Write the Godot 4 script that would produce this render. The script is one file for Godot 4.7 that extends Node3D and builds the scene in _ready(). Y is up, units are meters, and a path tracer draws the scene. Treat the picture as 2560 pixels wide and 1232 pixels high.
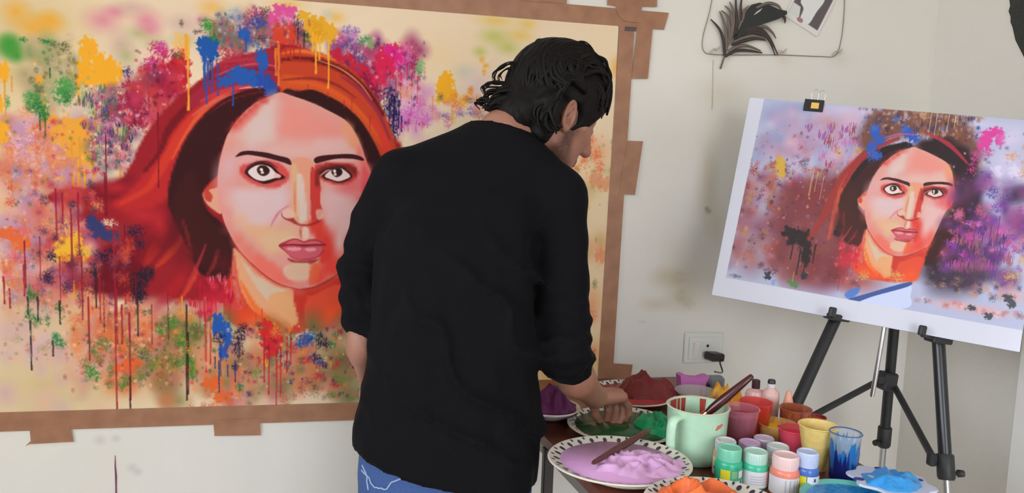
extends Node3D
# A painter bends over a table of paint beside his large portrait, a print of the design on an easel to the right.

const FLOOR_Y := 0.0
const TABLE_Y := 0.78
const WALL_X := 1.74

var M := {}
var used := {}

# ---------------------------------------------------------------- naming
func numbered(called: String) -> String:
	if not used.has(called):
		used[called] = 0
		return called
	used[called] += 1
	return "%s_%03d" % [called, used[called]]

func thing(called: String, label: String, category: String, at := Vector3.ZERO, group := "") -> Node3D:
	var o := Node3D.new()
	o.name = numbered(called)
	add_child(o)
	o.position = at
	tag(o, label, category, group)
	return o

func tag(o: Node, label: String, category: String, group := "") -> void:
	o.set_meta("label", label)
	o.set_meta("category", category)
	if group != "":
		o.set_meta("group", group)

func obj(called: String, st: SurfaceTool, m: Material, parent: Node = self, smooth := true) -> MeshInstance3D:
	if smooth:
		st.generate_normals()
	var mi := MeshInstance3D.new()
	mi.name = numbered(called) if parent == self else called
	mi.mesh = st.commit()
	mi.material_override = m
	mi.cast_shadow = GeometryInstance3D.SHADOW_CASTING_SETTING_ON
	parent.add_child(mi, true)
	return mi

func struct(called: String, st: SurfaceTool, m: Material) -> MeshInstance3D:
	var o := obj(called, st, m)
	o.set_meta("kind", "structure")
	return o

# ---------------------------------------------------------------- materials
func mat(c: Color, rough := 0.6, metal := 0.0) -> StandardMaterial3D:
	var m := StandardMaterial3D.new()
	m.albedo_color = c
	m.roughness = rough
	m.metallic = metal
	return m

func rgb(r: float, g: float, b: float, a := 1.0) -> Color:
	return Color(r / 255.0, g / 255.0, b / 255.0, a)

func noise_tex(seed_: int, freq: float, w := 256, h := 256, octaves := 4, normal := false, bump := 4.0) -> ImageTexture:
	var n := FastNoiseLite.new()
	n.seed = seed_
	n.noise_type = FastNoiseLite.TYPE_SIMPLEX_SMOOTH
	n.frequency = freq
	n.fractal_octaves = octaves
	var im := n.get_seamless_image(w, h)
	if normal:
		im.convert(Image.FORMAT_RGBA8)
		im.bump_map_to_normal_map(bump)
	return ImageTexture.create_from_image(im)

func relief(m: StandardMaterial3D, tex: Texture2D, scale: float, strength: float) -> void:
	m.normal_enabled = true
	m.normal_texture = tex
	m.normal_scale = strength
	m.uv1_triplanar = true
	m.uv1_scale = Vector3.ONE * scale

# two tones of one stuff, mixed by noise: grain and blotches, no light in it
func mottled(a: Color, b: Color, seed_: int, freq: float, scale: float, rough: float, w := 256, h := 256) -> StandardMaterial3D:
	var n := FastNoiseLite.new()
	n.seed = seed_
	n.frequency = freq
	n.fractal_octaves = 4
	var src := n.get_seamless_image(w, h)
	var im := Image.create(w, h, false, Image.FORMAT_RGB8)
	for y in h:
		for x in w:
			im.set_pixel(x, y, a.lerp(b, src.get_pixel(x, y).r))
	var m := mat(Color.WHITE, rough)
	m.albedo_texture = ImageTexture.create_from_image(im)
	m.uv1_triplanar = true
	m.uv1_scale = Vector3.ONE * scale
	return m

# ---------------------------------------------------------------- shapes
func begin() -> SurfaceTool:
	var st := SurfaceTool.new()
	st.begin(Mesh.PRIMITIVE_TRIANGLES)
	return st

func tri(st: SurfaceTool, a: Vector3, b: Vector3, c: Vector3) -> void:
	st.add_vertex(a)
	st.add_vertex(b)
	st.add_vertex(c)

func quad(st: SurfaceTool, a: Vector3, b: Vector3, c: Vector3, d: Vector3) -> void:
	tri(st, a, b, c)
	tri(st, a, c, d)

# box with chamfered edges, given by centre, size and axes
func box(st: SurfaceTool, c: Vector3, s: Vector3, bas := Basis.IDENTITY, bev := 0.0) -> void:
	st.set_smooth_group(-1)
	var h := s * 0.5
	if bev <= 0.0:
		var p := []
		for i in 8:
			p.append(c + bas * Vector3(h.x if i & 1 else -h.x, h.y if i & 2 else -h.y, h.z if i & 4 else -h.z))
		for f in [[0, 1, 3, 2], [5, 4, 6, 7], [4, 0, 2, 6], [1, 5, 7, 3], [2, 3, 7, 6], [4, 5, 1, 0]]:
			quad(st, p[f[3]], p[f[2]], p[f[1]], p[f[0]])
		return
	# 24 points: for each corner, one pulled in along each pair of axes
	var pt := func(sx, sy, sz, ax):
		var v := Vector3(sx * (h.x - (0.0 if ax == 0 else bev)), sy * (h.y - (0.0 if ax == 1 else bev)), sz * (h.z - (0.0 if ax == 2 else bev)))
		return c + bas * v
	for sgn in [-1, 1]:
		quad(st, pt.call(sgn, -1, -1, 0), pt.call(sgn, -1, 1, 0), pt.call(sgn, 1, 1, 0), pt.call(sgn, 1, -1, 0)) if sgn > 0 else quad(st, pt.call(sgn, 1, -1, 0), pt.call(sgn, 1, 1, 0), pt.call(sgn, -1, 1, 0), pt.call(sgn, -1, -1, 0))
		quad(st, pt.call(-1, sgn, -1, 1), pt.call(1, sgn, -1, 1), pt.call(1, sgn, 1, 1), pt.call(-1, sgn, 1, 1)) if sgn > 0 else quad(st, pt.call(-1, sgn, 1, 1), pt.call(1, sgn, 1, 1), pt.call(1, sgn, -1, 1), pt.call(-1, sgn, -1, 1))
		quad(st, pt.call(-1, -1, sgn, 2), pt.call(-1, 1, sgn, 2), pt.call(1, 1, sgn, 2), pt.call(1, -1, sgn, 2)) if sgn > 0 else quad(st, pt.call(1, -1, sgn, 2), pt.call(1, 1, sgn, 2), pt.call(-1, 1, sgn, 2), pt.call(-1, -1, sgn, 2))
	for a in [-1, 1]:
		for b in [-1, 1]:
			var f: bool = a * b > 0
			_fq(st, pt.call(a, b, -1, 0), pt.call(a, b, 1, 0), pt.call(a, b, 1, 1), pt.call(a, b, -1, 1), f)
			_fq(st, pt.call(a, -1, b, 2), pt.call(a, 1, b, 2), pt.call(a, 1, b, 0), pt.call(a, -1, b, 0), f)
			_fq(st, pt.call(-1, a, b, 1), pt.call(1, a, b, 1), pt.call(1, a, b, 2), pt.call(-1, a, b, 2), f)
			for d in [-1, 1]:
				if a * b * d > 0:
					tri(st, pt.call(a, b, d, 0), pt.call(a, b, d, 2), pt.call(a, b, d, 1))
				else:
					tri(st, pt.call(a, b, d, 0), pt.call(a, b, d, 1), pt.call(a, b, d, 2))

func _fq(st: SurfaceTool, a: Vector3, b: Vector3, c: Vector3, d: Vector3, f: bool) -> void:
	if f:
		quad(st, a, b, c, d)
	else:
		quad(st, d, c, b, a)

# surface of revolution: profile of (radius, height); bands that meet at a sharp angle stay sharp
func lathe(st: SurfaceTool, prof: PackedVector2Array, at := Vector3.ZERO, bas := Basis.IDENTITY, sides := 32) -> void:
	var g := 1
	st.set_smooth_group(g)
	for i in prof.size() - 1:
		if i > 0:
			var d0 := (prof[i] - prof[i - 1]).normalized()
			var d1 := (prof[i + 1] - prof[i]).normalized()
			if d0.dot(d1) < 0.72:
				g = 3 - g
				st.set_smooth_group(g)
		for k in sides:
			var a0 := TAU * k / sides
			var a1 := TAU * (k + 1) / sides
			var p00 := at + bas * Vector3(cos(a0) * prof[i].x, prof[i].y, sin(a0) * prof[i].x)
			var p10 := at + bas * Vector3(cos(a1) * prof[i].x, prof[i].y, sin(a1) * prof[i].x)
			var p01 := at + bas * Vector3(cos(a0) * prof[i + 1].x, prof[i + 1].y, sin(a0) * prof[i + 1].x)
			var p11 := at + bas * Vector3(cos(a1) * prof[i + 1].x, prof[i + 1].y, sin(a1) * prof[i + 1].x)
			if prof[i].x > 1e-6:
				tri(st, p00, p11, p10)
			if prof[i + 1].x > 1e-6:
				tri(st, p00, p01, p11)

# tube along a path with a radius at each point; flat > 1 widens it across
func tube(st: SurfaceTool, pts: PackedVector3Array, radii: PackedFloat32Array, sides := 12, group := 1, flat := 1.0, flat_dir := Vector3.ZERO) -> void:
	st.set_smooth_group(group)
	var n := pts.size()
	var rings := []
	var side := Vector3.ZERO
	for i in n:
		var t: Vector3 = (pts[mini(i + 1, n - 1)] - pts[maxi(i - 1, 0)]).normalized()
		if flat_dir != Vector3.ZERO:
			side = (flat_dir - t * flat_dir.dot(t)).normalized()
		elif side == Vector3.ZERO:
			side = t.cross(Vector3.UP if absf(t.y) < 0.9 else Vector3.RIGHT).normalized()
		else:
			side = (side - t * side.dot(t)).normalized()
		var up := side.cross(t)
		var ring := PackedVector3Array()
		for k in sides:
			var a := TAU * k / sides
			ring.append(pts[i] + (side * cos(a) * flat + up * sin(a)) * radii[i])
		rings.append(ring)
	for i in n - 1:
		for k in sides:
			var k2 := (k + 1) % sides
			quad(st, rings[i][k], rings[i][k2], rings[i + 1][k2], rings[i + 1][k])
	st.set_smooth_group(group + 1)
	for k in range(1, sides - 1):
		tri(st, rings[0][0], rings[0][k + 1], rings[0][k])
		tri(st, rings[n - 1][0], rings[n - 1][k], rings[n - 1][k + 1])
	st.set_smooth_group(group)

func rod(st: SurfaceTool, a: Vector3, b: Vector3, r: float, sides := 16) -> void:
	tube(st, PackedVector3Array([a, b]), PackedFloat32Array([r, r]), sides)

func curve3(p: Array, n: int) -> PackedVector3Array:
	var out := PackedVector3Array()
	for i in p.size() - 1:
		var a: Vector3 = p[maxi(i - 1, 0)]
		var d: Vector3 = p[mini(i + 2, p.size() - 1)]
		var b: Vector3 = p[i]
		var c: Vector3 = p[i + 1]
		for k in n:
			out.append(b.cubic_interpolate(c, a, d, float(k) / n))
	out.append(p[p.size() - 1])
	return out

func taper(n: int, r0: float, r1: float) -> PackedFloat32Array:
	var out := PackedFloat32Array()
	for i in n:
		out.append(lerpf(r0, r1, float(i) / maxi(n - 1, 1)))
	return out

# a flat sheet with thickness cut to an outline in the plane of two axes
func slab(st: SurfaceTool, at: Vector3, ax: Vector3, ay: Vector3, outline: PackedVector2Array, thick: float) -> void:
	st.set_smooth_group(-1)
	var nrm := ax.cross(ay).normalized()
	var idx := Geometry2D.triangulate_polygon(outline)
	var f := PackedVector3Array()
	var b := PackedVector3Array()
	for p in outline:
		f.append(at + ax * p.x + ay * p.y + nrm * thick)
		b.append(at + ax * p.x + ay * p.y)
	for i in range(0, idx.size(), 3):
		tri(st, f[idx[i]], f[idx[i + 2]], f[idx[i + 1]])
		tri(st, b[idx[i]], b[idx[i + 1]], b[idx[i + 2]])
	for i in outline.size():
		var j := (i + 1) % outline.size()
		quad(st, b[i], b[j], f[j], f[i])


# ---------------------------------------------------------------- a painter for pictures: fills, strokes, dabs, splashes and runs of paint
var cv: Image
var rng := RandomNumberGenerator.new()
var masks := []
var tints := {}
var warp := Transform2D.IDENTITY
var grow := 1.28

func make_masks() -> void:
	var n := FastNoiseLite.new()
	n.noise_type = FastNoiseLite.TYPE_SIMPLEX_SMOOTH
	for k in 13:
		var s := 64
		n.seed = 40 + k
		n.fractal_octaves = 3
		var d := PackedByteArray()
		d.resize(s * s)
		for y in s:
			for x in s:
				var u := (x + 0.5) / s * 2.0 - 1.0
				var v := (y + 0.5) / s * 2.0 - 1.0
				var r := sqrt(u * u + v * v)
				var a := 0.0
				if k == 0:                        # soft dab
					a = pow(clampf(1.0 - r, 0.0, 1.0), 1.3)
				elif k < 5:                       # blotchy splash with crumbly rim
					n.frequency = 0.05
					var q := n.get_noise_2d(x, y) + 0.35 * n.get_noise_2d(x * 3.1, y * 3.1)
					a = smoothstep(-0.02, 0.3, 0.78 - r + q * 0.5) * clampf((1.0 - r) * 5.0, 0.0, 1.0)
				elif k < 9:                       # sponge print: grains and gaps
					n.frequency = 0.085
					n.fractal_octaves = 4
					var wx := 5.0 * n.get_noise_2d(x * 0.7 + 90.0, y * 0.7)
					var q2 := n.get_noise_2d(x + wx, y * 0.85 + wx)
					var q4 := n.get_noise_2d(x * 2.4 + 31.0, y * 2.0)
					a = smoothstep(-0.12, 0.6, q2 * 0.7 + q4 * 0.55 + 0.52 - r * 0.7) * smoothstep(1.0, 0.6, r)
				else:                             # wet, drawn down into runs
					n.frequency = 0.11
					var q3 := n.get_noise_2d(x, y * 0.16)
					a = smoothstep(0.0, 0.25, q3 * 1.1 + 0.35 - absf(u) * 0.35 - maxf(v, -v * 1.5) * 0.4) * clampf((1.0 - r) * 5.0, 0.0, 1.0)
				d[y * s + x] = int(clampf(a, 0.0, 1.0) * 255.0)
		masks.append(d)

func stamp(k: int, col: Color, al: float, x: float, y: float, rx: float, ry: float) -> void:
	var key := [k, col.r8, col.g8, col.b8, int(al * 20.0)]
	var im: Image = tints.get(key)
	if im == null:
		var d := PackedByteArray()
		var src: PackedByteArray = masks[k]
		d.resize(src.size() * 4)
		var r := col.r8
		var g := col.g8
		var b := col.b8
		for i in src.size():
			d[i * 4] = r
			d[i * 4 + 1] = g
			d[i * 4 + 2] = b
			d[i * 4 + 3] = int(src[i] * al)
		im = Image.create_from_data(64, 64, false, Image.FORMAT_RGBA8, d)
		tints[key] = im
	var c := im.duplicate() as Image
	var w := maxi(2, int(rx * 2.0))
	var h := maxi(2, int(ry * 2.0))
	if k > 0 and k < 9:
		if rng.randf() < 0.5:
			c.flip_x()
		if rng.randf() < 0.5:
			c.flip_y()
	while c.get_width() >= w * 2 and c.get_height() >= h * 2 and c.get_width() > 4:
		c.shrink_x2()
	c.resize(w, h, Image.INTERPOLATE_BILINEAR)
	cv.blend_rect(c, Rect2i(0, 0, w, h), Vector2i(int(x - rx), int(y - ry)))

# closed smooth outline through the points
func rounded(p: PackedVector2Array, steps: int) -> PackedVector2Array:
	var out := PackedVector2Array()
	var n := p.size()
	for i in n:
		for k in steps:
			out.append(p[i].cubic_interpolate(p[(i + 1) % n], p[(i - 1 + n) % n], p[(i + 2) % n], float(k) / steps))
	return out

func fill(p: PackedVector2Array, col: Color, al: float, soft: int) -> void:
	var f := 1.0 / pow(2.0, maxi(soft - 1, 0))
	var lo := p[0]
	var hi := p[0]
	for q in p:
		lo = lo.min(q)
		hi = hi.max(q)
	var pad := pow(2.0, soft) * 1.5 + 2.0
	lo = (lo - Vector2(pad, pad)).floor()
	hi = (hi + Vector2(pad, pad)).ceil()
	var w := int((hi.x - lo.x) * f / 2.0) * 2 + 2
	var h := int((hi.y - lo.y) * f / 2.0) * 2 + 2
	var im := Image.create(w, h, false, Image.FORMAT_RGBA8)
	im.fill(Color(col, 0.0))
	var full := Color(col, al)
	var n := p.size()
	for y in h:
		var yy := (y + 0.5) / f + lo.y
		var xs := []
		for i in n:
			var a := p[i]
			var b := p[(i + 1) % n]
			if (a.y <= yy) != (b.y <= yy):
				xs.append((a.x + (yy - a.y) / (b.y - a.y) * (b.x - a.x) - lo.x) * f)
		xs.sort()
		for i in range(0, xs.size() - 1, 2):
			var x0 := int(round(xs[i]))
			var x1 := int(round(xs[i + 1]))
			if x1 > x0:
				im.fill_rect(Rect2i(x0, y, x1 - x0, 1), full)
	im.shrink_x2()
	var W := int(w / f)
	var H := int(h / f)
	im.resize(W, H, Image.INTERPOLATE_CUBIC if soft > 2 else Image.INTERPOLATE_BILINEAR)
	cv.blend_rect(im, Rect2i(0, 0, W, H), Vector2i(int(lo.x), int(lo.y)))

func ribbon(p: PackedVector2Array, w0: float, w1: float, w2: float) -> PackedVector2Array:
	var c := PackedVector2Array()
	var n := p.size()
	for i in n - 1:
		for k in 6:
			c.append(p[i].cubic_interpolate(p[i + 1], p[maxi(i - 1, 0)], p[mini(i + 2, n - 1)], k / 6.0))
	c.append(p[n - 1])
	var l := PackedVector2Array()
	var r := PackedVector2Array()
	for i in c.size():
		var t := (c[mini(i + 1, c.size() - 1)] - c[maxi(i - 1, 0)]).normalized()
		var s := float(i) / (c.size() - 1)
		var w := lerpf(w0, w1, s * 2.0) if s < 0.5 else lerpf(w1, w2, s * 2.0 - 1.0)
		var nn := Vector2(-t.y, t.x) * w * 0.5
		l.append(c[i] + nn)
		r.append(c[i] - nn)
	r.reverse()
	l.append_array(r)
	return l

func tone(v: Array) -> Color:
	return rgb(v[0], v[1], v[2])

func pts(a: Array) -> PackedVector2Array:
	var out := PackedVector2Array()
	for i in range(0, a.size(), 2):
		out.append(warp * Vector2(a[i], a[i + 1]))
	return out

func run_of_paint(x: float, y0: float, y1: float, w: float, col: Color) -> void:
	var p := PackedVector2Array()
	var q := PackedVector2Array()
	var n := 7
	for i in n:
		var t := float(i) / (n - 1)
		var ww := w * (1.0 - 0.35 * t + (0.35 if i == n - 1 else 0.0)) * rng.randf_range(0.8, 1.1)
		var xx := x + rng.randf_range(-0.5, 0.5) * w * 0.3
		p.append(Vector2(xx - ww * 0.5, lerpf(y0, y1, t)))
		q.append(Vector2(xx + ww * 0.5, lerpf(y0, y1, t)))
	q.reverse()
	p.append_array(q)
	fill(p, col, 0.92, 1)

func paint(ops: Array) -> void:
	for o in ops:
		var a: Array = o[o.size() - 1]
		match o[0]:
			"P":
				fill(rounded(pts(a), 5), tone(o[1]), o[3], o[2])
			"Q":
				fill(pts(a), tone(o[1]), o[3], o[2])
			"L":
				fill(ribbon(pts(a), o[2] * grow, o[3] * grow, o[4] * grow), tone(o[1]), o[6], o[5])
			"B":
				for i in range(0, a.size(), 4):
					var v := warp * Vector2(a[i], a[i + 1])
					stamp(0, tone(o[1]), o[2], v.x, v.y, a[i + 2] * grow, a[i + 3] * grow)
			"S":
				for i in range(0, a.size(), 4):
					var v := warp * Vector2(a[i], a[i + 1])
					stamp(o[2] * 4 + 1 + rng.randi() % 4, tone(o[1]), o[3], v.x, v.y, a[i + 2] * grow, a[i + 3] * grow)
			"D":
				for i in range(0, a.size(), 4):
					var v0 := warp * Vector2(a[i], a[i + 1])
					var v1 := warp * Vector2(a[i + 2], a[i + 3])
					run_of_paint(v0.x, v0.y, v1.y, o[2] * grow * 0.85, tone(o[1]))
			"F":
				var lo := warp * Vector2(a[0], a[1])
				var hi := warp * Vector2(a[2], a[3])
				for i in o[3]:
					var t := Vector2(rng.randf_range(lo.x, hi.x), rng.randf_range(lo.y, hi.y))
					var r := rng.randf_range(o[4], o[5]) * grow
					stamp(0 if o[2] == 9 else o[2] * 4 + 1 + rng.randi() % 4, tone(o[1][rng.randi() % o[1].size()]), rng.randf_range(0.55, 0.95), t.x, t.y, r * rng.randf_range(0.7, 1.2), r * rng.randf_range(0.8, 1.5))

# brushwork is never sharper than the bristles
func soften(im: Image) -> void:
	var w := im.get_width()
	var h := im.get_height()
	im.shrink_x2()
	im.resize(w, h, Image.INTERPOLATE_CUBIC)


# ---------------------------------------------------------------- things on the walls
# a flat piece cut to an outline of points in one plane, raised along n
func cut(st: SurfaceTool, p: Array, n: Vector3, thick: float) -> void:
	var ax: Vector3 = (p[1] - p[0]).normalized()
	var ay := n.cross(ax).normalized()
	var o := PackedVector2Array()
	for q in p:
		o.append(Vector2((q - p[0]).dot(ax), (q - p[0]).dot(ay)))
	if Geometry2D.is_polygon_clockwise(o):
		o.reverse()
	slab(st, p[0], ax, ay, o, thick)

func build_tape() -> void:
	var m := mottled(rgb(174, 124, 92), rgb(154, 106, 78), 21, 0.02, 3.0, 0.42)
	m.transparency = BaseMaterial3D.TRANSPARENCY_ALPHA
	m.albedo_color = Color(1, 1, 1, 0.78)
	var z := Vector3(0, 0, 1)
	var strips := [
		["brown_tape", "long strip of brown tape along the top edge of the painting", 0.004, [Vector3(-1.0, 1.764, 0), Vector3(0.845, 1.764, 0), Vector3(0.857, 1.812, 0), Vector3(-1.0, 1.814, 0)]],
		["brown_tape", "upright strip of brown tape along the right edge of the painting", 0.0044, [Vector3(0.697, 0.68, 0), Vector3(0.744, 0.68, 0), Vector3(0.757, 1.79, 0), Vector3(0.712, 1.79, 0)]],
		["brown_tape", "long strip of brown tape along the bottom edge of the painting", 0.0048, [Vector3(-1.0, 0.65, 0), Vector3(0.73, 0.65, 0), Vector3(0.73, 0.7, 0), Vector3(-1.0, 0.7, 0)]],
		["brown_tape", "short upright tape piece below the painting's top right corner", 0.0054, [Vector3(0.7549, 1.6218, 0.0000), Vector3(0.8042, 1.6248, 0.0000), Vector3(0.8115, 1.7891, 0.0000), Vector3(0.7661, 1.7857, 0.0000)]],
		["brown_tape", "slanted tape piece halfway up the painting's right edge", 0.0054, [Vector3(0.7341, 1.2942, 0.0000), Vector3(0.7842, 1.2934, 0.0000), Vector3(0.7999, 1.4479, 0.0000), Vector3(0.7525, 1.4470, 0.0000)]],
		["brown_tape", "tape piece at the painting's lower right corner above the red heap", 0.0056, [Vector3(0.7071, 0.7552, 0.0000), Vector3(0.8011, 0.7459, 0.0000), Vector3(0.8048, 0.7920, 0.0000), Vector3(0.7135, 0.7997, 0.0000)]],
		["brown_tape", "tape piece under the painting at the left with a curled corner", 0.0056, [Vector3(-0.8178, 0.6093, 0.0000), Vector3(-0.8067, 0.6152, 0.0000), Vector3(-0.7047, 0.6174, 0.0000), Vector3(-0.7129, 0.6676, 0.0000), Vector3(-0.8055, 0.6593, 0.0000), Vector3(-0.8037, 0.6235, 0.0000)]],
		["brown_tape", "tape piece under the painting left of the man's hip", 0.0056, [Vector3(-0.3638, 0.6190, 0.0000), Vector3(-0.2467, 0.6167, 0.0000), Vector3(-0.2488, 0.6647, 0.0000), Vector3(-0.3667, 0.6631, 0.0000)]],
		["brown_tape", "tape piece across the top edge near the painting's right corner", 0.0058, [Vector3(0.6719, 1.8178, 0.0000), Vector3(0.8190, 1.8250, 0.0000), Vector3(0.8186, 1.8734, 0.0000), Vector3(0.6719, 1.8633, 0.0000)]],
		["brown_tape", "tape piece along the top edge above the man's head", 0.0058, [Vector3(0.4251, 1.8109, 0.0000), Vector3(0.5551, 1.8128, 0.0000), Vector3(0.5559, 1.8451, 0.0000), Vector3(0.4261, 1.8428, 0.0000)],],
		["brown_tape", "tape piece folded over the painting's top right corner", 0.0064, [Vector3(0.7236, 1.7781, 0.0000), Vector3(0.7713, 1.7772, 0.0000), Vector3(0.7752, 1.8347, 0.0000), Vector3(0.6949, 1.8283, 0.0000), Vector3(0.7012, 1.7983, 0.0000)]],
	]
	for s in strips:
		var st := begin()
		var p := []
		for q in s[3]:
			p.append(q + z * s[2])
		cut(st, p, z, 0.0003)
		tag(obj(s[0], st, m), s[1], "tape", "brown tape holding the painting")
	var st2 := begin()
	cut(st2, [Vector3(0.7273, 1.7531, 0.0000) + z * 0.006, Vector3(0.7607, 1.7533, 0.0000) + z * 0.006, Vector3(0.7613, 1.7644, 0.0000) + z * 0.006, Vector3(0.7279, 1.7641, 0.0000) + z * 0.006], z, 0.0006)
	tag(obj("dark_tape_scrap", st2, mat(rgb(78, 66, 62), 0.6)), "tiny dark scrap of tape on the painting's top right corner", "tape")
	# purple run of paint on the bare wall
	st2 = begin()
	tube(st2, PackedVector3Array([Vector3(-0.6089, 0.5747, 0.0000) + z * 0.0012, Vector3(-0.6094, 0.5455, 0.0000) + z * 0.0012, Vector3(-0.6079, 0.5183, 0.0000) + z * 0.0012, Vector3(-0.6083, 0.4943, 0.0000) + z * 0.0012, Vector3(-0.6082, 0.4419, 0.0000) + z * 0.0012]), PackedFloat32Array([0.0006, 0.0016, 0.0024, 0.0018, 0.0024]), 6)
	tag(obj("paint_drip", st2, mat(rgb(120, 60, 90), 0.5)), "thin purple drip of paint on the bare wall below the painting", "paint drip")

func build_wall_things() -> void:
	var z := Vector3(0, 0, 1)
	# thread strung in a loop with twists of tape
	var o := thing("wire_loop", "thin wire loop pinned to the wall around the feather and photo card", "wire")
	var st := begin()
	var p := curve3([Vector3(0.9909, 1.9025, 0.0040), Vector3(0.9832, 1.8349, 0.0040), Vector3(0.9654, 1.7495, 0.0040), Vector3(0.9716, 1.7127, 0.0040), Vector3(1.0023, 1.7054, 0.0060), Vector3(1.0974, 1.7107, 0.0050), Vector3(1.2129, 1.7184, 0.0050), Vector3(1.3446, 1.7225, 0.0050), Vector3(1.3945, 1.7280, 0.0060), Vector3(1.4110, 1.7693, 0.0040), Vector3(1.4148, 1.8456, 0.0040), Vector3(1.4089, 1.9380, 0.0040)], 5)
	tube(st, p, taper(p.size(), 0.0011, 0.0011), 6)
	obj("wire", st, mat(rgb(122, 116, 108), 0.5, 0.3), o)
	for c in [[Vector3(1.0038, 1.7171, 0.0040), 0.8], [Vector3(1.2157, 1.7245, 0.0040), -0.4], [Vector3(1.4005, 1.7369, 0.0040), 0.6]]:
		st = begin()
		var q := curve3([c[0] + Vector3(-0.014, -0.009, 0.003), c[0] + Vector3(-0.004, 0.004, 0.007), c[0] + Vector3(0.004, 0.0, 0.005), c[0] + Vector3(0.016, 0.012, 0.003)], 4)
		tube(st, q, taper(q.size(), 0.0026, 0.0016), 6)
		obj("tape_twist", st, mat(rgb(176, 168, 156), 0.4), o)
	st = begin()
	rod(st, Vector3(1.0029, 1.6901, 0.0020), Vector3(1.0090, 1.5473, 0.0020), 0.0007, 6)
	tag(obj("hanging_thread", st, mat(rgb(168, 162, 152), 0.8)), "fine pale thread hanging straight down the wall below the wire loop", "thread")
	# feather
	o = thing("peacock_feather", "dark peacock feather with a black eye, fixed to the wall", "feather")
	var dark := mat(rgb(58, 48, 44), 0.7)
	var pale := mat(rgb(106, 94, 86), 0.7)
	st = begin()
	p = curve3([Vector3(1.0242, 1.6656, 0.0080), Vector3(1.0338, 1.7002, 0.0090), Vector3(1.0445, 1.7371, 0.0100), Vector3(1.0660, 1.7745, 0.0120), Vector3(1.0931, 1.8021, 0.0140)], 6)
	tube(st, p, taper(p.size(), 0.0026, 0.0016), 7)
	obj("quill", st, mat(rgb(92, 80, 70), 0.5), o)
	var barbs := [
		[[Vector3(1.0349, 1.7026, 0.0090), Vector3(1.0252, 1.7467, 0.0120), Vector3(1.0095, 1.7768, 0.0140), Vector3(0.9826, 1.8020, 0.0120)], 0],
		[[Vector3(1.0382, 1.7197, 0.0100), Vector3(1.0340, 1.7643, 0.0120), Vector3(1.0207, 1.8025, 0.0130), Vector3(1.0088, 1.8266, 0.0110)], 1],
		[[Vector3(1.0424, 1.7313, 0.0100), Vector3(1.0432, 1.7762, 0.0120), Vector3(1.0323, 1.8146, 0.0130), Vector3(1.0136, 1.8292, 0.0110)], 1],
		[[Vector3(1.0469, 1.7395, 0.0100), Vector3(1.0499, 1.7880, 0.0120), Vector3(1.0415, 1.8265, 0.0130), Vector3(1.0238, 1.8434, 0.0110)], 1],
		[[Vector3(1.0490, 1.7442, 0.0100), Vector3(1.0539, 1.7937, 0.0130), Vector3(1.0481, 1.8324, 0.0140), Vector3(1.0374, 1.8555, 0.0120)], 1],
		[[Vector3(1.0553, 1.7547, 0.0110), Vector3(1.0639, 1.7945, 0.0130), Vector3(1.0576, 1.8388, 0.0140), Vector3(1.0558, 1.8782, 0.0120)], 0],
		[[Vector3(1.0621, 1.7654, 0.0110), Vector3(1.0790, 1.7956, 0.0130), Vector3(1.0726, 1.8400, 0.0140), Vector3(1.0758, 1.8799, 0.0120)], 0],
		[[Vector3(1.0708, 1.7771, 0.0120), Vector3(1.0822, 1.8126, 0.0140), Vector3(1.0851, 1.8351, 0.0150), Vector3(1.0978, 1.8489, 0.0130)], 1],
		[[Vector3(1.0351, 1.7003, 0.0090), Vector3(1.0650, 1.7189, 0.0120), Vector3(1.1017, 1.7223, 0.0140), Vector3(1.1517, 1.7191, 0.0120)], 0],
		[[Vector3(1.0460, 1.7168, 0.0100), Vector3(1.0692, 1.7306, 0.0120), Vector3(1.1012, 1.7360, 0.0130), Vector3(1.1467, 1.7246, 0.0110)], 1],
		[[Vector3(1.0547, 1.7356, 0.0100), Vector3(1.0906, 1.7491, 0.0120), Vector3(1.1276, 1.7583, 0.0130), Vector3(1.1597, 1.7564, 0.0110)], 0],
		[[Vector3(1.0586, 1.7447, 0.0110), Vector3(1.0894, 1.7579, 0.0130), Vector3(1.1214, 1.7646, 0.0140), Vector3(1.1563, 1.7594, 0.0120)], 1],
		[[Vector3(1.0626, 1.7586, 0.0110), Vector3(1.1129, 1.7753, 0.0140), Vector3(1.1539, 1.7667, 0.0150), Vector3(1.1801, 1.7508, 0.0120)], 0],
		[[Vector3(1.0666, 1.7655, 0.0120), Vector3(1.1240, 1.7895, 0.0150), Vector3(1.1663, 1.7652, 0.0160), Vector3(1.2024, 1.7155, 0.0120)], 0],
		[[Vector3(1.0690, 1.7679, 0.0120), Vector3(1.1245, 1.7828, 0.0150), Vector3(1.1641, 1.7604, 0.0160), Vector3(1.1933, 1.7149, 0.0120)], 0],
		[[Vector3(1.0762, 1.7730, 0.0120), Vector3(1.1429, 1.7932, 0.0150), Vector3(1.1733, 1.7818, 0.0150), Vector3(1.1921, 1.7631, 0.0120)], 1],
		[[Vector3(1.1199, 1.8435, 0.0150), Vector3(1.1563, 1.8597, 0.0160), Vector3(1.1892, 1.8557, 0.0150), Vector3(1.2066, 1.8395, 0.0120)], 1],
		[[Vector3(1.1981, 1.8339, 0.0140), Vector3(1.2122, 1.8261, 0.0130), Vector3(1.2174, 1.8175, 0.0120), Vector3(1.2175, 1.8086, 0.0110)], 0],
	]
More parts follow.
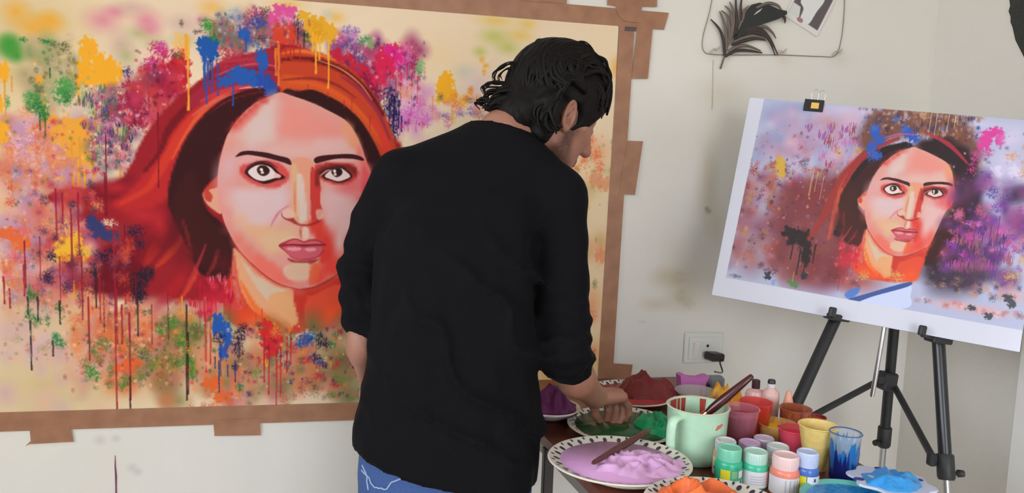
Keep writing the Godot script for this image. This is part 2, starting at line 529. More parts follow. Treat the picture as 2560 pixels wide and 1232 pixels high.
	for b in barbs:
		st = begin()
		var c: PackedVector3Array = curve3(b[0], 6)
		var r := PackedFloat32Array()
		for i in c.size():
			var t := float(i) / (c.size() - 1)
			r.append(0.0008 + 0.0022 * sin(PI * (0.25 + 0.72 * t)))
		tube(st, c, r, 6, 1, 1.6, Vector3(0.7, 0.7, 0))
		obj("barb", st, dark if b[1] == 0 else pale, o)
	st = begin()
	cut(st, [Vector3(1.0602, 1.7492, 0.0120), Vector3(1.0844, 1.7645, 0.0120), Vector3(1.1142, 1.7735, 0.0120), Vector3(1.1446, 1.7939, 0.0120), Vector3(1.1317, 1.7952, 0.0120), Vector3(1.1941, 1.8181, 0.0120), Vector3(1.2200, 1.8337, 0.0120), Vector3(1.2193, 1.8428, 0.0120), Vector3(1.1932, 1.8453, 0.0120), Vector3(1.1589, 1.8562, 0.0120), Vector3(1.1306, 1.8596, 0.0120), Vector3(1.1057, 1.8520, 0.0120), Vector3(1.0918, 1.8351, 0.0120), Vector3(1.0858, 1.8144, 0.0120), Vector3(1.0797, 1.7936, 0.0120)], z, 0.004)
	obj("eye_vane", st, mottled(rgb(34, 34, 34), rgb(26, 34, 36), 31, 0.05, 30.0, 0.35), o)
	st = begin()
	cut(st, [Vector3(1.1130, 1.8224, 0.0165), Vector3(1.1224, 1.8332, 0.0165), Vector3(1.1393, 1.8447, 0.0165), Vector3(1.1324, 1.8351, 0.0165), Vector3(1.1203, 1.8263, 0.0165)], z, 0.001)
	obj("eye_fleck", st, mat(rgb(196, 190, 180), 0.5), o)
	# photo card
	cv = Image.create(160, 220, false, Image.FORMAT_RGBA8)
	cv.fill(rgb(214, 212, 210))
	warp = Transform2D.IDENTITY
	fill(PackedVector2Array([Vector2(10, 14), Vector2(150, 14), Vector2(150, 196), Vector2(10, 196)]), rgb(92, 84, 86), 1.0, 1)
	fill(rounded(PackedVector2Array([Vector2(52, 40), Vector2(96, 34), Vector2(120, 70), Vector2(112, 130), Vector2(104, 196), Vector2(66, 198), Vector2(58, 150), Vector2(34, 130), Vector2(40, 80)]), 5), rgb(214, 216, 214), 1.0, 1)
	fill(PackedVector2Array([Vector2(10, 150), Vector2(44, 150), Vector2(60, 198), Vector2(10, 198)]), rgb(206, 206, 204), 1.0, 1)
	fill(rounded(PackedVector2Array([Vector2(52, 196), Vector2(74, 190), Vector2(78, 206), Vector2(58, 208)]), 4), rgb(170, 110, 120), 1.0, 1)
	fill(PackedVector2Array([Vector2(100, 14), Vector2(132, 14), Vector2(122, 40), Vector2(98, 36)]), rgb(222, 200, 208), 1.0, 1)
	cv.convert(Image.FORMAT_RGB8)
	var pm := mat(Color.WHITE, 0.35)
	pm.albedo_texture = ImageTexture.create_from_image(cv)
	o = thing("photo_card", "small tilted photo card with white border pinned beside the feather", "photo")
	st = begin()
	var a: Vector3 = Vector3(1.2185, 1.8332, 0.0020)
	var b2: Vector3 = Vector3(1.3310, 1.7792, 0.0020)
	var ax := b2 - a
	var ay := Vector3(-ax.y, ax.x, 0).normalized() * 0.15
	sheet(st, a, ax, ay, 0.001)
	obj("print", st, pm, o)
	# socket plate with switch, charger and cable
	o = thing("wall_socket", "white square wall socket plate with rocker switch above the table", "socket")
	var white := mat(rgb(208, 208, 200), 0.35)
	st = begin()
	var s0: Vector3 = Vector3(1.0287, 0.8399, 0.0000)
	box(st, s0 + z * 0.004, Vector3(0.126, 0.094, 0.008), Basis.IDENTITY, 0.003)
	obj("plate", st, white, o)
	st = begin()
	box(st, s0 + Vector3(0, 0, 0.0095), Vector3(0.1, 0.07, 0.004), Basis.IDENTITY, 0.0015)
	obj("inner_plate", st, white, o)
	st = begin()
	box(st, Vector3(1.0017, 0.8354, 0.0000) + z * 0.0135, Vector3(0.019, 0.046, 0.006), Basis(Vector3.RIGHT, 0.12), 0.0015)
	obj("rocker_switch", st, mat(rgb(214, 206, 200), 0.3), o)
	var holes := begin()
	lathe(holes, PackedVector2Array([Vector2(0, 0), Vector2(0.0042, 0), Vector2(0.0042, 0.0015), Vector2(0.0, 0.0015)]), Vector3(1.0387, 0.8472, 0.0000) + z * 0.0112, Basis(Vector3.RIGHT, PI / 2), 14)
	obj("earth_hole", holes, mat(rgb(20, 20, 20), 0.6), o)
	o = thing("charger_plug", "black charger plugged into the wall socket", "charger")
	var black := mat(rgb(32, 28, 28), 0.4)
	st = begin()
	var pb: Vector3 = Vector3(1.0511, 0.8198, 0.0000)
	box(st, pb + Vector3(0, 0, 0.034), Vector3(0.05, 0.024, 0.042), Basis(Vector3(0, 1, 0), 0.25) * Basis(Vector3(0, 0, 1), -0.1), 0.005)
	obj("body", st, black, o)
	st = begin()
	for dx in [-0.01, 0.01]:
		rod(st, pb + Vector3(dx - 0.004, 0, 0.006), pb + Vector3(dx - 0.002, 0, 0.02), 0.0025, 10)
	obj("pins", st, mat(rgb(170, 160, 140), 0.3, 1.0), o)
	st = begin()
	var ad: Vector3 = Vector3(0.9281, 0.7800, 0.2676)
	p = curve3([pb + Vector3(0.022, -0.008, 0.05), Vector3(1.0564, 0.8095, 0.0600), Vector3(1.0608, 0.7820, 0.0700), ad + Vector3(0.02, 0.052, -0.03)], 8)
	tube(st, p, taper(p.size(), 0.0024, 0.0024), 8)
	obj("cable", st, black, o)
	# black torn paper on the right wall
	st = begin()
	var tp := [Vector3(1.7380, 1.9286, 0.2570), Vector3(1.7380, 1.8634, 0.2636), Vector3(1.7380, 1.8476, 0.2681), Vector3(1.7380, 1.8333, 0.2648), Vector3(1.7380, 1.8168, 0.2732), Vector3(1.7380, 1.8015, 0.2750), Vector3(1.7380, 1.7873, 0.2831), Vector3(1.7380, 1.7715, 0.2888), Vector3(1.7380, 1.7512, 0.2963), Vector3(1.7380, 1.7323, 0.3086), Vector3(1.7380, 1.7137, 0.3207), Vector3(1.7380, 1.6906, 0.3357), Vector3(1.7380, 1.6560, 0.3803), Vector3(1.7380, 1.6545, 0.4260), Vector3(1.7380, 1.7229, 0.4717), Vector3(1.7380, 1.8738, 0.4846), Vector3(1.7380, 1.9460, 0.3907), Vector3(1.7380, 1.9556, 0.2961)]
	cut(st, tp, Vector3(-1, 0, 0), 0.002)
	tag(obj("torn_black_paper", st, mottled(rgb(56, 58, 54), rgb(40, 41, 39), 8, 0.04, 8.0, 0.85)), "torn piece of black paper stuck high on the right-hand wall", "paper")


# ---------------------------------------------------------------- easel and the print it carries
func to_floor(a: Vector3, b: Vector3) -> Vector3:
	return a + (b - a) * ((0.012 - a.y) / (b.y - a.y))

func along(a: Vector3, b: Vector3, d: float) -> Vector3:
	return a + (b - a).normalized() * d

func build_easel() -> void:
	var black := mat(rgb(30, 31, 35), 0.28)
	var dull := mat(rgb(40, 41, 44), 0.5)
	var chrome := mat(rgb(200, 200, 204), 0.22, 1.0)
	var apex: Vector3 = Vector3(1.5050, 1.3413, 0.2000)
	var o := thing("tripod_easel", "black metal tripod easel holding the print in front of the corner", "easel")
	# [upper end, point lower down, end of the black tube]
	var legs := [
		[Vector3(1.1818, 1.0168, 0.4052), Vector3(1.0498, 0.8095, 0.4606), 0.34],
		[Vector3(1.3860, 0.9824, 0.5134), Vector3(1.3591, 0.6714, 0.6070), 0.30],
		[Vector3(1.4355, 0.9673, 0.3025), Vector3(1.4648, 0.6180, 0.2671), 0.32],
	]
	for i in 3:
		var a: Vector3 = legs[i][0]
		var b: Vector3 = legs[i][1]
		var foot := to_floor(a, b)
		var r := 0.0145 if i != 2 else 0.0135
		var top: Vector3 = a + (a - b).normalized() * (0.02 if i != 2 else 0.45)
		var stop: Vector3 = b if i != 0 else along(a, foot, 0.5)
		var st := begin()
		rod(st, top, stop, r, 20)
		var leg := obj("leg", st, black, o)
		st = begin()
		rod(st, stop, foot, 0.0085, 16)
		obj("telescopic_tube", st, chrome, leg)
		st = begin()
		var dirn := (foot - a).normalized()
		tube(st, PackedVector3Array([stop - dirn * 0.055, stop - dirn * 0.052, stop - dirn * 0.002, stop + dirn * 0.004]), PackedFloat32Array([r + 0.003, r + 0.005, r + 0.005, r + 0.002]), 18)
		var col := obj("collar", st, dull, leg)
		st = begin()
		var sd: Vector3 = (Vector3(1, 0, 0.25) if i == 1 else Vector3(-1, 0, 0.3)).normalized()
		var kp: Vector3 = stop - dirn * 0.012
		tube(st, PackedVector3Array([kp, kp + sd * 0.026, kp + sd * 0.027, kp + sd * 0.04]), PackedFloat32Array([0.004, 0.004, 0.009, 0.008]), 12)
		col.set_meta("label", "black plastic clamp collar")
		obj("clamp_knob", st, dull, leg)
		st = begin()
		tube(st, PackedVector3Array([foot + Vector3(0, 0.02, 0) - dirn * 0.01, foot + Vector3(0, -0.011, 0)]), PackedFloat32Array([0.012, 0.014]), 12)
		obj("rubber_foot", st, dull, leg)
	# hub on the rear leg and braces
	var hub: Vector3 = Vector3(1.4376, 0.8111, 0.2915)
	var st := begin()
	box(st, hub, Vector3(0.042, 0.05, 0.04), Basis(Vector3(0, 0, 1), -0.1), 0.005)
	obj("brace_hub", st, dull, o)
	st = begin()
	box(st, hub + Vector3(-0.03, 0.008, 0.01), Vector3(0.022, 0.026, 0.022), Basis.IDENTITY, 0.004)
	obj("hub_knob", st, dull, o)
	for e in [[hub + Vector3(-0.03, 0, 0), Vector3(1.0285, 0.7409, 0.4520)], [hub + Vector3(0.02, -0.01, 0), Vector3(1.3459, 0.7014, 0.5837)]]:
		st = begin()
		tube(st, PackedVector3Array([e[0], e[1]]), PackedFloat32Array([0.0085, 0.0085]), 10)
		obj("brace", st, dull, o)
	st = begin()
	box(st, Vector3(1.3353, 0.7091, 0.5847), Vector3(0.02, 0.03, 0.02), Basis.IDENTITY, 0.004)
	obj("brace_joint", st, dull, o)
	# bright telescopic rod hanging in front
	st = begin()
	var r0: Vector3 = Vector3(1.2805, 1.0272, 0.4588)
	var r1: Vector3 = Vector3(1.2528, 0.8261, 0.4678)
	tube(st, PackedVector3Array([r0, r1 - (r1 - r0).normalized() * 0.008, r1]), PackedFloat32Array([0.0055, 0.0055, 0.0042]), 14)
	var rd := obj("steel_rod", st, chrome, o)
	rd.set_meta("label", "bright steel rod hanging below the print")
	# brackets that carry the lower edge of the print
	for e in [[Vector3(1.1716, 1.0177, 0.4194), Vector3(1.1299, 1.0377, 0.4588)], [Vector3(1.3699, 0.9848, 0.5313), Vector3(1.2990, 1.0130, 0.5587)]]:
		st = begin()
		box(st, e[0], Vector3(0.055, 0.016, 0.036), Basis(Vector3(0, 0, 1), -0.12), 0.003)
		var br := obj("support_bracket", st, dull, o)
		st = begin()
		box(st, e[1], Vector3(0.018, 0.024, 0.012), Basis(Vector3(0, 0, 1), -0.15), 0.003)
		obj("retaining_lip", st, dull, br)
		st = begin()
		tube(st, PackedVector3Array([e[0], e[1] - Vector3(0, 0.012, 0), e[1]]), PackedFloat32Array([0.004, 0.004, 0.004]), 8)
		obj("retaining_arm", st, dull, br)

func build_print() -> void:
	var bl := Vector3(0.9176, 1.0439, 0.2521)
	var br := Vector3(1.4768, 0.9820, 0.6517)
	var tl := Vector3(1.0410, 1.5682, 0.1788)
	var ax: Vector3 = br - bl
	var ay: Vector3 = tl - bl
	ay = ay - ax * (ay.dot(ax) / ax.length_squared())
	var n := ax.cross(ay).normalized()
	var o := thing("art_print", "glossy colour print of the woman's portrait with white margins, clipped to the easel", "print")
	var st := begin()
	sheet(st, bl - n * 0.006, ax, ay, 0.005)
	obj("backing_board", st, mat(rgb(206, 206, 212), 0.6), o)
	st = begin()
	# the sheet lies on the board, its lower edge a little loose
	var nx := 36
	var ny := 26
	var f := func(u: float, v: float) -> Vector3:
		var lift := 0.0015 + 0.004 * pow(1.0 - v, 6.0) * (0.6 + 0.4 * sin(u * 9.0)) + 0.003 * exp(-pow((u - 0.52 - (1.0 - v) * 0.06) / 0.03, 2.0)) * pow(1.0 - v, 3.0)
		return bl + ax * u + ay * v + n * lift
	for j in ny:
		for i in nx:
			var c := [Vector2(i, j), Vector2(i, j + 1), Vector2(i + 1, j + 1), Vector2(i, j), Vector2(i + 1, j + 1), Vector2(i + 1, j)]
			st.set_smooth_group(1)
			for q in c:
				st.set_uv(Vector2(q.x / nx, 1.0 - q.y / ny))
				st.add_vertex(f.call(q.x / nx, q.y / ny))
	cv = Image.create(1280, 1010, false, Image.FORMAT_RGBA8)
	cv.fill(rgb(206, 208, 222))
	rng.seed = 5
	grow = 1.75
	warp = Transform2D.IDENTITY
	paint(print_ground())
	warp = Transform2D(Vector2(0.73262, -0.02219), Vector2(-0.06172, 0.81238), Vector2(97.61, -52.67))
	grow = 1.02
	paint(dark_hair_ops())
	paint(portrait_ops())
	grow = 1.75
	warp = Transform2D.IDENTITY
	paint(print_top())
	cv.convert(Image.FORMAT_RGB8)
	var m := mat(Color.WHITE, 0.22)
	m.albedo_texture = ImageTexture.create_from_image(cv)
	obj("printed_sheet", st, m, o)
	# binder clip
	var k := thing("binder_clip", "black binder clip with a gold label on the print's top edge", "clip")
	var c0: Vector3 = Vector3(1.1743, 1.5514, 0.2532)
	var e := ax.normalized()
	var w := ay.normalized()
	c0 = bl + ax * ((c0 - bl).dot(e) / ax.length()) + ay * 0.985
	var bas := Basis(e, w, n)
	st = begin()
	var pr := PackedVector2Array([Vector2(-0.02, -0.022), Vector2(0.0, -0.028)])
	for s in [[0.004, 0.0], [-0.012, 0.0]]:
		box(st, c0 + n * (s[0] + 0.001), Vector3(0.048, 0.032, 0.0025), bas, 0.001)
	box(st, c0 + w * 0.0145 - n * 0.003, Vector3(0.048, 0.003, 0.018), bas, 0.001)
	obj("clip_body", st, mat(rgb(26, 26, 28), 0.35), k)
	st = begin()
	box(st, c0 + n * 0.0068 - w * 0.001 + e * 0.003, Vector3(0.019, 0.016, 0.0012), bas, 0.0004)
	obj("gold_label", st, mat(rgb(222, 184, 92), 0.4), k)
	for s in [[0.0, 0.006, 0.0], [0.016, 0.004, -0.012]]:
		st = begin()
		var a: Vector3 = c0 + e * s[0] + w * 0.015 + n * s[1]
		var p := curve3([a - e * 0.007, a - e * 0.009 + w * 0.016 + n * 0.004, a + w * 0.026 + n * 0.006 - e * 0.001, a + e * 0.007 + w * 0.016 + n * 0.004, a + e * 0.007], 5)
		tube(st, p, taper(p.size(), 0.0009, 0.0009), 6)
		obj("wire_handle", st, mat(rgb(190, 188, 184), 0.25, 1.0), k)


# ---------------------------------------------------------------- the paint table and what stands on it
func lumps(st: SurfaceTool, c: Vector3, rx: float, rz: float, h: float, seed_: int, folds: float, peak := 1.4, turn := 0.0, freq := 26.0) -> void:
	# a heap or a crumple: a height over a disc, creased by ridged noise
	var n := FastNoiseLite.new()
	n.seed = seed_
	n.frequency = 1.0
	n.fractal_octaves = 1
	var rings := 22
	var sides := 72
	var g := func(i: int, k: int) -> Vector3:
		var t := float(i) / rings
		var a := TAU * k / sides + turn
		var wob := 1.0 + 0.16 * n.get_noise_2d(cos(a) * 1.4 + 7.0, sin(a) * 1.4)
		var x := cos(a) * rx * t * wob
		var zz := sin(a) * rz * t * wob
		var r1 := 1.0 - absf(n.get_noise_2d(x * freq + 3.1, zz * freq)) * 2.2
		var r2 := 1.0 - absf(n.get_noise_2d(x * freq * 2.1 - 5.0, zz * freq * 2.1 + 9.0)) * 2.2
		var base := pow(1.0 - t, peak) if peak > 0.0 else (1.0 - pow(t, 4.0)) * 0.55
		var hh := h * base * (1.0 - folds * 0.5) + h * folds * (r1 * 0.55 + r2 * 0.1) * (1.0 - pow(t, 3.0))
		return c + Vector3(x, maxf(hh, 0.0) if i < rings else -0.001, zz)
	st.set_smooth_group(1)
	for i in rings:
		for k in sides:
			var p00: Vector3 = g.call(i, k)
			var p10: Vector3 = g.call(i, (k + 1) % sides)
			var p01: Vector3 = g.call(i + 1, k)
			var p11: Vector3 = g.call(i + 1, (k + 1) % sides)
			if i > 0:
				tri(st, p00, p10, p11)
			tri(st, p00, p11, p01)

func plate(label: String, c: Vector3, r: float, tilt: Basis, paint_m: Material, pool: float, off: Vector3, dots := true) -> Node3D:
	var o := thing("paint_plate", label, "plate", c, "plates of mixed paint on the table")
	o.basis = tilt
	var st := begin()
	lathe(st, PackedVector2Array([Vector2(0, 0.003), Vector2(r * 0.55, 0.003), Vector2(r * 0.6, 0.0), Vector2(r * 0.64, 0.001), Vector2(r * 0.98, 0.0165), Vector2(r, 0.0185), Vector2(r * 0.985, 0.0205), Vector2(r * 0.95, 0.02), Vector2(r * 0.7, 0.0075), Vector2(r * 0.62, 0.006), Vector2(0, 0.006)]), Vector3.ZERO, Basis.IDENTITY, 64)
	obj("dish", st, M.china, o)
	if dots:
		st = begin()
		var n := 26
		for i in n:
			var a := TAU * i / n + r * 9.0
			for s in [[0.87, 0.0068, 0.0042, 0.0], [0.93, 0.004, 0.0022, PI / n]]:
				var ra: float = r * s[0]
				var y: float = lerpf(0.0075, 0.02, (s[0] - 0.7) / 0.25) + 0.0005
				var rad := Vector3(cos(a + s[3]), 0.0, sin(a + s[3]))
				var slope := Vector3(rad.x * 0.25 * r, 0.0125, rad.z * 0.25 * r).normalized()
				var side := Vector3(-rad.z, 0, rad.x)
				var q := PackedVector2Array()
				for k in 8:
					q.append(Vector2(cos(TAU * k / 8) * s[1], sin(TAU * k / 8) * s[2]))
				slab(st, rad * ra + Vector3(0, y, 0), slope, side, q, -0.0004)
		var d := obj("rim_pattern", st, M.rim_print, o)
		d.set_meta("label", "dark blue petal marks round the rim")
	if pool > 0.0:
		st = begin()
		var p := PackedVector2Array()
		var nz := FastNoiseLite.new()
		nz.seed = int(r * 1000.0)
		nz.frequency = 1.0
		st.set_smooth_group(1)
		var sides := 48
		for k in sides:
			var a0 := TAU * k / sides
			var a1 := TAU * (k + 1) / sides
			var w0 := r * pool * (1.0 + 0.07 * nz.get_noise_2d(cos(a0) * 2.0, sin(a0) * 2.0))
			var w1 := r * pool * (1.0 + 0.07 * nz.get_noise_2d(cos(a1) * 2.0, sin(a1) * 2.0))
			var y := 0.0092 if pool < 0.8 else 0.0155
			var m0 := off + Vector3(0, y, 0)
			var e0 := off + Vector3(cos(a0) * w0, y, sin(a0) * w0)
			var e1 := off + Vector3(cos(a1) * w1, y, sin(a1) * w1)
			tri(st, m0, e0, e1)
			tri(st, e0, e0 - Vector3(0, 0.006, 0), e1 - Vector3(0, 0.006, 0))
			tri(st, e0, e1 - Vector3(0, 0.006, 0), e1)
		obj("wet_paint", st, paint_m, o)
	return o

# small acrylic jar: body, label, cap
func jar(c: Vector3, r: float, h: float, body: Material, cap: Material, wrap: Material, label: String, turn: float, bars: Array, lid_h := 0.3) -> void:
	var o := thing("paint_jar", label, "paint jar", c, "small jars of acrylic paint")
	o.rotation.y = turn
	var st := begin()
	var sh := h * (1.0 - lid_h)
	lathe(st, PackedVector2Array([Vector2(0, 0), Vector2(r * 0.93, 0), Vector2(r, r * 0.08), Vector2(r, sh * 0.82), Vector2(r * 0.95, sh * 0.93), Vector2(r * 0.8, sh), Vector2(r * 0.7, sh * 1.02), Vector2(0, sh * 1.02)]), Vector3.ZERO, Basis.IDENTITY, 36)
	obj("jar_body", st, body, o)
	st = begin()
	var cr := r * 0.87
	var prof := PackedVector2Array([Vector2(cr * 0.98, sh * 0.96), Vector2(cr, sh)])
	prof.append_array(PackedVector2Array([Vector2(cr, h * 0.97), Vector2(cr * 0.95, h), Vector2(cr * 0.82, h), Vector2(cr * 0.8, h - 0.002), Vector2(0, h - 0.002)]))
	lathe(st, prof, Vector3.ZERO, Basis.IDENTITY, 36)
	var cp := obj("screw_cap", st, cap, o)
	st = begin()
	for k in 30:
		var a := TAU * k / 30
		box(st, Vector3(cos(a) * cr, (sh + h) * 0.5, sin(a) * cr), Vector3(0.0012, (h - sh) * 0.78, 0.0018), Basis(Vector3.UP, -a))
	obj("grip_ridges", st, cap, cp)
	st = begin()
	var y0 := sh * 0.08
	var y1 := sh * 0.72
	band(st, r + 0.0004, y0, y1, -PI * 0.62, PI * 0.62)
	var lb := obj("paper_label", st, wrap, o)
	for b in bars:                       # printed blocks: from angle, to angle, low, high, colour
		st = begin()
		band(st, r + 0.0008, lerpf(y0, y1, b[2]), lerpf(y0, y1, b[3]), b[0], b[1])
		obj("label_print", st, b[4], lb)

func band(st: SurfaceTool, r: float, y0: float, y1: float, a0: float, a1: float) -> void:
	st.set_smooth_group(1)
	var n := maxi(3, int(absf(a1 - a0) / 0.2))
	for k in n:
		var b0 := PI / 2 - lerpf(a0, a1, float(k) / n)
		var b1 := PI / 2 - lerpf(a0, a1, float(k + 1) / n)
		quad(st, Vector3(cos(b0) * r, y0, sin(b0) * r), Vector3(cos(b0) * r, y1, sin(b0) * r), Vector3(cos(b1) * r, y1, sin(b1) * r), Vector3(cos(b1) * r, y0, sin(b1) * r))

# tumbler of thin plastic or glass with paint inside
func tumbler(called: String, label: String, c: Vector3, r0: float, r1: float, h: float, wall: Material, inside: Material, level: float, cat := "cup") -> Node3D:
	var o := thing(called, label, cat, c)
	var st := begin()
	lathe(st, PackedVector2Array([Vector2(0, 0.0), Vector2(r0 * 0.95, 0.0), Vector2(r0, 0.003), Vector2(r1, h - 0.003), Vector2(r1 + 0.0022, h - 0.0015), Vector2(r1 + 0.001, h), Vector2(r1 - 0.0012, h - 0.001), Vector2(r0 - 0.0012, 0.005), Vector2(0, 0.004)]), Vector3.ZERO, Basis.IDENTITY, 40)
	obj("cup_wall", st, wall, o)
	if level > 0.0:
		st = begin()
		var rr := lerpf(r0, r1, level) - 0.002
		lathe(st, PackedVector2Array([Vector2(0, 0.0055), Vector2(r0 - 0.0022, 0.0055), Vector2(rr, h * level), Vector2(rr - 0.002, h * level - 0.001), Vector2(0, h * level - 0.0015)]), Vector3.ZERO, Basis.IDENTITY, 32)
		obj("paint_inside", st, inside, o)
	return o

# streaks of paint clinging to a cup
func streaks(o: Node3D, r0: float, r1: float, h: float, m: Material, seed_: int, n: int, from: float, to: float) -> void:
	var g := RandomNumberGenerator.new()
	g.seed = seed_
	for i in n:
		var st := begin()
		var a := g.randf() * TAU
		var w := g.randf_range(0.06, 0.2)
		var y0 := h * from
		var y1 := h * g.randf_range(from + 0.1, to)
		st.set_smooth_group(1)
		var seg := 5
		for k in seg:
			var t0 := float(k) / seg
			var t1 := float(k + 1) / seg
			var ya := lerpf(y0, y1, t0)
			var yb := lerpf(y0, y1, t1)
			var ra := lerpf(r0, r1, ya / h) + 0.0005
			var rb := lerpf(r0, r1, yb / h) + 0.0005
			var wa := w * (1.0 - t0 * t0)
			var wb := w * (1.0 - t1 * t1)
			quad(st, Vector3(cos(a - wa) * ra, ya, sin(a - wa) * ra), Vector3(cos(a - wb) * rb, yb, sin(a - wb) * rb), Vector3(cos(a + wb) * rb, yb, sin(a + wb) * rb), Vector3(cos(a + wa) * ra, ya, sin(a + wa) * ra))
		obj("paint_streak", st, m, o)

# a coat of paint clinging to the outside of a cup up to a ragged edge
func coat(o: Node3D, r0: float, r1: float, h: float, m: Material, seed_: int, mean: float, amp: float) -> void:
	var n := FastNoiseLite.new()
	n.seed = seed_
	n.frequency = 1.0
	n.fractal_octaves = 3
	var st := begin()
	st.set_smooth_group(1)
	var sides := 60
	for k in sides:
		var q := []
		for e in 2:
			var a := TAU * (k + e) / sides
			var top := h * clampf(mean + amp * n.get_noise_2d(cos(a) * 3.2, sin(a) * 3.2), 0.05, 0.98)
			var d := Vector3(cos(a), 0, sin(a))
			q.append(d * (r0 + 0.0006) + Vector3(0, 0.002, 0))
			q.append(d * (lerpf(r0, r1, top / h) + 0.0006) + Vector3(0, top, 0))
		quad(st, q[0], q[1], q[3], q[2])
	obj("paint_coat", st, m, o)

func brush(label: String, tip: Vector3, tail: Vector3, r: float, bristle: Material, ferrule: Material, handle: Material, bl: float, fl: float) -> void:
	var o := thing("paint_brush", label, "brush")
	var d := (tail - tip)
	var L := d.length()
	var e := d / L
	var st := begin()
	tube(st, PackedVector3Array([tip, tip + e * bl * 0.35, tip + e * bl * 0.75, tip + e * bl]), PackedFloat32Array([r * 0.15, r * 0.75, r * 1.05, r * 0.8]), 14)
	obj("bristles", st, bristle, o)
	st = begin()
	tube(st, PackedVector3Array([tip + e * bl * 0.97, tip + e * (bl + fl * 0.5), tip + e * (bl + fl)]), PackedFloat32Array([r * 0.85, r * 0.92, r * 0.9]), 16)
	obj("ferrule", st, ferrule, o)
	st = begin()
	var s := tip + e * (bl + fl)
	var q := L - bl - fl
	tube(st, PackedVector3Array([s, s + e * q * 0.12, s + e * q * 0.35, s + e * q * 0.75, s + e * q * 0.97, tail]), PackedFloat32Array([r * 0.8, r * 1.05, r * 1.15, r * 0.85, r * 0.65, r * 0.35]), 16)
	obj("handle", st, handle, o)

func clear_plastic(c: Color, alpha: float) -> StandardMaterial3D:
	var m := mat(Color(c, alpha), 0.08)
	m.transparency = BaseMaterial3D.TRANSPARENCY_ALPHA
	return m

func gloss(r: float, g: float, b: float, rough := 0.3) -> StandardMaterial3D:
	return mat(rgb(r, g, b), rough)

func build_table() -> void:
	M.china = mat(rgb(226, 220, 208), 0.25)
	M.rim_print = mat(rgb(44, 46, 76), 0.35)
	var o := thing("work_table", "brown wooden table with dark metal legs, crowded with paint", "table", Vector3(0, 0, 0))
	var st := begin()
	var outline := PackedVector2Array()
	var corners := [Vector2(0.357, -0.10), Vector2(0.966, -0.10), Vector2(1.036, -1.02), Vector2(0.458, -1.02)]
	for i in 4:
		var a: Vector2 = corners[i]
		var u: Vector2 = (corners[(i + 3) % 4] - a).normalized() * 0.03
		var v: Vector2 = (corners[(i + 1) % 4] - a).normalized() * 0.03
		for k in 6:
			var t := k / 5.0
			outline.append(a + u * pow(1.0 - t, 2.0) + v * t * t)
	outline.reverse()
	slab(st, Vector3(0, TABLE_Y - 0.022, 0), Vector3(1, 0, 0), Vector3(0, 0, -1), outline, 0.022)
	var wood := mottled(rgb(132, 62, 42), rgb(88, 48, 36), 17, 0.015, 2.4, 0.3)
	obj("table_top", st, wood, o)
	var metal := mat(rgb(58, 54, 52), 0.45, 0.4)
	var pale := mat(rgb(150, 146, 138), 0.4, 0.6)
	st = begin()
	for e in [[0, 1], [1, 2], [2, 3], [3, 0]]:
		var a := Vector3(corners[e[0]].x, TABLE_Y - 0.036, -corners[e[0]].y)
		var b := Vector3(corners[e[1]].x, TABLE_Y - 0.036, -corners[e[1]].y)
		var inw := (Vector3(0.7, a.y, 0.56) - (a + b) * 0.5).normalized() * 0.012
		var d := b - a
		box(st, (a + b) * 0.5 + inw, Vector3(0.012, 0.028, d.length() - 0.03), Basis.looking_at(d.normalized(), Vector3.UP), 0.002)
	obj("apron_frame", st, pale, o)
	for p in [Vector3(0.378, 0, 0.16), Vector3(0.412, 0, 0.535), Vector3(0.468, 0, 0.97), Vector3(0.955, 0, 0.16), Vector3(0.98, 0, 0.535), Vector3(1.015, 0, 0.97)]:
		st = begin()
		box(st, p + Vector3(0, (TABLE_Y - 0.022) * 0.5, 0), Vector3(0.022, TABLE_Y - 0.022, 0.022), Basis.IDENTITY, 0.002)
		obj("leg", st, metal, o)

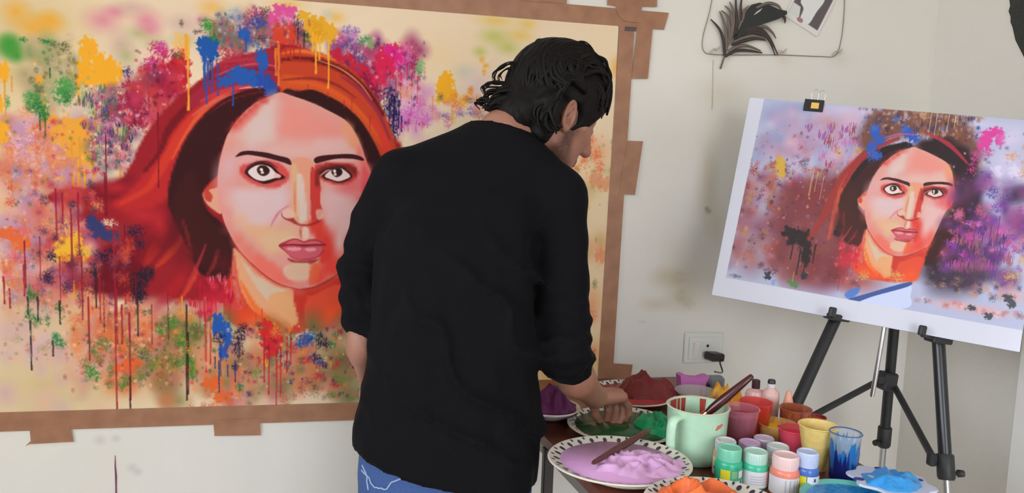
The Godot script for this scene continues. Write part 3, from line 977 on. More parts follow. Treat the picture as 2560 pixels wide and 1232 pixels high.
func build_plates() -> void:
	var up := Basis.IDENTITY
	var lilac := gloss(214, 158, 206, 0.32)
	var lilac_l := gloss(226, 176, 224, 0.35)
	var away := Basis(Vector3(0.977, 0, 0.212), -0.04)
	var c := Vector3(0.4774, 0.8120, 0.7887)
	var o := plate("large plate of flat lilac paint with a crumpled pale lilac lump", c, 0.132, away, lilac, 0.8, Vector3.ZERO)
	var st := begin()
	lumps(st, Vector3(0.03, 0.013, 0.028), 0.092, 0.068, 0.026, 4, 0.85, -1.0, 0.0, 20.0)
	obj("thick_paint", st, lilac_l, o)
	var sp := plate("plain white plate stacked under the lilac paint plate", Vector3(0.5031, 0.7810, 0.7512) + Vector3(0.0, 0, 0.0), 0.098, up, lilac, 0.0, Vector3.ZERO, false)
	sp.name = "spare_plate"
	sp.remove_meta("group")
	c = Vector3(0.5830, 0.7820, 0.5243)
	o = plate("plate of dark green paint under the man's right hand", c, 0.124, up, gloss(38, 84, 44, 0.22), 0.86, Vector3.ZERO)
	st = begin()
	lumps(st, Vector3(0.076, 0.012, 0.012), 0.05, 0.072, 0.04, 9, 0.8, -1.0, 0.0, 15.0)
	obj("thick_paint", st, gloss(10, 146, 92, 0.35), o)
	c = Vector3(0.6876, 0.7820, 0.3005)
	o = plate("plate at the wall holding a tall dark red heap", c, 0.112, up, gloss(176, 40, 44, 0.3), 0.84, Vector3.ZERO)
	st = begin()
	lumps(st, Vector3(0.045, 0.013, -0.008), 0.076, 0.068, 0.066, 15, 0.42, 0.65, 0.0, 13.0)
	obj("thick_paint", st, mottled(rgb(92, 22, 30), rgb(150, 30, 38), 5, 0.05, 14.0, 0.5), o)
	c = Vector3(0.4380, 0.8000, 0.4443)
	o = plate("small plate with a dark purple heap beside the man's waist", c, 0.068, up, gloss(90, 24, 74, 0.4), 0.9, Vector3.ZERO, false)
	st = begin()
	lumps(st, Vector3(0.002, 0.012, -0.004), 0.062, 0.056, 0.062, 22, 0.45, 0.9, 0.0, 16.0)
	obj("thick_paint", st, mottled(rgb(84, 20, 72), rgb(112, 30, 92), 6, 0.05, 16.0, 0.6), o)
	st = begin()
	lathe(st, PackedVector2Array([Vector2(0, 0), Vector2(0.058, 0), Vector2(0.06, 0.002), Vector2(0.06, 0.0175), Vector2(0.057, 0.0195), Vector2(0, 0.0195)]), Vector3(0.4539, 0.7800, 0.3867) + Vector3(0, 0.0005, 0), Basis.IDENTITY, 40)
	tag(obj("black_tin_lid", st, gloss(26, 22, 24, 0.4)), "flat black round lid under the small purple plate", "lid")
	st = begin()
	lathe(st, PackedVector2Array([Vector2(0, 0), Vector2(0.06, 0), Vector2(0.062, 0.002), Vector2(0.05, 0.037), Vector2(0.048, 0.039), Vector2(0, 0.039)]), Vector3(0.5542, 0.8250, 1.0110) * Vector3(1, 0, 1) + Vector3(0, TABLE_Y + 0.0005, 0), Basis.IDENTITY, 36)
	tag(obj("upturned_tub", st, gloss(206, 202, 196, 0.4)), "low white upturned tub under the orange paint plate", "tub")
	c = Vector3(0.5579, 0.8215, 1.0042)
	o = plate("blue-dotted plate of thick orange paint at the bottom edge", c, 0.112, away, gloss(226, 110, 66, 0.35), 0.72, Vector3(0, 0, 0.0))
	st = begin()
	lumps(st, Vector3(-0.012, 0.01, -0.028), 0.07, 0.06, 0.05, 31, 0.75, -1.0, 0.0, 15.0)
	obj("thick_paint", st, gloss(240, 118, 62, 0.35), o)
	# blue tray and a white plate of blue paint behind it
	c = Vector3(0.8460, 0.7820, 0.9595)
	o = thing("paint_bowl", "shallow teal-rimmed bowl of blue paint at the table's front right", "bowl", c)
	st = begin()
	lathe(st, PackedVector2Array([Vector2(0, 0), Vector2(0.055, 0), Vector2(0.09, 0.024), Vector2(0.092, 0.026), Vector2(0.089, 0.027), Vector2(0.054, 0.004), Vector2(0, 0.004)]), Vector3.ZERO, Basis.IDENTITY, 48)
	obj("bowl_wall", st, gloss(96, 178, 168, 0.35), o)
	st = begin()
	lathe(st, PackedVector2Array([Vector2(0, 0.005), Vector2(0.056, 0.005), Vector2(0.0835, 0.021), Vector2(0.08, 0.0214), Vector2(0, 0.02)]), Vector3.ZERO, Basis.IDENTITY, 40)
	obj("wet_paint", st, mottled(rgb(26, 96, 190), rgb(40, 170, 214), 12, 0.03, 9.0, 0.25), o)
	c = Vector3(0.9562, 0.8120, 0.9068)
	o = thing("paint_palette", "white scalloped palette heaped with bright blue paint at the right", "palette", c)
	o.rotation = Vector3(0.0, 0.2, -0.06)
	st = begin()
	var pr := PackedVector2Array()
	for k in 48:
		var a := TAU * k / 48
		var rr := 0.074 + 0.006 * cos(a * 8.0)
		pr.append(Vector2(cos(a) * rr, sin(a) * rr * 0.9))
	slab(st, Vector3(0, 0, 0), Vector3(1, 0, 0), Vector3(0, 0, -1), pr, 0.004)
	obj("palette_board", st, gloss(206, 212, 236, 0.3), o)
	st = begin()
	lumps(st, Vector3(-0.008, 0.003, 0.006), 0.056, 0.05, 0.03, 41, 0.65, -1.0, 0.0, 16.0)
	obj("thick_paint", st, mottled(rgb(36, 130, 214), rgb(60, 170, 232), 13, 0.04, 12.0, 0.35), o)
	st = begin()
	for s in [[0.058, -0.022, 0.012], [0.062, 0.01, 0.008], [-0.06, -0.018, 0.012], [0.03, -0.052, 0.011]]:
		lumps(st, Vector3(s[0], 0.003, s[1]), s[2], s[2] * 0.7, 0.006, 43, 0.3, -1.0)
	obj("paint_dabs", st, gloss(40, 50, 130, 0.35), o)

func build_cups() -> void:
	# green mug with a handle
	var c := Vector3(0.6790, 0.7800, 0.6863)
	var o := thing("green_mug", "pale green plastic mug with paint drips and a brush in it", "mug", c)
	o.rotation.y = 0.0
	var mint := mottled(rgb(196, 232, 206), rgb(186, 224, 190), 44, 0.03, 8.0, 0.3)
	var st := begin()
	var r := 0.061
	var h := 0.114
	lathe(st, PackedVector2Array([Vector2(0, 0), Vector2(r * 0.72, 0), Vector2(r * 0.82, 0.004), Vector2(r * 0.9, 0.018), Vector2(r * 0.95, 0.05), Vector2(r, h - 0.004), Vector2(r + 0.002, h - 0.001), Vector2(r, h), Vector2(r - 0.003, h - 0.002), Vector2(r * 0.9, 0.05), Vector2(r * 0.8, 0.008), Vector2(0, 0.006)]), Vector3.ZERO, Basis.IDENTITY, 56)
	obj("mug_body", st, mint, o)
	st = begin()
	var hd := Vector3(-0.86, 0, 0.5).normalized()
	var p := curve3([hd * (r * 0.97) + Vector3(0, h * 0.88, 0), hd * (r + 0.018) + Vector3(0, h * 0.87, 0), hd * (r + 0.026) + Vector3(0, h * 0.74, 0), hd * (r + 0.025) + Vector3(0, h * 0.4, 0), hd * (r + 0.014) + Vector3(0, h * 0.2, 0), hd * (r * 0.9) + Vector3(0, h * 0.18, 0)], 6)
	tube(st, p, taper(p.size(), 0.0062, 0.0062), 12, 1, 1.7, Vector3(0.5, 0, 0.86))
	obj("mug_handle", st, mint, o)
	st = begin()
	lathe(st, PackedVector2Array([Vector2(0, 0.05), Vector2(r * 0.88, 0.05), Vector2(r * 0.88, 0.053), Vector2(0, 0.054)]), Vector3.ZERO, Basis.IDENTITY, 40)
	obj("murky_water", st, gloss(110, 52, 48, 0.1), o)
	# paint runs inside the far wall and on the rim
	var g := RandomNumberGenerator.new()
	g.seed = 3
	var run_m := gloss(176, 62, 50, 0.35)
	for i in 9:
		st = begin()
		var a := -PI / 2 + g.randf_range(-0.9, 0.7)
		var rr := r - 0.0042
		var w := g.randf_range(0.03, 0.12)
		var yl := g.randf_range(0.055, 0.09)
		var rl := lerpf(r * 0.9, r - 0.003, (yl - 0.05) / (h - 0.052)) - 0.001
		quad(st, Vector3(cos(a - w) * rr, h - 0.003, sin(a - w) * rr), Vector3(cos(a + w) * rr, h - 0.003, sin(a + w) * rr), Vector3(cos(a + w * 0.6) * rl, yl, sin(a + w * 0.6) * rl), Vector3(cos(a - w * 0.6) * rl, yl, sin(a - w * 0.6) * rl))
		obj("paint_run", st, run_m, o)
	st = begin()
	lathe(st, PackedVector2Array([Vector2(r - 0.0026, h - 0.0008), Vector2(r - 0.0002, h + 0.0006), Vector2(r + 0.0024, h - 0.0012)]), Vector3.ZERO, Basis.IDENTITY, 56)
	obj("stained_rim", st, mottled(rgb(226, 190, 176), rgb(206, 214, 184), 71, 0.05, 14.0, 0.35), o)
	st = begin()
	var va := Vector3(0.30, 0, 0.95).normalized()
	for s in [[0.0, 0.087, 0.006], [0.006, 0.09, 0.004], [-0.005, 0.083, 0.0035]]:
		var t := Vector3(va.z, 0, -va.x)
		var q := PackedVector2Array()
		for k in 9:
			q.append(Vector2(cos(TAU * k / 9) * s[2], sin(TAU * k / 9) * s[2] * 0.7))
		slab(st, va * (lerpf(r * 0.95, r, (s[1] - 0.05) / 0.07) - 0.0007) + t * s[0] + Vector3(0, s[1], 0), t, Vector3(0, 1, 0), q, 0.0012)
	obj("paint_spot", st, gloss(206, 110, 96, 0.4), o)
	var red_handle := mat(rgb(72, 26, 30), 0.16)
	brush("thick brush with a glossy dark red handle standing in the green mug", c + Vector3(-0.03, 0.056, 0.0), Vector3(0.7682, 0.9660, 0.7322), 0.0085, gloss(150, 40, 50, 0.5), mat(rgb(206, 150, 120), 0.2, 0.9), red_handle, 0.03, 0.035)
	brush("brush with a dark brown handle lying across the lilac and green plates", Vector3(0.5881, 0.8380, 0.6654), Vector3(0.4123, 0.8420, 0.8287), 0.0062, gloss(70, 96, 60, 0.5), mat(rgb(120, 70, 60), 0.35, 0.5), mat(rgb(92, 46, 42), 0.4), 0.022, 0.03)
	# cups of paint
	var clear := clear_plastic(rgb(226, 206, 206), 0.2)
	o = tumbler("clear_cup", "clear ribbed tumbler of purplish red rinse water beside the mug", Vector3(0.8060, 0.7800, 0.6346), 0.026, 0.036, 0.088, clear_plastic(rgb(214, 130, 150), 0.38), gloss(150, 52, 78, 0.12), 0.8)
	o = tumbler("clear_cup", "red plastic tumbler behind the clear tumbler with red paint", Vector3(0.8713, 0.7800, 0.5793), 0.028, 0.036, 0.082, clear_plastic(rgb(222, 60, 56), 0.62), gloss(206, 52, 50, 0.25), 0.72)
	o = tumbler("paint_tub", "clear tub with a band of bright yellow paint", Vector3(0.9026, 0.7800, 0.6217), 0.037, 0.041, 0.046, clear_plastic(rgb(240, 206, 130), 0.4), gloss(250, 196, 24, 0.3), 0.72, "tub")
	streaks(o, 0.034, 0.039, 0.052, gloss(232, 170, 60, 0.35), 4, 8, 0.5, 0.9)
	o = tumbler("paint_tub", "clear tub of pinkish red paint in front of the yellow cup", Vector3(0.8947, 0.7800, 0.6981), 0.031, 0.034, 0.062, clear_plastic(rgb(226, 84, 108), 0.6), gloss(222, 52, 78, 0.2), 0.78, "tub")
	streaks(o, 0.031, 0.035, 0.058, gloss(214, 44, 70, 0.3), 6, 8, 0.7, 0.98)
	o = tumbler("yellow_cup", "tall pale yellow cup with a flared rim and ochre stains", Vector3(0.9048, 0.7800, 0.7577), 0.021, 0.037, 0.09, mottled(rgb(238, 220, 150), rgb(226, 190, 100), 25, 0.02, 12.0, 0.3), gloss(226, 190, 70, 0.3), 0.55)
	o = tumbler("blue_glass", "clear glass streaked with deep blue paint at the table's right", Vector3(0.9247, 0.7800, 0.8144), 0.023, 0.028, 0.094, clear_plastic(rgb(190, 214, 232), 0.22), gloss(26, 36, 120, 0.25), 0.5)
	coat(o, 0.023, 0.028, 0.094, gloss(30, 110, 180, 0.3), 8, 0.72, 0.6)
	coat(o, 0.0236, 0.0286, 0.094, gloss(28, 38, 118, 0.3), 10, 0.45, 0.75)
	st = begin()
	lathe(st, PackedVector2Array([Vector2(0.0275, 0.0925), Vector2(0.0305, 0.0935), Vector2(0.029, 0.0953)]), Vector3.ZERO, Basis.IDENTITY, 40)
	obj("stained_rim", st, gloss(70, 96, 150, 0.3), o)
	o = tumbler("brown_cup", "short clear cup smeared with brown paint below the easel leg", Vector3(0.9670, 0.7800, 0.5845), 0.029, 0.034, 0.066, clear_plastic(rgb(170, 90, 60), 0.7), gloss(120, 50, 34, 0.35), 0.6)
	coat(o, 0.029, 0.034, 0.066, gloss(128, 58, 40, 0.35), 12, 0.7, 0.7)
	o = tumbler("small_cup", "small dark red cup behind the yellow cup", Vector3(1.0490, 0.7800, 0.5463), 0.018, 0.02, 0.03, gloss(150, 56, 50, 0.35), gloss(190, 90, 60, 0.35), 0.8)
	# peach cone tube behind the brown cup
	st = begin()
	lathe(st, PackedVector2Array([Vector2(0, 0), Vector2(0.012, 0), Vector2(0.013, 0.05), Vector2(0.006, 0.082), Vector2(0.0025, 0.086), Vector2(0, 0.086)]), Vector3(0.9870, 0.7800, 0.5238), Basis.IDENTITY, 20)
	tag(obj("nozzle_tube", st, gloss(228, 164, 140, 0.4)), "peach tube with a cone nozzle behind the brown cup", "tube")
	# pink bottles
	o = thing("pink_bottle", "pale pink bottle with a square dark cap behind the red tumbler", "bottle", Vector3(0.9377, 0.7800, 0.4629))
	st = begin()
	lathe(st, PackedVector2Array([Vector2(0, 0), Vector2(0.022, 0), Vector2(0.024, 0.004), Vector2(0.024, 0.06), Vector2(0.02, 0.069), Vector2(0.009, 0.073), Vector2(0.009, 0.077), Vector2(0, 0.077)]), Vector3.ZERO, Basis.IDENTITY, 32)
	obj("bottle_body", st, gloss(228, 184, 180, 0.3), o)
	st = begin()
	lathe(st, PackedVector2Array([Vector2(0, 0.075), Vector2(0.0095, 0.075), Vector2(0.0095, 0.094), Vector2(0.008, 0.0955), Vector2(0, 0.0955)]), Vector3.ZERO, Basis.IDENTITY, 24)
	obj("bottle_cap", st, gloss(62, 34, 40, 0.35), o)
	o = thing("pink_bottle", "tall pale pink bottle with a black and white cap", "bottle", Vector3(0.9597, 0.7800, 0.4935))
	st = begin()
	lathe(st, PackedVector2Array([Vector2(0, 0), Vector2(0.018, 0), Vector2(0.02, 0.004), Vector2(0.02, 0.066), Vector2(0.018, 0.076), Vector2(0.008, 0.084), Vector2(0.008, 0.088), Vector2(0, 0.088)]), Vector3.ZERO, Basis.IDENTITY, 32)
	obj("bottle_body", st, gloss(230, 190, 184, 0.3), o)
	st = begin()
	lathe(st, PackedVector2Array([Vector2(0.0086, 0.086), Vector2(0.0088, 0.096), Vector2(0.0088, 0.096)]), Vector3.ZERO, Basis.IDENTITY, 24)
	var cap2 := obj("bottle_cap", st, gloss(222, 222, 220, 0.35), o)
	st = begin()
	lathe(st, PackedVector2Array([Vector2(0.0, 0.104), Vector2(0.0075, 0.104), Vector2(0.009, 0.101), Vector2(0.009, 0.095), Vector2(0, 0.095)]), Vector3.ZERO, Basis.IDENTITY, 24)
	obj("cap_top", st, gloss(40, 40, 42, 0.35), cap2)
	# glass bowl, pouch, lilac sponge, adapter at the back
	o = tumbler("clear_bowl", "low clear bowl at the wall behind the mug", Vector3(0.8464, 0.7800, 0.3381), 0.036, 0.052, 0.034, clear_plastic(rgb(200, 200, 196), 0.35), gloss(214, 160, 110, 0.3), 0.3, "bowl")
	st = begin()
	lumps(st, Vector3(0.9148, 0.7800, 0.3378) + Vector3(0.0, 0.001, 0), 0.032, 0.03, 0.08, 52, 0.4, -1.0, 0.0, 20.0)
	tag(obj("yellow_rag", st, gloss(240, 172, 40, 0.5)), "crumpled yellow-orange rag behind the leaning brush", "rag")
	st = begin()
	lumps(st, Vector3(0.9519, 0.7800, 0.3478) + Vector3(0.0, 0.001, 0), 0.026, 0.022, 0.05, 57, 0.45, -1.0, 0.0, 22.0)
	tag(obj("yellow_rag", st, gloss(236, 162, 36, 0.5)), "smaller crumpled yellow rag right beside the brush handle", "rag")
	st = begin()
	var sp := Vector3(0.8710, 0.7800, 0.2627)
	var so := PackedVector2Array([Vector2(-0.036, 0.0), Vector2(0.034, 0.0), Vector2(0.034, 0.03), Vector2(0.042, 0.05), Vector2(0.03, 0.05), Vector2(0.015, 0.045), Vector2(-0.012, 0.047), Vector2(-0.03, 0.056), Vector2(-0.04, 0.053), Vector2(-0.037, 0.03)])
	slab(st, sp + Vector3(0, 0.001, -0.015), Vector3(1, 0, 0), Vector3(0, 1, 0), so, 0.03)
	tag(obj("lilac_sponge", st, mottled(rgb(206, 126, 196), rgb(190, 108, 178), 61, 0.06, 20.0, 0.85)), "lilac sponge with a hollowed top standing at the wall", "sponge")
	o = thing("power_adapter", "grey and black power adapter block behind the yellow rag", "adapter", Vector3(0.9281, 0.7800, 0.2676))
	st = begin()
	box(st, Vector3(0.006, 0.0255, 0), Vector3(0.05, 0.05, 0.03), Basis.IDENTITY, 0.009)
	obj("adapter_body", st, gloss(112, 116, 126, 0.4), o)
	st = begin()
	box(st, Vector3(-0.02, 0.018, 0.002), Vector3(0.008, 0.032, 0.032), Basis.IDENTITY, 0.002)
	obj("black_end", st, gloss(34, 32, 40, 0.4), o)

func build_jars() -> void:
	var W := gloss(222, 220, 224, 0.45)
	var Y := gloss(214, 206, 46, 0.45)
	var K := gloss(60, 76, 84, 0.45)
	var G := gloss(126, 182, 132, 0.45)
	var I := gloss(56, 50, 130, 0.45)
	var L := gloss(184, 186, 198, 0.45)
	var lines := [[-0.9, 0.5, 0.2, 0.25, L], [-0.9, 0.4, 0.36, 0.41, L], [-0.9, 0.5, 0.52, 0.57, L], [-0.9, 0.2, 0.68, 0.73, L]]
	jar(Vector3(0.6850, 0.7800, 0.8109), 0.025, 0.074, gloss(52, 176, 138, 0.25), gloss(126, 206, 176, 0.3), gloss(60, 170, 130, 0.4), "green paint jar with yellow label stripe and mint cap", 0.35, [[-1.4, -0.7, 0.0, 1.0, Y], [-0.6, -0.15, 0.55, 0.95, G], [-0.05, 0.45, 0.55, 0.95, W], [-0.6, 0.1, 0.0, 0.4, W], [0.15, 0.3, 0.05, 0.35, K], [0.35, 0.5, 0.0, 0.4, W]], 0.29)
	jar(Vector3(0.7016, 0.7800, 0.7650), 0.022, 0.07, gloss(196, 150, 130, 0.3), gloss(206, 200, 204, 0.3), W, "white-capped paint jar half hidden behind the green jar", -0.7, [[-0.9, -0.2, 0.6, 0.95, Y], [-0.9, -0.2, 0.3, 0.5, gloss(196, 110, 90, 0.4)]], 0.26)
	jar(Vector3(0.7366, 0.7800, 0.8154), 0.0255, 0.066, gloss(70, 190, 156, 0.25), gloss(186, 222, 210, 0.3), W, "teal paint jar with a plain white text label", 0.1, lines, 0.29)
	jar(Vector3(0.7737, 0.7800, 0.8549), 0.0262, 0.073, gloss(238, 138, 118, 0.25), gloss(238, 206, 204, 0.3), W, "peach paint jar with a pale pink cap", 0.0, [[0.75, 1.2, 0.0, 1.0, Y], [-0.5, -0.42, 0.1, 0.9, L], [-0.2, -0.12, 0.1, 0.9, L], [0.1, 0.18, 0.1, 0.9, L], [0.38, 0.46, 0.1, 0.9, L]], 0.31)
	jar(Vector3(0.8136, 0.7800, 0.8616), 0.0215, 0.08, gloss(72, 110, 186, 0.25), gloss(192, 204, 232, 0.3), I, "slim blue paint jar with a pale blue cap", 0.0, [[-1.3, -0.55, 0.0, 1.0, Y], [-0.5, 1.1, 0.6, 1.0, W], [0.05, 0.25, 0.72, 0.9, I]], 0.32)
	jar(Vector3(0.7708, 0.7800, 0.7340), 0.0235, 0.052, gloss(140, 70, 120, 0.3), gloss(206, 170, 214, 0.3), gloss(150, 96, 140, 0.4), "purple paint jar with a lilac cap between the green jars", 0.3, [], 0.34)
	jar(Vector3(0.8162, 0.7800, 0.7105), 0.0225, 0.05, gloss(150, 110, 140, 0.3), gloss(200, 184, 206, 0.3), gloss(170, 130, 160, 0.4), "mauve-capped paint jar just below the yellow tub", 0.1, [], 0.34)
	jar(Vector3(0.8180, 0.7800, 0.7594), 0.0235, 0.052, gloss(190, 190, 180, 0.3), gloss(212, 222, 220, 0.3), W, "paint jar with a greyish white cap behind the peach jar", 0.0, [], 0.34)


# ---------------------------------------------------------------- the painter
# surface of a distance field, one vertex in each cell it crosses
func net(st: SurfaceTool, lo: Vector3, hi: Vector3, h: float, f: Callable, shift = null, tinted = null) -> void:
	var nx := int(ceil((hi.x - lo.x) / h / 4.0)) * 4 + 1
	var ny := int(ceil((hi.y - lo.y) / h / 4.0)) * 4 + 1
	var nz := int(ceil((hi.z - lo.z) / h / 4.0)) * 4 + 1
	var v := PackedFloat32Array()
	v.resize(nx * ny * nz)
	v.fill(1.0)
	var sx := 1
	var sy := nx
	var sz := nx * ny
	var live := []
	var reach := h * 4.6
	for bz in range(0, nz - 1, 4):
		for by in range(0, ny - 1, 4):
			for bx in range(0, nx - 1, 4):
				var c: float = f.call(lo + Vector3(bx + 2, by + 2, bz + 2) * h)
				if c > reach:
					continue
				if c < -reach:
					for k in 5:
						for j in 5:
							for i in 5:
								var at := (bx + i) + (by + j) * sy + (bz + k) * sz
								if v[at] == 1.0:
									v[at] = -1.0
					continue
				live.append(Vector3i(bx, by, bz))
				for k in 5:
					for j in 5:
						for i in 5:
							var at := (bx + i) + (by + j) * sy + (bz + k) * sz
							if absf(v[at]) == 1.0:
								v[at] = f.call(lo + Vector3(bx + i, by + j, bz + k) * h)
	var id := {}
	var vs := PackedVector3Array()
	var off := [0, sx, sy, sx + sy, sz, sx + sz, sy + sz, sx + sy + sz]
	var pos := [Vector3(0, 0, 0), Vector3(1, 0, 0), Vector3(0, 1, 0), Vector3(1, 1, 0), Vector3(0, 0, 1), Vector3(1, 0, 1), Vector3(0, 1, 1), Vector3(1, 1, 1)]
	var edges := [[0, 1], [2, 3], [4, 5], [6, 7], [0, 2], [1, 3], [4, 6], [5, 7], [0, 4], [1, 5], [2, 6], [3, 7]]
	for b in live:
		for k in 4:
			for j in 4:
				for i in 4:
					var at: int = (b.x + i) + (b.y + j) * sy + (b.z + k) * sz
					var inside := 0
					for q in 8:
						if v[at + off[q]] < 0.0:
							inside += 1
					if inside == 0 or inside == 8:
						continue
					var s := Vector3.ZERO
					var n := 0
					for e in edges:
						var a: float = v[at + off[e[0]]]
						var d: float = v[at + off[e[1]]]
						if (a < 0.0) != (d < 0.0):
							s += pos[e[0]].lerp(pos[e[1]], a / (a - d))
							n += 1
					id[at] = vs.size()
					var p := lo + (Vector3(b.x + i, b.y + j, b.z + k) + s / n) * h
					vs.append(p)
	var cs := PackedColorArray()
	if tinted != null:
		for q in vs:
			cs.append(tinted.call(q))
	if shift != null:
		for i in vs.size():
			vs[i] = shift.call(vs[i])
	st.set_smooth_group(0)
	for at in id:
		var a: int = at
		for e in [[sx, sy, sz], [sy, sz, sx], [sz, sx, sy]]:
			var in0 := v[a] < 0.0
			if in0 == (v[a + e[0]] < 0.0):
				continue
			if id.has(a - e[1]) and id.has(a - e[2]) and id.has(a - e[1] - e[2]):
				var p0: Vector3 = vs[id[a]]
				var p1: Vector3 = vs[id[a - e[1]]]
				var p2: Vector3 = vs[id[a - e[1] - e[2]]]
				var p3: Vector3 = vs[id[a - e[2]]]
				if tinted != null:
					var ix := [id[a], id[a - e[1]], id[a - e[1] - e[2]], id[a - e[2]]]
					for k in ([0, 3, 2, 0, 2, 1] if in0 else [0, 1, 2, 0, 2, 3]):
						st.set_color(cs[ix[k]])
						st.add_vertex(vs[ix[k]])
					st.set_color(Color.WHITE)
				elif in0:
					quad(st, p0, p3, p2, p1)
				else:
					quad(st, p0, p1, p2, p3)

func smin(a: float, b: float, k: float) -> float:
	var h := maxf(k - absf(a - b), 0.0) / k
	return minf(a, b) - h * h * k * 0.25

# chain of bones: [from, to, radius, radius]
func bone(p: Vector3, b: Array) -> float:
	var pa: Vector3 = p - b[0]
	var ba: Vector3 = b[1] - b[0]
	var h := clampf(pa.dot(ba) / ba.length_squared(), 0.0, 1.0)
	return (pa - ba * h).length() - lerpf(b[2], b[3], h)

func chain(j: Array, out: Array) -> void:
	for i in j.size() - 1:
		out.append([j[i][0], j[i + 1][0], j[i][1], j[i + 1][1]])

func bones_d(p: Vector3, bs: Array, k: float) -> float:
	var d := 9.0
	for b in bs:
		d = smin(d, bone(p, b), k)
	return d

func bounds(bs: Array) -> AABB:
	var lo := Vector3.ONE * 99.0
	var hi := -lo
	for b in bs:
		for e in 2:
			var r: float = b[2 + e] + 0.012
			lo = lo.min(b[e] - Vector3.ONE * r)
			hi = hi.max(b[e] + Vector3.ONE * r)
	return AABB(lo, hi - lo)

func ell(p: Vector3, c: Vector3, r: Vector3) -> float:
	var q := (p - c) / r
	var k0 := q.length()
	var k1 := (q / r).length()
	return k0 * (k0 - 1.0) / maxf(k1, 1e-5)

var lat := Vector3(0.9773, 0, 0.2121)
var fwd := Vector3(0.2121, 0, -0.9773)
# height, centre x, centre z, half width, half depth of the shirt
var trunk := [
	[0.66, 0.179, 0.636, 0.168, 0.118], [0.719, 0.179, 0.634, 0.174, 0.12], [0.786, 0.177, 0.627, 0.180, 0.124], [0.847, 0.178, 0.615, 0.181, 0.124], [0.893, 0.184, 0.606, 0.174, 0.12],
	[0.969, 0.191, 0.590, 0.162, 0.115], [1.046, 0.195, 0.567, 0.158, 0.116], [1.124, 0.197, 0.544, 0.159, 0.12], [1.203, 0.203, 0.511, 0.163, 0.122],
	[1.269, 0.222, 0.489, 0.168, 0.115], [1.328, 0.244, 0.467, 0.150, 0.095], [1.380, 0.281, 0.453, 0.105, 0.07], [1.415, 0.300, 0.444, 0.065, 0.055], [1.46, 0.31, 0.44, 0.05, 0.045],
]

func trunk_d(p: Vector3, ease: float) -> float:
	var i := 0
	while i < trunk.size() - 2 and p.y > trunk[i + 1][0]:
		i += 1
	var a: Array = trunk[i]
	var b: Array = trunk[i + 1]
	var t := clampf((p.y - a[0]) / (b[0] - a[0]), 0.0, 1.0)
	t = t * t * (3.0 - 2.0 * t) * 0.4 + t * 0.6
	var q := Vector3(p.x - lerpf(a[1], b[1], t), 0, p.z - lerpf(a[2], b[2], t))
	var w := lerpf(a[3], b[3], t) - ease
	var dp := lerpf(a[4], b[4], t) - ease
	var u := absf(q.dot(lat)) / w
	var v := absf(q.dot(fwd)) / dp
	var e := pow(pow(u, 2.3) + pow(v, 2.3), 1.0 / 2.3)
	var d := (e - 1.0) * minf(w, dp)
	return maxf(d, maxf(p.y - 1.47, trunk[0][0] - p.y))

func hand_chain(wrist: Vector3, fingers: Array, out: Array) -> void:
	for k in fingers.size():
		var f: Array = fingers[k]
		var r: float = [0.0095, 0.0088, 0.0092, 0.0086, 0.0076][k]
		out.append([wrist, f[0], 0.021 if k > 0 else 0.017, 0.0125 if k > 0 else 0.0125])
		for i in f.size() - 1:
			var s := float(i) / (f.size() - 1)
			out.append([f[i], f[i + 1], r * (1.15 - 0.25 * s), r * (1.02 - 0.22 * (i + 1.0) / (f.size() - 1))])

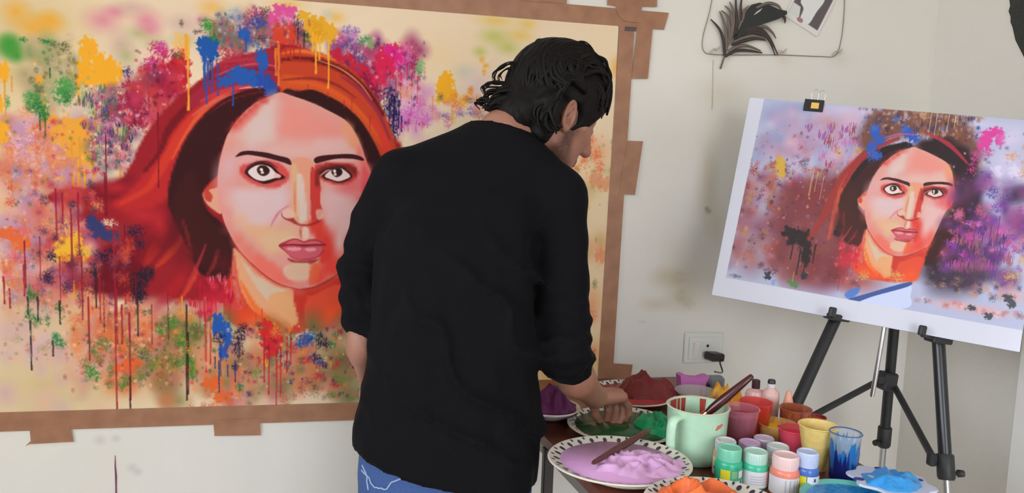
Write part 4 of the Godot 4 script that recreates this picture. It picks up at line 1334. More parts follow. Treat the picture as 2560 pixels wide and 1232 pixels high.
func build_person() -> void:
	var skin := mottled(rgb(166, 118, 98), rgb(150, 102, 84), 77, 0.03, 7.0, 0.5)
	skin.vertex_color_use_as_albedo = true
	skin.subsurf_scatter_enabled = true
	skin.subsurf_scatter_strength = 0.15
	var cloth := mat(rgb(15, 15, 18), 0.8)
	cloth.metallic_specular = 0.2
	cloth.rim_enabled = true
	cloth.rim = 0.08
	relief(cloth, noise_tex(9, 0.09, 256, 256, 3, true, 5.0), 14.0, 0.35)
	var o := thing("person", "person in a black long-sleeved top and jeans bending over the paint table", "person", Vector3(0.18, 0, 0.62))
	var base := o.position
	var st := begin()
	st.set_color(Color.WHITE)
	# ---- bones (world), shifted into the figure's own place at the end
	var neck0 := Vector3(0.3115, 1.4201, 0.4344)
	var arm_l := [[Vector3(0.0874, 1.3259, 0.4381), 0.038], [Vector3(0.0074, 1.1108, 0.4643), 0.027], [Vector3(0.0108, 1.0441, 0.4925), 0.024], [Vector3(0.0131, 0.9971, 0.5081), 0.0235], [Vector3(0.0142, 0.9726, 0.5110), 0.025], [Vector3(0.0322, 0.8619, 0.4544), 0.0185]]
	var arm_r := [[Vector3(0.4143, 1.3000, 0.5097), 0.042], [Vector3(0.4196, 1.1276, 0.5596), 0.036], [Vector3(0.4161, 1.0173, 0.5961), 0.034], [Vector3(0.4178, 0.9881, 0.6067), 0.036], [Vector3(0.4547, 0.9217, 0.5731), 0.036], [Vector3(0.5187, 0.8630, 0.5209), 0.025]]
	var bs := []
	chain(arm_l, bs)
	chain(arm_r, bs)
	bs.append([neck0, Vector3(0.0957, 1.3262, 0.4398), 0.04, 0.036])
	bs.append([neck0, Vector3(0.4119, 1.2983, 0.5094), 0.04, 0.036])
	var hipl := Vector3(0.095, 0.76, 0.60)
	var hipr := Vector3(0.262, 0.76, 0.635)
	chain([[Vector3(0.2, 1.25, 0.48), 0.07], [Vector3(0.18, 0.9, 0.59), 0.07]], bs)
	chain([[hipl, 0.07], [Vector3(0.085, 0.43, 0.58), 0.055], [Vector3(0.08, 0.08, 0.62), 0.035]], bs)
	chain([[hipr, 0.07], [Vector3(0.275, 0.43, 0.62), 0.055], [Vector3(0.285, 0.08, 0.67), 0.035]], bs)
	chain([[Vector3(0.08, 0.06, 0.63), 0.034], [Vector3(0.10, 0.032, 0.48), 0.028]], bs)
	chain([[Vector3(0.285, 0.06, 0.68), 0.034], [Vector3(0.31, 0.032, 0.53), 0.028]], bs)
	var bb := bounds(bs)
	net(st, bb.position, bb.end, 0.013, func(p): return minf(bones_d(p, bs, 0.03), trunk_d(p, 0.04)) if p.y < 1.40 else bones_d(p, bs, 0.03))
	# ---- head
	var e := Transform3D(Basis(Vector3(-0.260258, 0.030328, -0.965063), Vector3(0.413622, 0.906653, -0.083053), Vector3(0.872458, -0.420786, -0.248508)), Vector3(0.4248, 1.4726, 0.3985))
	var inv := e.affine_inverse()
	var nb: Vector3 = inv * neck0
	var head := func(q: Vector3) -> float:
		q.x = absf(q.x)
		var d := ell(q, Vector3(0, 0.045, -0.012), Vector3(0.076, 0.098, 0.096))
		d = smin(d, ell(q, Vector3(0, -0.03, 0.035), Vector3(0.058, 0.082, 0.064)), 0.03)
		d = smin(d, bone(q, [Vector3(0.05, -0.055, 0.005), Vector3(0.012, -0.098, 0.073), 0.016, 0.016]), 0.03)
		d = smin(d, bone(q, [Vector3(0.012, 0.03, 0.088), Vector3(0.045, 0.03, 0.07), 0.011, 0.011]), 0.02)
		d = smin(d, bone(q, [Vector3(0, 0.02, 0.095), Vector3(0, -0.028, 0.118), 0.009, 0.0125]), 0.014)
		d = smin(d, ell(q, Vector3(0.012, -0.032, 0.104), Vector3(0.009, 0.008, 0.011)), 0.006)
		d = smin(d, bone(q, [Vector3(0.035, -0.015, 0.078), Vector3(0.055, 0.0, 0.05), 0.014, 0.014]), 0.02)
		d = maxf(d, -ell(q, Vector3(0.032, 0.008, 0.098), Vector3(0.017, 0.012, 0.014)))
		d = smin(d, ell(q, Vector3(0.031, 0.008, 0.082), Vector3(0.0125, 0.0125, 0.0125)), 0.002)
		d = smin(d, bone(q, [Vector3(0, -0.058, 0.1), Vector3(0.018, -0.06, 0.09), 0.0065, 0.004]), 0.006)
		d = smin(d, bone(q, [Vector3(0, -0.069, 0.099), Vector3(0.016, -0.067, 0.09), 0.007, 0.004]), 0.006)
		return d
	var ear := func(q: Vector3) -> float:
		q.x = absf(q.x)
		var r := q - Vector3(0.079, 0.002, -0.008)
		# leaning back and out
		r = Vector3(r.x * 0.93 + r.z * 0.36, r.y * 0.97 - r.z * 0.22, r.z * 0.93 - r.x * 0.36 + r.y * 0.22)
		var plan := sqrt(pow(r.z / 0.019, 2.0) + pow((r.y + 0.004 * absf(r.z) / 0.019) / 0.033, 2.0))
		var rim := sqrt(pow((plan - 0.86) * 0.021, 2.0) + pow(r.x - 0.006, 2.0)) - 0.0042
		var disc := maxf((plan - 0.9) * 0.02, absf(r.x + 0.001) - 0.003)
		var d := smin(rim, disc, 0.005)
		d = smin(d, ell(r, Vector3(0.002, -0.03, 0.003), Vector3(0.006, 0.01, 0.009)), 0.006)
		d = smin(d, bone(r, [Vector3(0.004, 0.016, 0.002), Vector3(0.003, -0.012, -0.008), 0.003, 0.0035]), 0.005)
		d = maxf(d, -ell(r, Vector3(0.006, -0.006, 0.003), Vector3(0.0085, 0.011, 0.0075)))
		return smin(d, ell(r, Vector3(0.002, -0.006, 0.016), Vector3(0.006, 0.008, 0.005)), 0.004)
	var neck := [Vector3(0, -0.035, -0.03), nb, 0.058, 0.064]
	var whole := func(q: Vector3) -> float: return smin(smin(head.call(q), ear.call(q), 0.006), bone(q, neck), 0.03)
	var put := func(q: Vector3) -> Vector3: return e * q
	var jaw := [[Vector3(0.071, 0.02, 0.028), Vector3(0.066, -0.02, 0.024), 0.012, 0.02], [Vector3(0.066, -0.02, 0.024), Vector3(0.052, -0.07, 0.024), 0.02, 0.03], [Vector3(0.052, -0.07, 0.024), Vector3(0.014, -0.105, 0.075), 0.03, 0.022], [Vector3(0.014, -0.105, 0.075), Vector3(0.0, -0.1, 0.09), 0.02, 0.018], [Vector3(0.0, -0.045, 0.112), Vector3(0.022, -0.052, 0.1), 0.008, 0.008]]
	var brow := [[Vector3(0.012, 0.034, 0.1), Vector3(0.048, 0.036, 0.08), 0.006, 0.005]]
	var gn := FastNoiseLite.new()
	gn.seed = 12
	gn.frequency = 190.0
	# stubble, brows and lips are the skin's own colours
	var face_tint := func(q: Vector3) -> Color:
		var s := Vector3(absf(q.x), q.y, q.z)
		var k := smoothstep(0.006, -0.016, bones_d(s, jaw, 0.01)) * (0.8 + 0.35 * gn.get_noise_3dv(q))
		k = maxf(k, smoothstep(0.003, -0.004, bones_d(s, brow, 0.004)))
		var c := Color(1, 1, 1).lerp(Color(0.16, 0.14, 0.14), clampf(k, 0.0, 1.0))
		return c.lerp(Color(0.8, 0.5, 0.5), smoothstep(0.004, 0.0, bone(s, [Vector3(0, -0.063, 0.104), Vector3(0.017, -0.063, 0.092), 0.006, 0.004])) * (1.0 - k))
	net(st, Vector3(-0.125, -0.16, -0.16), Vector3(0.125, 0.16, 0.145), 0.004, whole, put, face_tint)
	# ---- hands
	var hb := []
	hand_chain(Vector3(0.5187, 0.8630, 0.5209), [
		[Vector3(0.5203, 0.8390, 0.5083), Vector3(0.5249, 0.8171, 0.5033), Vector3(0.5386, 0.7966, 0.4960)],
		[Vector3(0.5549, 0.8515, 0.4814), Vector3(0.5664, 0.8221, 0.4664), Vector3(0.5647, 0.8040, 0.4740), Vector3(0.5554, 0.7936, 0.4917)],
		[Vector3(0.5703, 0.8605, 0.4878), Vector3(0.5846, 0.8295, 0.4735), Vector3(0.5813, 0.8085, 0.4833), Vector3(0.5676, 0.7950, 0.5023)],
		[Vector3(0.5790, 0.8630, 0.5027), Vector3(0.5966, 0.8326, 0.4901), Vector3(0.5938, 0.8105, 0.4959), Vector3(0.5826, 0.7965, 0.5053)],
		[Vector3(0.5808, 0.8606, 0.5188), Vector3(0.5995, 0.8371, 0.5098), Vector3(0.6033, 0.8178, 0.5075), Vector3(0.6003, 0.7997, 0.5005)]], hb)
	hb.append([Vector3(0.4547, 0.9217, 0.5731), Vector3(0.5187, 0.8630, 0.5209), 0.0355, 0.0248])
	bb = bounds(hb)
	net(st, bb.position, bb.end, 0.003, func(p): return bones_d(p, hb, 0.004))
	hb = []
	var wl := Vector3(0.0322, 0.8619, 0.4544)
	var fd := Vector3(0.0890, 0.7890, 0.3610) - wl
	fd = fd.normalized()
	var across := fd.cross(Vector3(0, 0, 1)).normalized()
	var curl := across.cross(fd).normalized() * -1.0
	var lf := [[wl + across * 0.03 + fd * 0.025, wl + across * 0.042 + fd * 0.055 + curl * 0.012, wl + across * 0.035 + fd * 0.085 + curl * 0.02]]
	for k in 4:
		var a0: Vector3 = wl + across * (0.027 - 0.018 * k) + fd * (0.085 - 0.004 * absf(k - 1.0))
		var l: float = [0.07, 0.078, 0.072, 0.058][k]
		lf.append([a0, a0 + fd * l * 0.5 + curl * 0.012, a0 + fd * l * 0.78 + curl * 0.032, a0 + fd * l * 0.85 + curl * 0.052])
	hand_chain(wl, lf, hb)
	bb = bounds(hb)
	net(st, bb.position, bb.end, 0.0038, func(p): return bones_d(p, hb, 0.006))
	var body := obj("body", st, skin, o)
	body.position = -base
	# ---- shirt
	var sl := []
	chain([[Vector3(0.0891, 1.3234, 0.4387), 0.062], [Vector3(0.0387, 1.2278, 0.4484), 0.053], [Vector3(0.0072, 1.1274, 0.4625), 0.0445], [Vector3(0.0107, 1.0482, 0.4920), 0.040], [Vector3(0.0130, 1.0028, 0.5075), 0.030]], sl)
	var sr := []
	chain([[Vector3(0.4127, 1.2983, 0.5095), 0.065], [Vector3(0.4221, 1.2085, 0.5312), 0.054], [Vector3(0.4188, 1.1276, 0.5595), 0.055], [Vector3(0.4169, 1.0489, 0.5879), 0.055], [Vector3(0.4129, 0.9911, 0.6115), 0.0555], [Vector3(0.4338, 0.9668, 0.5897), 0.051]], sr)
	var yoke := [[Vector3(0.2902, 1.4131, 0.4358), Vector3(0.0976, 1.3287, 0.4348), 0.054, 0.056], [Vector3(0.3159, 1.3968, 0.4429), Vector3(0.4140, 1.2981, 0.5047), 0.056, 0.06]]
	var fn := FastNoiseLite.new()
	fn.seed = 5
	fn.frequency = 1.0
	fn.fractal_octaves = 2
	var axis_r: Vector3 = (Vector3(0.4129, 0.9911, 0.6115) - Vector3(0.4127, 1.2983, 0.5095)).normalized()
	var axis_l: Vector3 = (Vector3(0.0130, 1.0028, 0.5075) - Vector3(0.0891, 1.3234, 0.4387)).normalized()
	var sleeve_end_l: Vector3 = Vector3(0.0123, 0.9914, 0.5086)
	var shirt := func(p: Vector3) -> float:
		var d := trunk_d(p, 0.0)
		d = smin(d, bones_d(p, yoke, 0.02), 0.05)
		# drag folds from the right waist up across the back
		var fu := p.dot(lat)
		var slant := p.y * 0.8 + fu * 0.75
		if d < 0.04 and p.y < 1.3:
			d -= 0.018 * pow(1.0 - absf(sin(slant * 30.0 + 2.2 * fn.get_noise_3d(p.x * 3.0, p.y * 3.0, p.z * 3.0))), 3.0) * smoothstep(0.76, 0.9, p.y) * smoothstep(1.3, 1.1, p.y) * smoothstep(0.1, 0.36, fu + 0.02)
			d += (0.009 * fn.get_noise_3d(p.x * 9.0, p.y * 3.5, p.z * 9.0) - 0.002)
		var r := bones_d(p, sr, 0.012)
		if r < 0.03:
			var t := p.dot(axis_r)
			var low := smoothstep(1.16, 1.0, p.y)
			r += (0.0035 * sin(t * 175.0 + 3.0 * fn.get_noise_3d(p.x * 14.0, p.y * 5.0, p.z * 14.0)) + 0.004 * fn.get_noise_3d(p.x * 20.0, p.y * 26.0, p.z * 20.0)) * low
		d = smin(d, r, 0.018)
		var l := bones_d(p, sl, 0.012)
		if l < 0.03:
			var t := p.dot(axis_l)
			var low := smoothstep(1.28, 1.16, p.y)
			l += (0.0045 * sin(t * 110.0 + 3.0 * fn.get_noise_3d(p.x * 12.0, p.y * 6.0, p.z * 12.0)) + 0.004 * fn.get_noise_3d(p.x * 16.0, p.y * 20.0, p.z * 16.0)) * low
		l = maxf(l, (p - sleeve_end_l).dot(axis_l))
		d = smin(d, l, 0.018)
		# hem and neck opening
		d = maxf(d, 0.832 - p.y - 0.20 * fu)
		d = maxf(d, (p - Vector3(0.3093, 1.4325, 0.4429)).dot(Vector3(0.243603, 0.941518, -0.232811)))
		return d
	st = begin()
	net(st, Vector3(-0.08, 0.68, 0.33), Vector3(0.52, 1.46, 0.80), 0.0075, shirt)
	var sh := obj("shirt", st, cloth, o)
	sh.position = -base
	# collar ribbing and the pink lining that shows at the right of the neck
	st = begin()
	var cp := curve3([Vector3(0.2441, 1.4474, 0.4430), Vector3(0.2776, 1.4382, 0.4716), Vector3(0.3231, 1.4259, 0.4958), Vector3(0.3571, 1.4139, 0.5001), Vector3(0.3935, 1.3888, 0.4909), Vector3(0.4255, 1.3646, 0.4745)], 6)
	tube(st, cp, taper(cp.size(), 0.0075, 0.006), 10)
	var cl := obj("collar", st, cloth, sh)
	st = begin()
	cp = curve3([Vector3(0.3539, 1.4197, 0.4978), Vector3(0.3720, 1.4063, 0.4969), Vector3(0.3974, 1.3873, 0.4898), Vector3(0.4272, 1.3664, 0.4746)], 6)
	tube(st, cp, taper(cp.size(), 0.0036, 0.0026), 8)
	var ln := obj("collar_lining", st, mat(rgb(200, 62, 76), 0.7), sh)
	ln.set_meta("label", "pinkish red lining at the collar")
	# ---- jeans
	var jl := []
	chain([[hipl, 0.08], [Vector3(0.085, 0.43, 0.58), 0.074], [Vector3(0.08, 0.09, 0.62), 0.06]], jl)
	chain([[hipr, 0.08], [Vector3(0.275, 0.43, 0.62), 0.074], [Vector3(0.285, 0.09, 0.67), 0.06]], jl)
	var jeans := func(p: Vector3) -> float:
		var d := bones_d(p, jl, 0.03)
		d = smin(d, maxf(trunk_d(p, 0.02 if p.y > 0.76 else 0.015), p.y - 0.9), 0.03) if p.y > 0.55 else d
		if p.y < 0.75 and d < 0.03:
			d += 0.003 * sin(p.y * 90.0 + 4.0 * fn.get_noise_3d(p.x * 8.0, p.y * 4.0, p.z * 8.0)) * smoothstep(0.5, 0.2, p.y)
		return maxf(maxf(d, 0.085 - p.y), p.y - 0.84)
	st = begin()
	net(st, Vector3(-0.05, 0.06, 0.43), Vector3(0.40, 0.9, 0.80), 0.011, jeans)
	var denim := mottled(rgb(62, 92, 146), rgb(44, 70, 120), 33, 0.08, 9.0, 0.85)
	var jn := obj("jeans", st, denim, o)
	jn.position = -base
	var seam := mat(rgb(150, 168, 200), 0.8)
	for s in [[Vector3(0.0099, 0.7708, 0.6421), Vector3(0.0238, 0.7631, 0.6808), Vector3(0.0368, 0.7529, 0.6979), Vector3(0.0592, 0.7682, 0.7144), Vector3(0.0829, 0.7816, 0.7272)], [Vector3(0.0119, 0.7816, 0.6434), Vector3(0.0158, 0.7659, 0.6665), Vector3(0.0169, 0.7419, 0.6743)]]:
		st = begin()
		var q := curve3(s, 4)
		for i in q.size():
			q[i] = press(q[i], jeans)
		tube(st, q, taper(q.size(), 0.0016, 0.0016), 6)
		obj("pocket_stitching", st, seam, jn)
	# ---- shoes
	for s in [[Vector3(0.08, 0.05, 0.64), Vector3(0.105, 0.04, 0.46)], [Vector3(0.285, 0.05, 0.69), Vector3(0.315, 0.04, 0.51)]]:
		st = begin()
		var sb := [[s[0], s[1], 0.05, 0.042], [s[0] + Vector3(0, 0.04, 0.005), s[0], 0.046, 0.05]]
		var bx := bounds(sb)
		net(st, bx.position, bx.end, 0.011, func(p): return maxf(bones_d(p, sb, 0.02), 0.004 - p.y))
		var sho := obj("shoe", st, mat(rgb(52, 48, 46), 0.6), o)
		sho.position = -base
	var hairm := mottled(rgb(19, 14, 12), rgb(11, 9, 9), 90, 0.06, 10.0, 0.6)
	hairm.metallic_specular = 0.3
	# ---- hair: a mass over the skull, locks combed back over it, curls at the nape
	var hn := FastNoiseLite.new()
	hn.seed = 31
	hn.frequency = 1.0
	hn.fractal_octaves = 2
	var mass := func(q: Vector3) -> float:
		var s := Vector3(absf(q.x), q.y, q.z)
		var d := ell(q, Vector3(0, 0.057, -0.008), Vector3(0.092, 0.113, 0.122))
		d = smin(d, ell(q, Vector3(0.0, -0.035, -0.088), Vector3(0.082, 0.05, 0.045)), 0.05)
		d = smin(d, bone(s, [Vector3(0.078, 0.0, -0.05), Vector3(0.068, -0.062, -0.04), 0.03, 0.02]), 0.03)
		d += 0.006 * hn.get_noise_3d(q.x * 30.0, q.y * 12.0, q.z * 16.0) + 0.003 * hn.get_noise_3d(q.x * 80.0, q.y * 26.0, q.z * 40.0)
		# keep clear of face, ear and neck
		var front := q.dot(Vector3(0, -0.42, 0.907)) - 0.078 + 0.035 * s.x / 0.09
		d = maxf(d, front)
		d = maxf(d, -(ell(s, Vector3(0.092, -0.006, 0.004), Vector3(0.034, 0.039, 0.036))))
		return maxf(d, -q.y - 0.085)
	st = begin()
	net(st, Vector3(-0.12, -0.11, -0.16), Vector3(0.12, 0.19, 0.13), 0.0055, mass, put)
	var rg := RandomNumberGenerator.new()
	rg.seed = 8
	for i in 420:
		# from the front hairline or crown, over the head, down to the nape
		var u := rg.randf_range(-1.0, 1.0)
		var t0 := rg.randf_range(-0.25, 1.1)
		var t1 := t0 + rg.randf_range(0.7, 1.25)
		var p := []
		for k in 7:
			var t := lerpf(t0, t1, k / 6.0)
			var ang := t * PI * 0.62 + 0.12
			var xx := (u + 0.14 * sin(t * 4.0 + i)) * 0.094 * (0.75 + 0.3 * t)
			var rr := sqrt(maxf(0.0, 1.0 - pow(xx / 0.1, 2.0)))
			var lift := 0.985 + 0.035 * rg.randf() + (0.16 * pow(maxf(t - 1.25, 0.0), 1.5))
			var q := Vector3(xx, 0.057 + 0.113 * rr * sin(ang + PI * 0.12) * lift, -0.008 + 0.122 * rr * cos(ang + PI * 0.12) * lift)
			if ang > PI * 0.95:
				q.z = minf(q.z, -0.05)
			if q.y < -0.055:
				q = Vector3(q.x, -0.055 - (q.y + 0.055) * 0.3, q.z - 0.02)
			p.append(e * q)
		var c := curve3(p, 3)
		var r := PackedFloat32Array()
		for k in c.size():
			r.append((0.0022 + 0.0016 * float(i % 3)) * sin(PI * clampf(0.12 + 0.86 * k / c.size(), 0.0, 1.0)) + 0.0008)
		if absf(u) < 0.93:
			tube(st, c, r, 5)
	for cu in [
		[[Vector3(0.3649, 1.5722, 0.4400), Vector3(0.3266, 1.5794, 0.4312), Vector3(0.2988, 1.5732, 0.4260), Vector3(0.2872, 1.5539, 0.4255), Vector3(0.2892, 1.5396, 0.4172)], 0.0030],
		[[Vector3(0.3417, 1.5658, 0.4255), Vector3(0.3144, 1.5699, 0.4193), Vector3(0.2985, 1.5544, 0.4125), Vector3(0.3013, 1.5429, 0.4091)], 0.0026],
		[[Vector3(0.3484, 1.5415, 0.4397), Vector3(0.3146, 1.5342, 0.4334), Vector3(0.2891, 1.5385, 0.4276), Vector3(0.2714, 1.5366, 0.4189), Vector3(0.2639, 1.5248, 0.4134), Vector3(0.2709, 1.5095, 0.4165)], 0.0042],
		[[Vector3(0.3401, 1.5300, 0.4392), Vector3(0.3063, 1.5219, 0.4329), Vector3(0.2775, 1.5208, 0.4270), Vector3(0.2667, 1.5088, 0.4208), Vector3(0.2762, 1.4993, 0.4187)], 0.0056],
		[[Vector3(0.3487, 1.5183, 0.4422), Vector3(0.3107, 1.5100, 0.4351), Vector3(0.2812, 1.5003, 0.4299), Vector3(0.2608, 1.5035, 0.4201), Vector3(0.2541, 1.4950, 0.4144), Vector3(0.2627, 1.4884, 0.4170)], 0.0062],
		[[Vector3(0.3551, 1.5065, 0.4551), Vector3(0.3216, 1.4975, 0.4489), Vector3(0.2889, 1.4899, 0.4377), Vector3(0.2747, 1.4812, 0.4305), Vector3(0.2670, 1.4881, 0.4230)], 0.0075],
		[[Vector3(0.3621, 1.5233, 0.4599), Vector3(0.3288, 1.5110, 0.4542), Vector3(0.2963, 1.5034, 0.4430), Vector3(0.2712, 1.4896, 0.4289)], 0.0085],
		[[Vector3(0.3652, 1.5464, 0.4428), Vector3(0.3315, 1.5366, 0.4367), Vector3(0.2978, 1.5250, 0.4308), Vector3(0.2786, 1.5132, 0.4177)], 0.0085],
		[[Vector3(0.3715, 1.4994, 0.4798), Vector3(0.3384, 1.4897, 0.4739), Vector3(0.3113, 1.4895, 0.4579), Vector3(0.2915, 1.4844, 0.4440)], 0.0075],
		[[Vector3(0.4035, 1.5130, 0.5057), Vector3(0.3862, 1.4828, 0.5103), Vector3(0.3801, 1.4576, 0.5117), Vector3(0.3898, 1.4400, 0.5104), Vector3(0.4002, 1.4354, 0.5110)], 0.0110],
		[[Vector3(0.4117, 1.5091, 0.5078), Vector3(0.3994, 1.4791, 0.5135), Vector3(0.3989, 1.4544, 0.5129), Vector3(0.4051, 1.4373, 0.5119)], 0.0100],
		[[Vector3(0.3912, 1.5084, 0.5036), Vector3(0.3711, 1.4843, 0.5019), Vector3(0.3684, 1.4662, 0.4981), Vector3(0.3777, 1.4481, 0.5019), Vector3(0.3911, 1.4336, 0.5062)], 0.0085],
		[[Vector3(0.4889, 1.6143, 0.4412), Vector3(0.5249, 1.5979, 0.4402), Vector3(0.5443, 1.5703, 0.4420), Vector3(0.5429, 1.5465, 0.4442)], 0.0030],
		[[Vector3(0.4978, 1.5885, 0.4458), Vector3(0.5290, 1.5603, 0.4450), Vector3(0.5363, 1.5299, 0.4497), Vector3(0.5299, 1.4981, 0.4517)], 0.0080],
		[[Vector3(0.4865, 1.5694, 0.4556), Vector3(0.5175, 1.5370, 0.4553), Vector3(0.5213, 1.5110, 0.4588), Vector3(0.5181, 1.4868, 0.4555)], 0.0095],
		[[Vector3(0.4313, 1.6294, 0.4172), Vector3(0.4053, 1.6372, 0.4109), Vector3(0.3881, 1.6331, 0.4077), Vector3(0.3753, 1.6221, 0.4062)], 0.0040],
		[[Vector3(0.4485, 1.6301, 0.4208), Vector3(0.4758, 1.6372, 0.4206), Vector3(0.5017, 1.6249, 0.4222), Vector3(0.5195, 1.6008, 0.4285)], 0.0040],
	]:
		for rep in 5:
			var jit := []
			for q in cu[0]:
				jit.append(q + (Vector3.ZERO if rep == 0 else Vector3(rg.randf_range(-1, 1), rg.randf_range(-1, 1), rg.randf_range(-1, 1)) * (0.003 + cu[1] * 0.9)))
			var c := curve3(jit, 6)
			var r := PackedFloat32Array()
			for k in c.size():
				r.append(cu[1] * (0.75 if rep == 0 else 0.45) * (0.3 + 0.7 * sin(PI * clampf(0.3 + 0.68 * k / c.size(), 0.0, 1.0))))
			tube(st, c, r, 6)
	var hr := obj("hair", st, hairm, o)
	hr.position = -base

# slide a point onto the surface of a field
func press(p: Vector3, f: Callable) -> Vector3:
	for i in 6:
		var d: float = f.call(p)
		var h := 0.004
		var g := Vector3(f.call(p + Vector3(h, 0, 0)) - f.call(p - Vector3(h, 0, 0)), f.call(p + Vector3(0, h, 0)) - f.call(p - Vector3(0, h, 0)), f.call(p + Vector3(0, 0, h)) - f.call(p - Vector3(0, 0, h)))
		if g.length() < 1e-6:
			return p
		p -= g.normalized() * d * 0.9
	return p


# ---------------------------------------------------------------- camera, sky, light, room
func set_up_view() -> void:
	var cam := Camera3D.new()
	cam.name = "camera"
	cam.fov = 36.84
	cam.near = 0.02
	cam.position = Vector3(0, 1.35, 2.03)
	cam.basis = Basis(Vector3(0.978623, 0.036280, 0.202436), Vector3(-0.014718, 0.994148, -0.107018), Vector3(-0.205134, 0.101751, 0.973430))
	add_child(cam)
	cam.current = true
	var env := Environment.new()
	var sky := Sky.new()
	var sm := ProceduralSkyMaterial.new()
	sm.sky_top_color = rgb(226, 236, 250)
	sm.sky_horizon_color = rgb(244, 246, 250)
	sm.ground_horizon_color = rgb(196, 190, 180)
	sm.ground_bottom_color = rgb(150, 144, 136)
	sm.sky_energy_multiplier = 1.0
	sm.sun_angle_max = 0.0
	sky.sky_material = sm
	env.background_mode = Environment.BG_SKY
	env.sky = sky
	env.background_energy_multiplier = 9.3
	env.ambient_light_source = Environment.AMBIENT_SOURCE_SKY
	env.tonemap_mode = Environment.TONE_MAPPER_LINEAR
	env.tonemap_exposure = 1.0
	env.sdfgi_enabled = true
	env.ssao_enabled = true
	env.ssil_enabled = true
	var we := WorldEnvironment.new()
	we.name = "daylight"
	we.environment = env
	add_child(we)

const LEFT_X := -2.5
const FRONT_Z := 4.8
const CEIL_Y := 3.2

# a wall in the plane of u (horizontal) and y with one opening
func wall_with_hole(st: SurfaceTool, along_z: bool, at: float, thick: float, u0: float, u1: float, hu0: float, hu1: float, hy0: float, hy1: float) -> void:
	for r in [[u0, hu0, 0.0, CEIL_Y], [hu1, u1, 0.0, CEIL_Y], [hu0, hu1, 0.0, hy0], [hu0, hu1, hy1, CEIL_Y]]:
		if r[1] - r[0] < 0.001 or r[3] - r[2] < 0.001:
			continue
		var c := Vector3(at, (r[2] + r[3]) * 0.5, (r[0] + r[1]) * 0.5) if along_z else Vector3((r[0] + r[1]) * 0.5, (r[2] + r[3]) * 0.5, at)
		var s := Vector3(thick, r[3] - r[2], r[1] - r[0]) if along_z else Vector3(r[1] - r[0], r[3] - r[2], thick)
		box(st, c, s)

func window_frame(called: String, along_z: bool, at: float, u0: float, u1: float, y0: float, y1: float, panes: int) -> void:
	var st := begin()
	var put := func(cu, cy, su, sy):
		if along_z:
			box(st, Vector3(at, cy, cu), Vector3(0.06, sy, su), Basis.IDENTITY, 0.006)
		else:
			box(st, Vector3(cu, cy, at), Vector3(su, sy, 0.06), Basis.IDENTITY, 0.006)
	put.call((u0 + u1) * 0.5, y0 + 0.03, u1 - u0, 0.06)
	put.call((u0 + u1) * 0.5, y1 - 0.03, u1 - u0, 0.06)
	for i in panes + 1:
		put.call(lerpf(u0 + 0.025, u1 - 0.025, float(i) / panes), (y0 + y1) * 0.5, 0.05, y1 - y0 - 0.12)
	struct(called, st, M.trim)

func build_room() -> void:
	var st := begin()
	box(st, Vector3(0, -0.1, 2.0), Vector3(7, 0.2, 8))
	struct("floor", st, M.floor)
	st = begin()
	box(st, Vector3(0, CEIL_Y + 0.1, 2.0), Vector3(7, 0.2, 8))
	struct("ceiling", st, M.ceiling)
	st = begin()
	sheet(st, Vector3(-2.7, 0, -0.15), Vector3(4.6, 0, 0), Vector3(0, CEIL_Y, 0), 0.15)
	cv = Image.create(2048, 1270, false, Image.FORMAT_RGBA8)
	cv.fill(rgb(216, 212, 204))
	warp = Transform2D.IDENTITY
	grow = 1.0
	rng.seed = 4
	paint(wall_ops())
	cv.convert(Image.FORMAT_RGB8)
	var wm := mat(Color.WHITE, 0.8)
	wm.albedo_texture = ImageTexture.create_from_image(cv)
	struct("wall_back", st, wm)
	st = begin()
	box(st, Vector3(WALL_X + 0.075, CEIL_Y * 0.5, 2.45), Vector3(0.15, CEIL_Y, 5.4))
	struct("wall_right", st, M.wall)
	st = begin()
	wall_with_hole(st, true, LEFT_X - 0.1, 0.2, -0.15, FRONT_Z + 0.15, 1.1, 4.7, 1.35, 3.12)
	struct("wall_left", st, M.wall)
	st = begin()
	wall_with_hole(st, false, FRONT_Z + 0.1, 0.2, LEFT_X - 0.2, WALL_X + 0.15, -0.1, 1.6, 0.05, 2.65)
	struct("wall_front", st, M.wall)
	window_frame("window_1", true, LEFT_X - 0.1, 1.1, 4.7, 1.35, 3.12, 3)
	window_frame("window_2", false, FRONT_Z + 0.1, -0.1, 1.6, 0.05, 2.65, 3)
	# painted door casing standing proud of the right wall
	st = begin()
	box(st, Vector3(WALL_X - 0.02, 1.05, 0.445 + 0.045), Vector3(0.04, 2.1, 0.09), Basis.IDENTITY, 0.004)
	struct("trim_1", st, M.trim)

func set_up_materials() -> void:
	var plaster := noise_tex(3, 0.03, 512, 512, 5, true, 3.0)
	M.wall = mat(rgb(216, 212, 204), 0.8)
	relief(M.wall, plaster, 2.2, 0.35)
	M.ceiling = mat(rgb(225, 224, 220), 0.9)
	M.floor = mottled(rgb(222, 216, 206), rgb(204, 198, 188), 5, 0.02, 1.0, 0.4)
	M.trim = mat(rgb(226, 225, 220), 0.45)

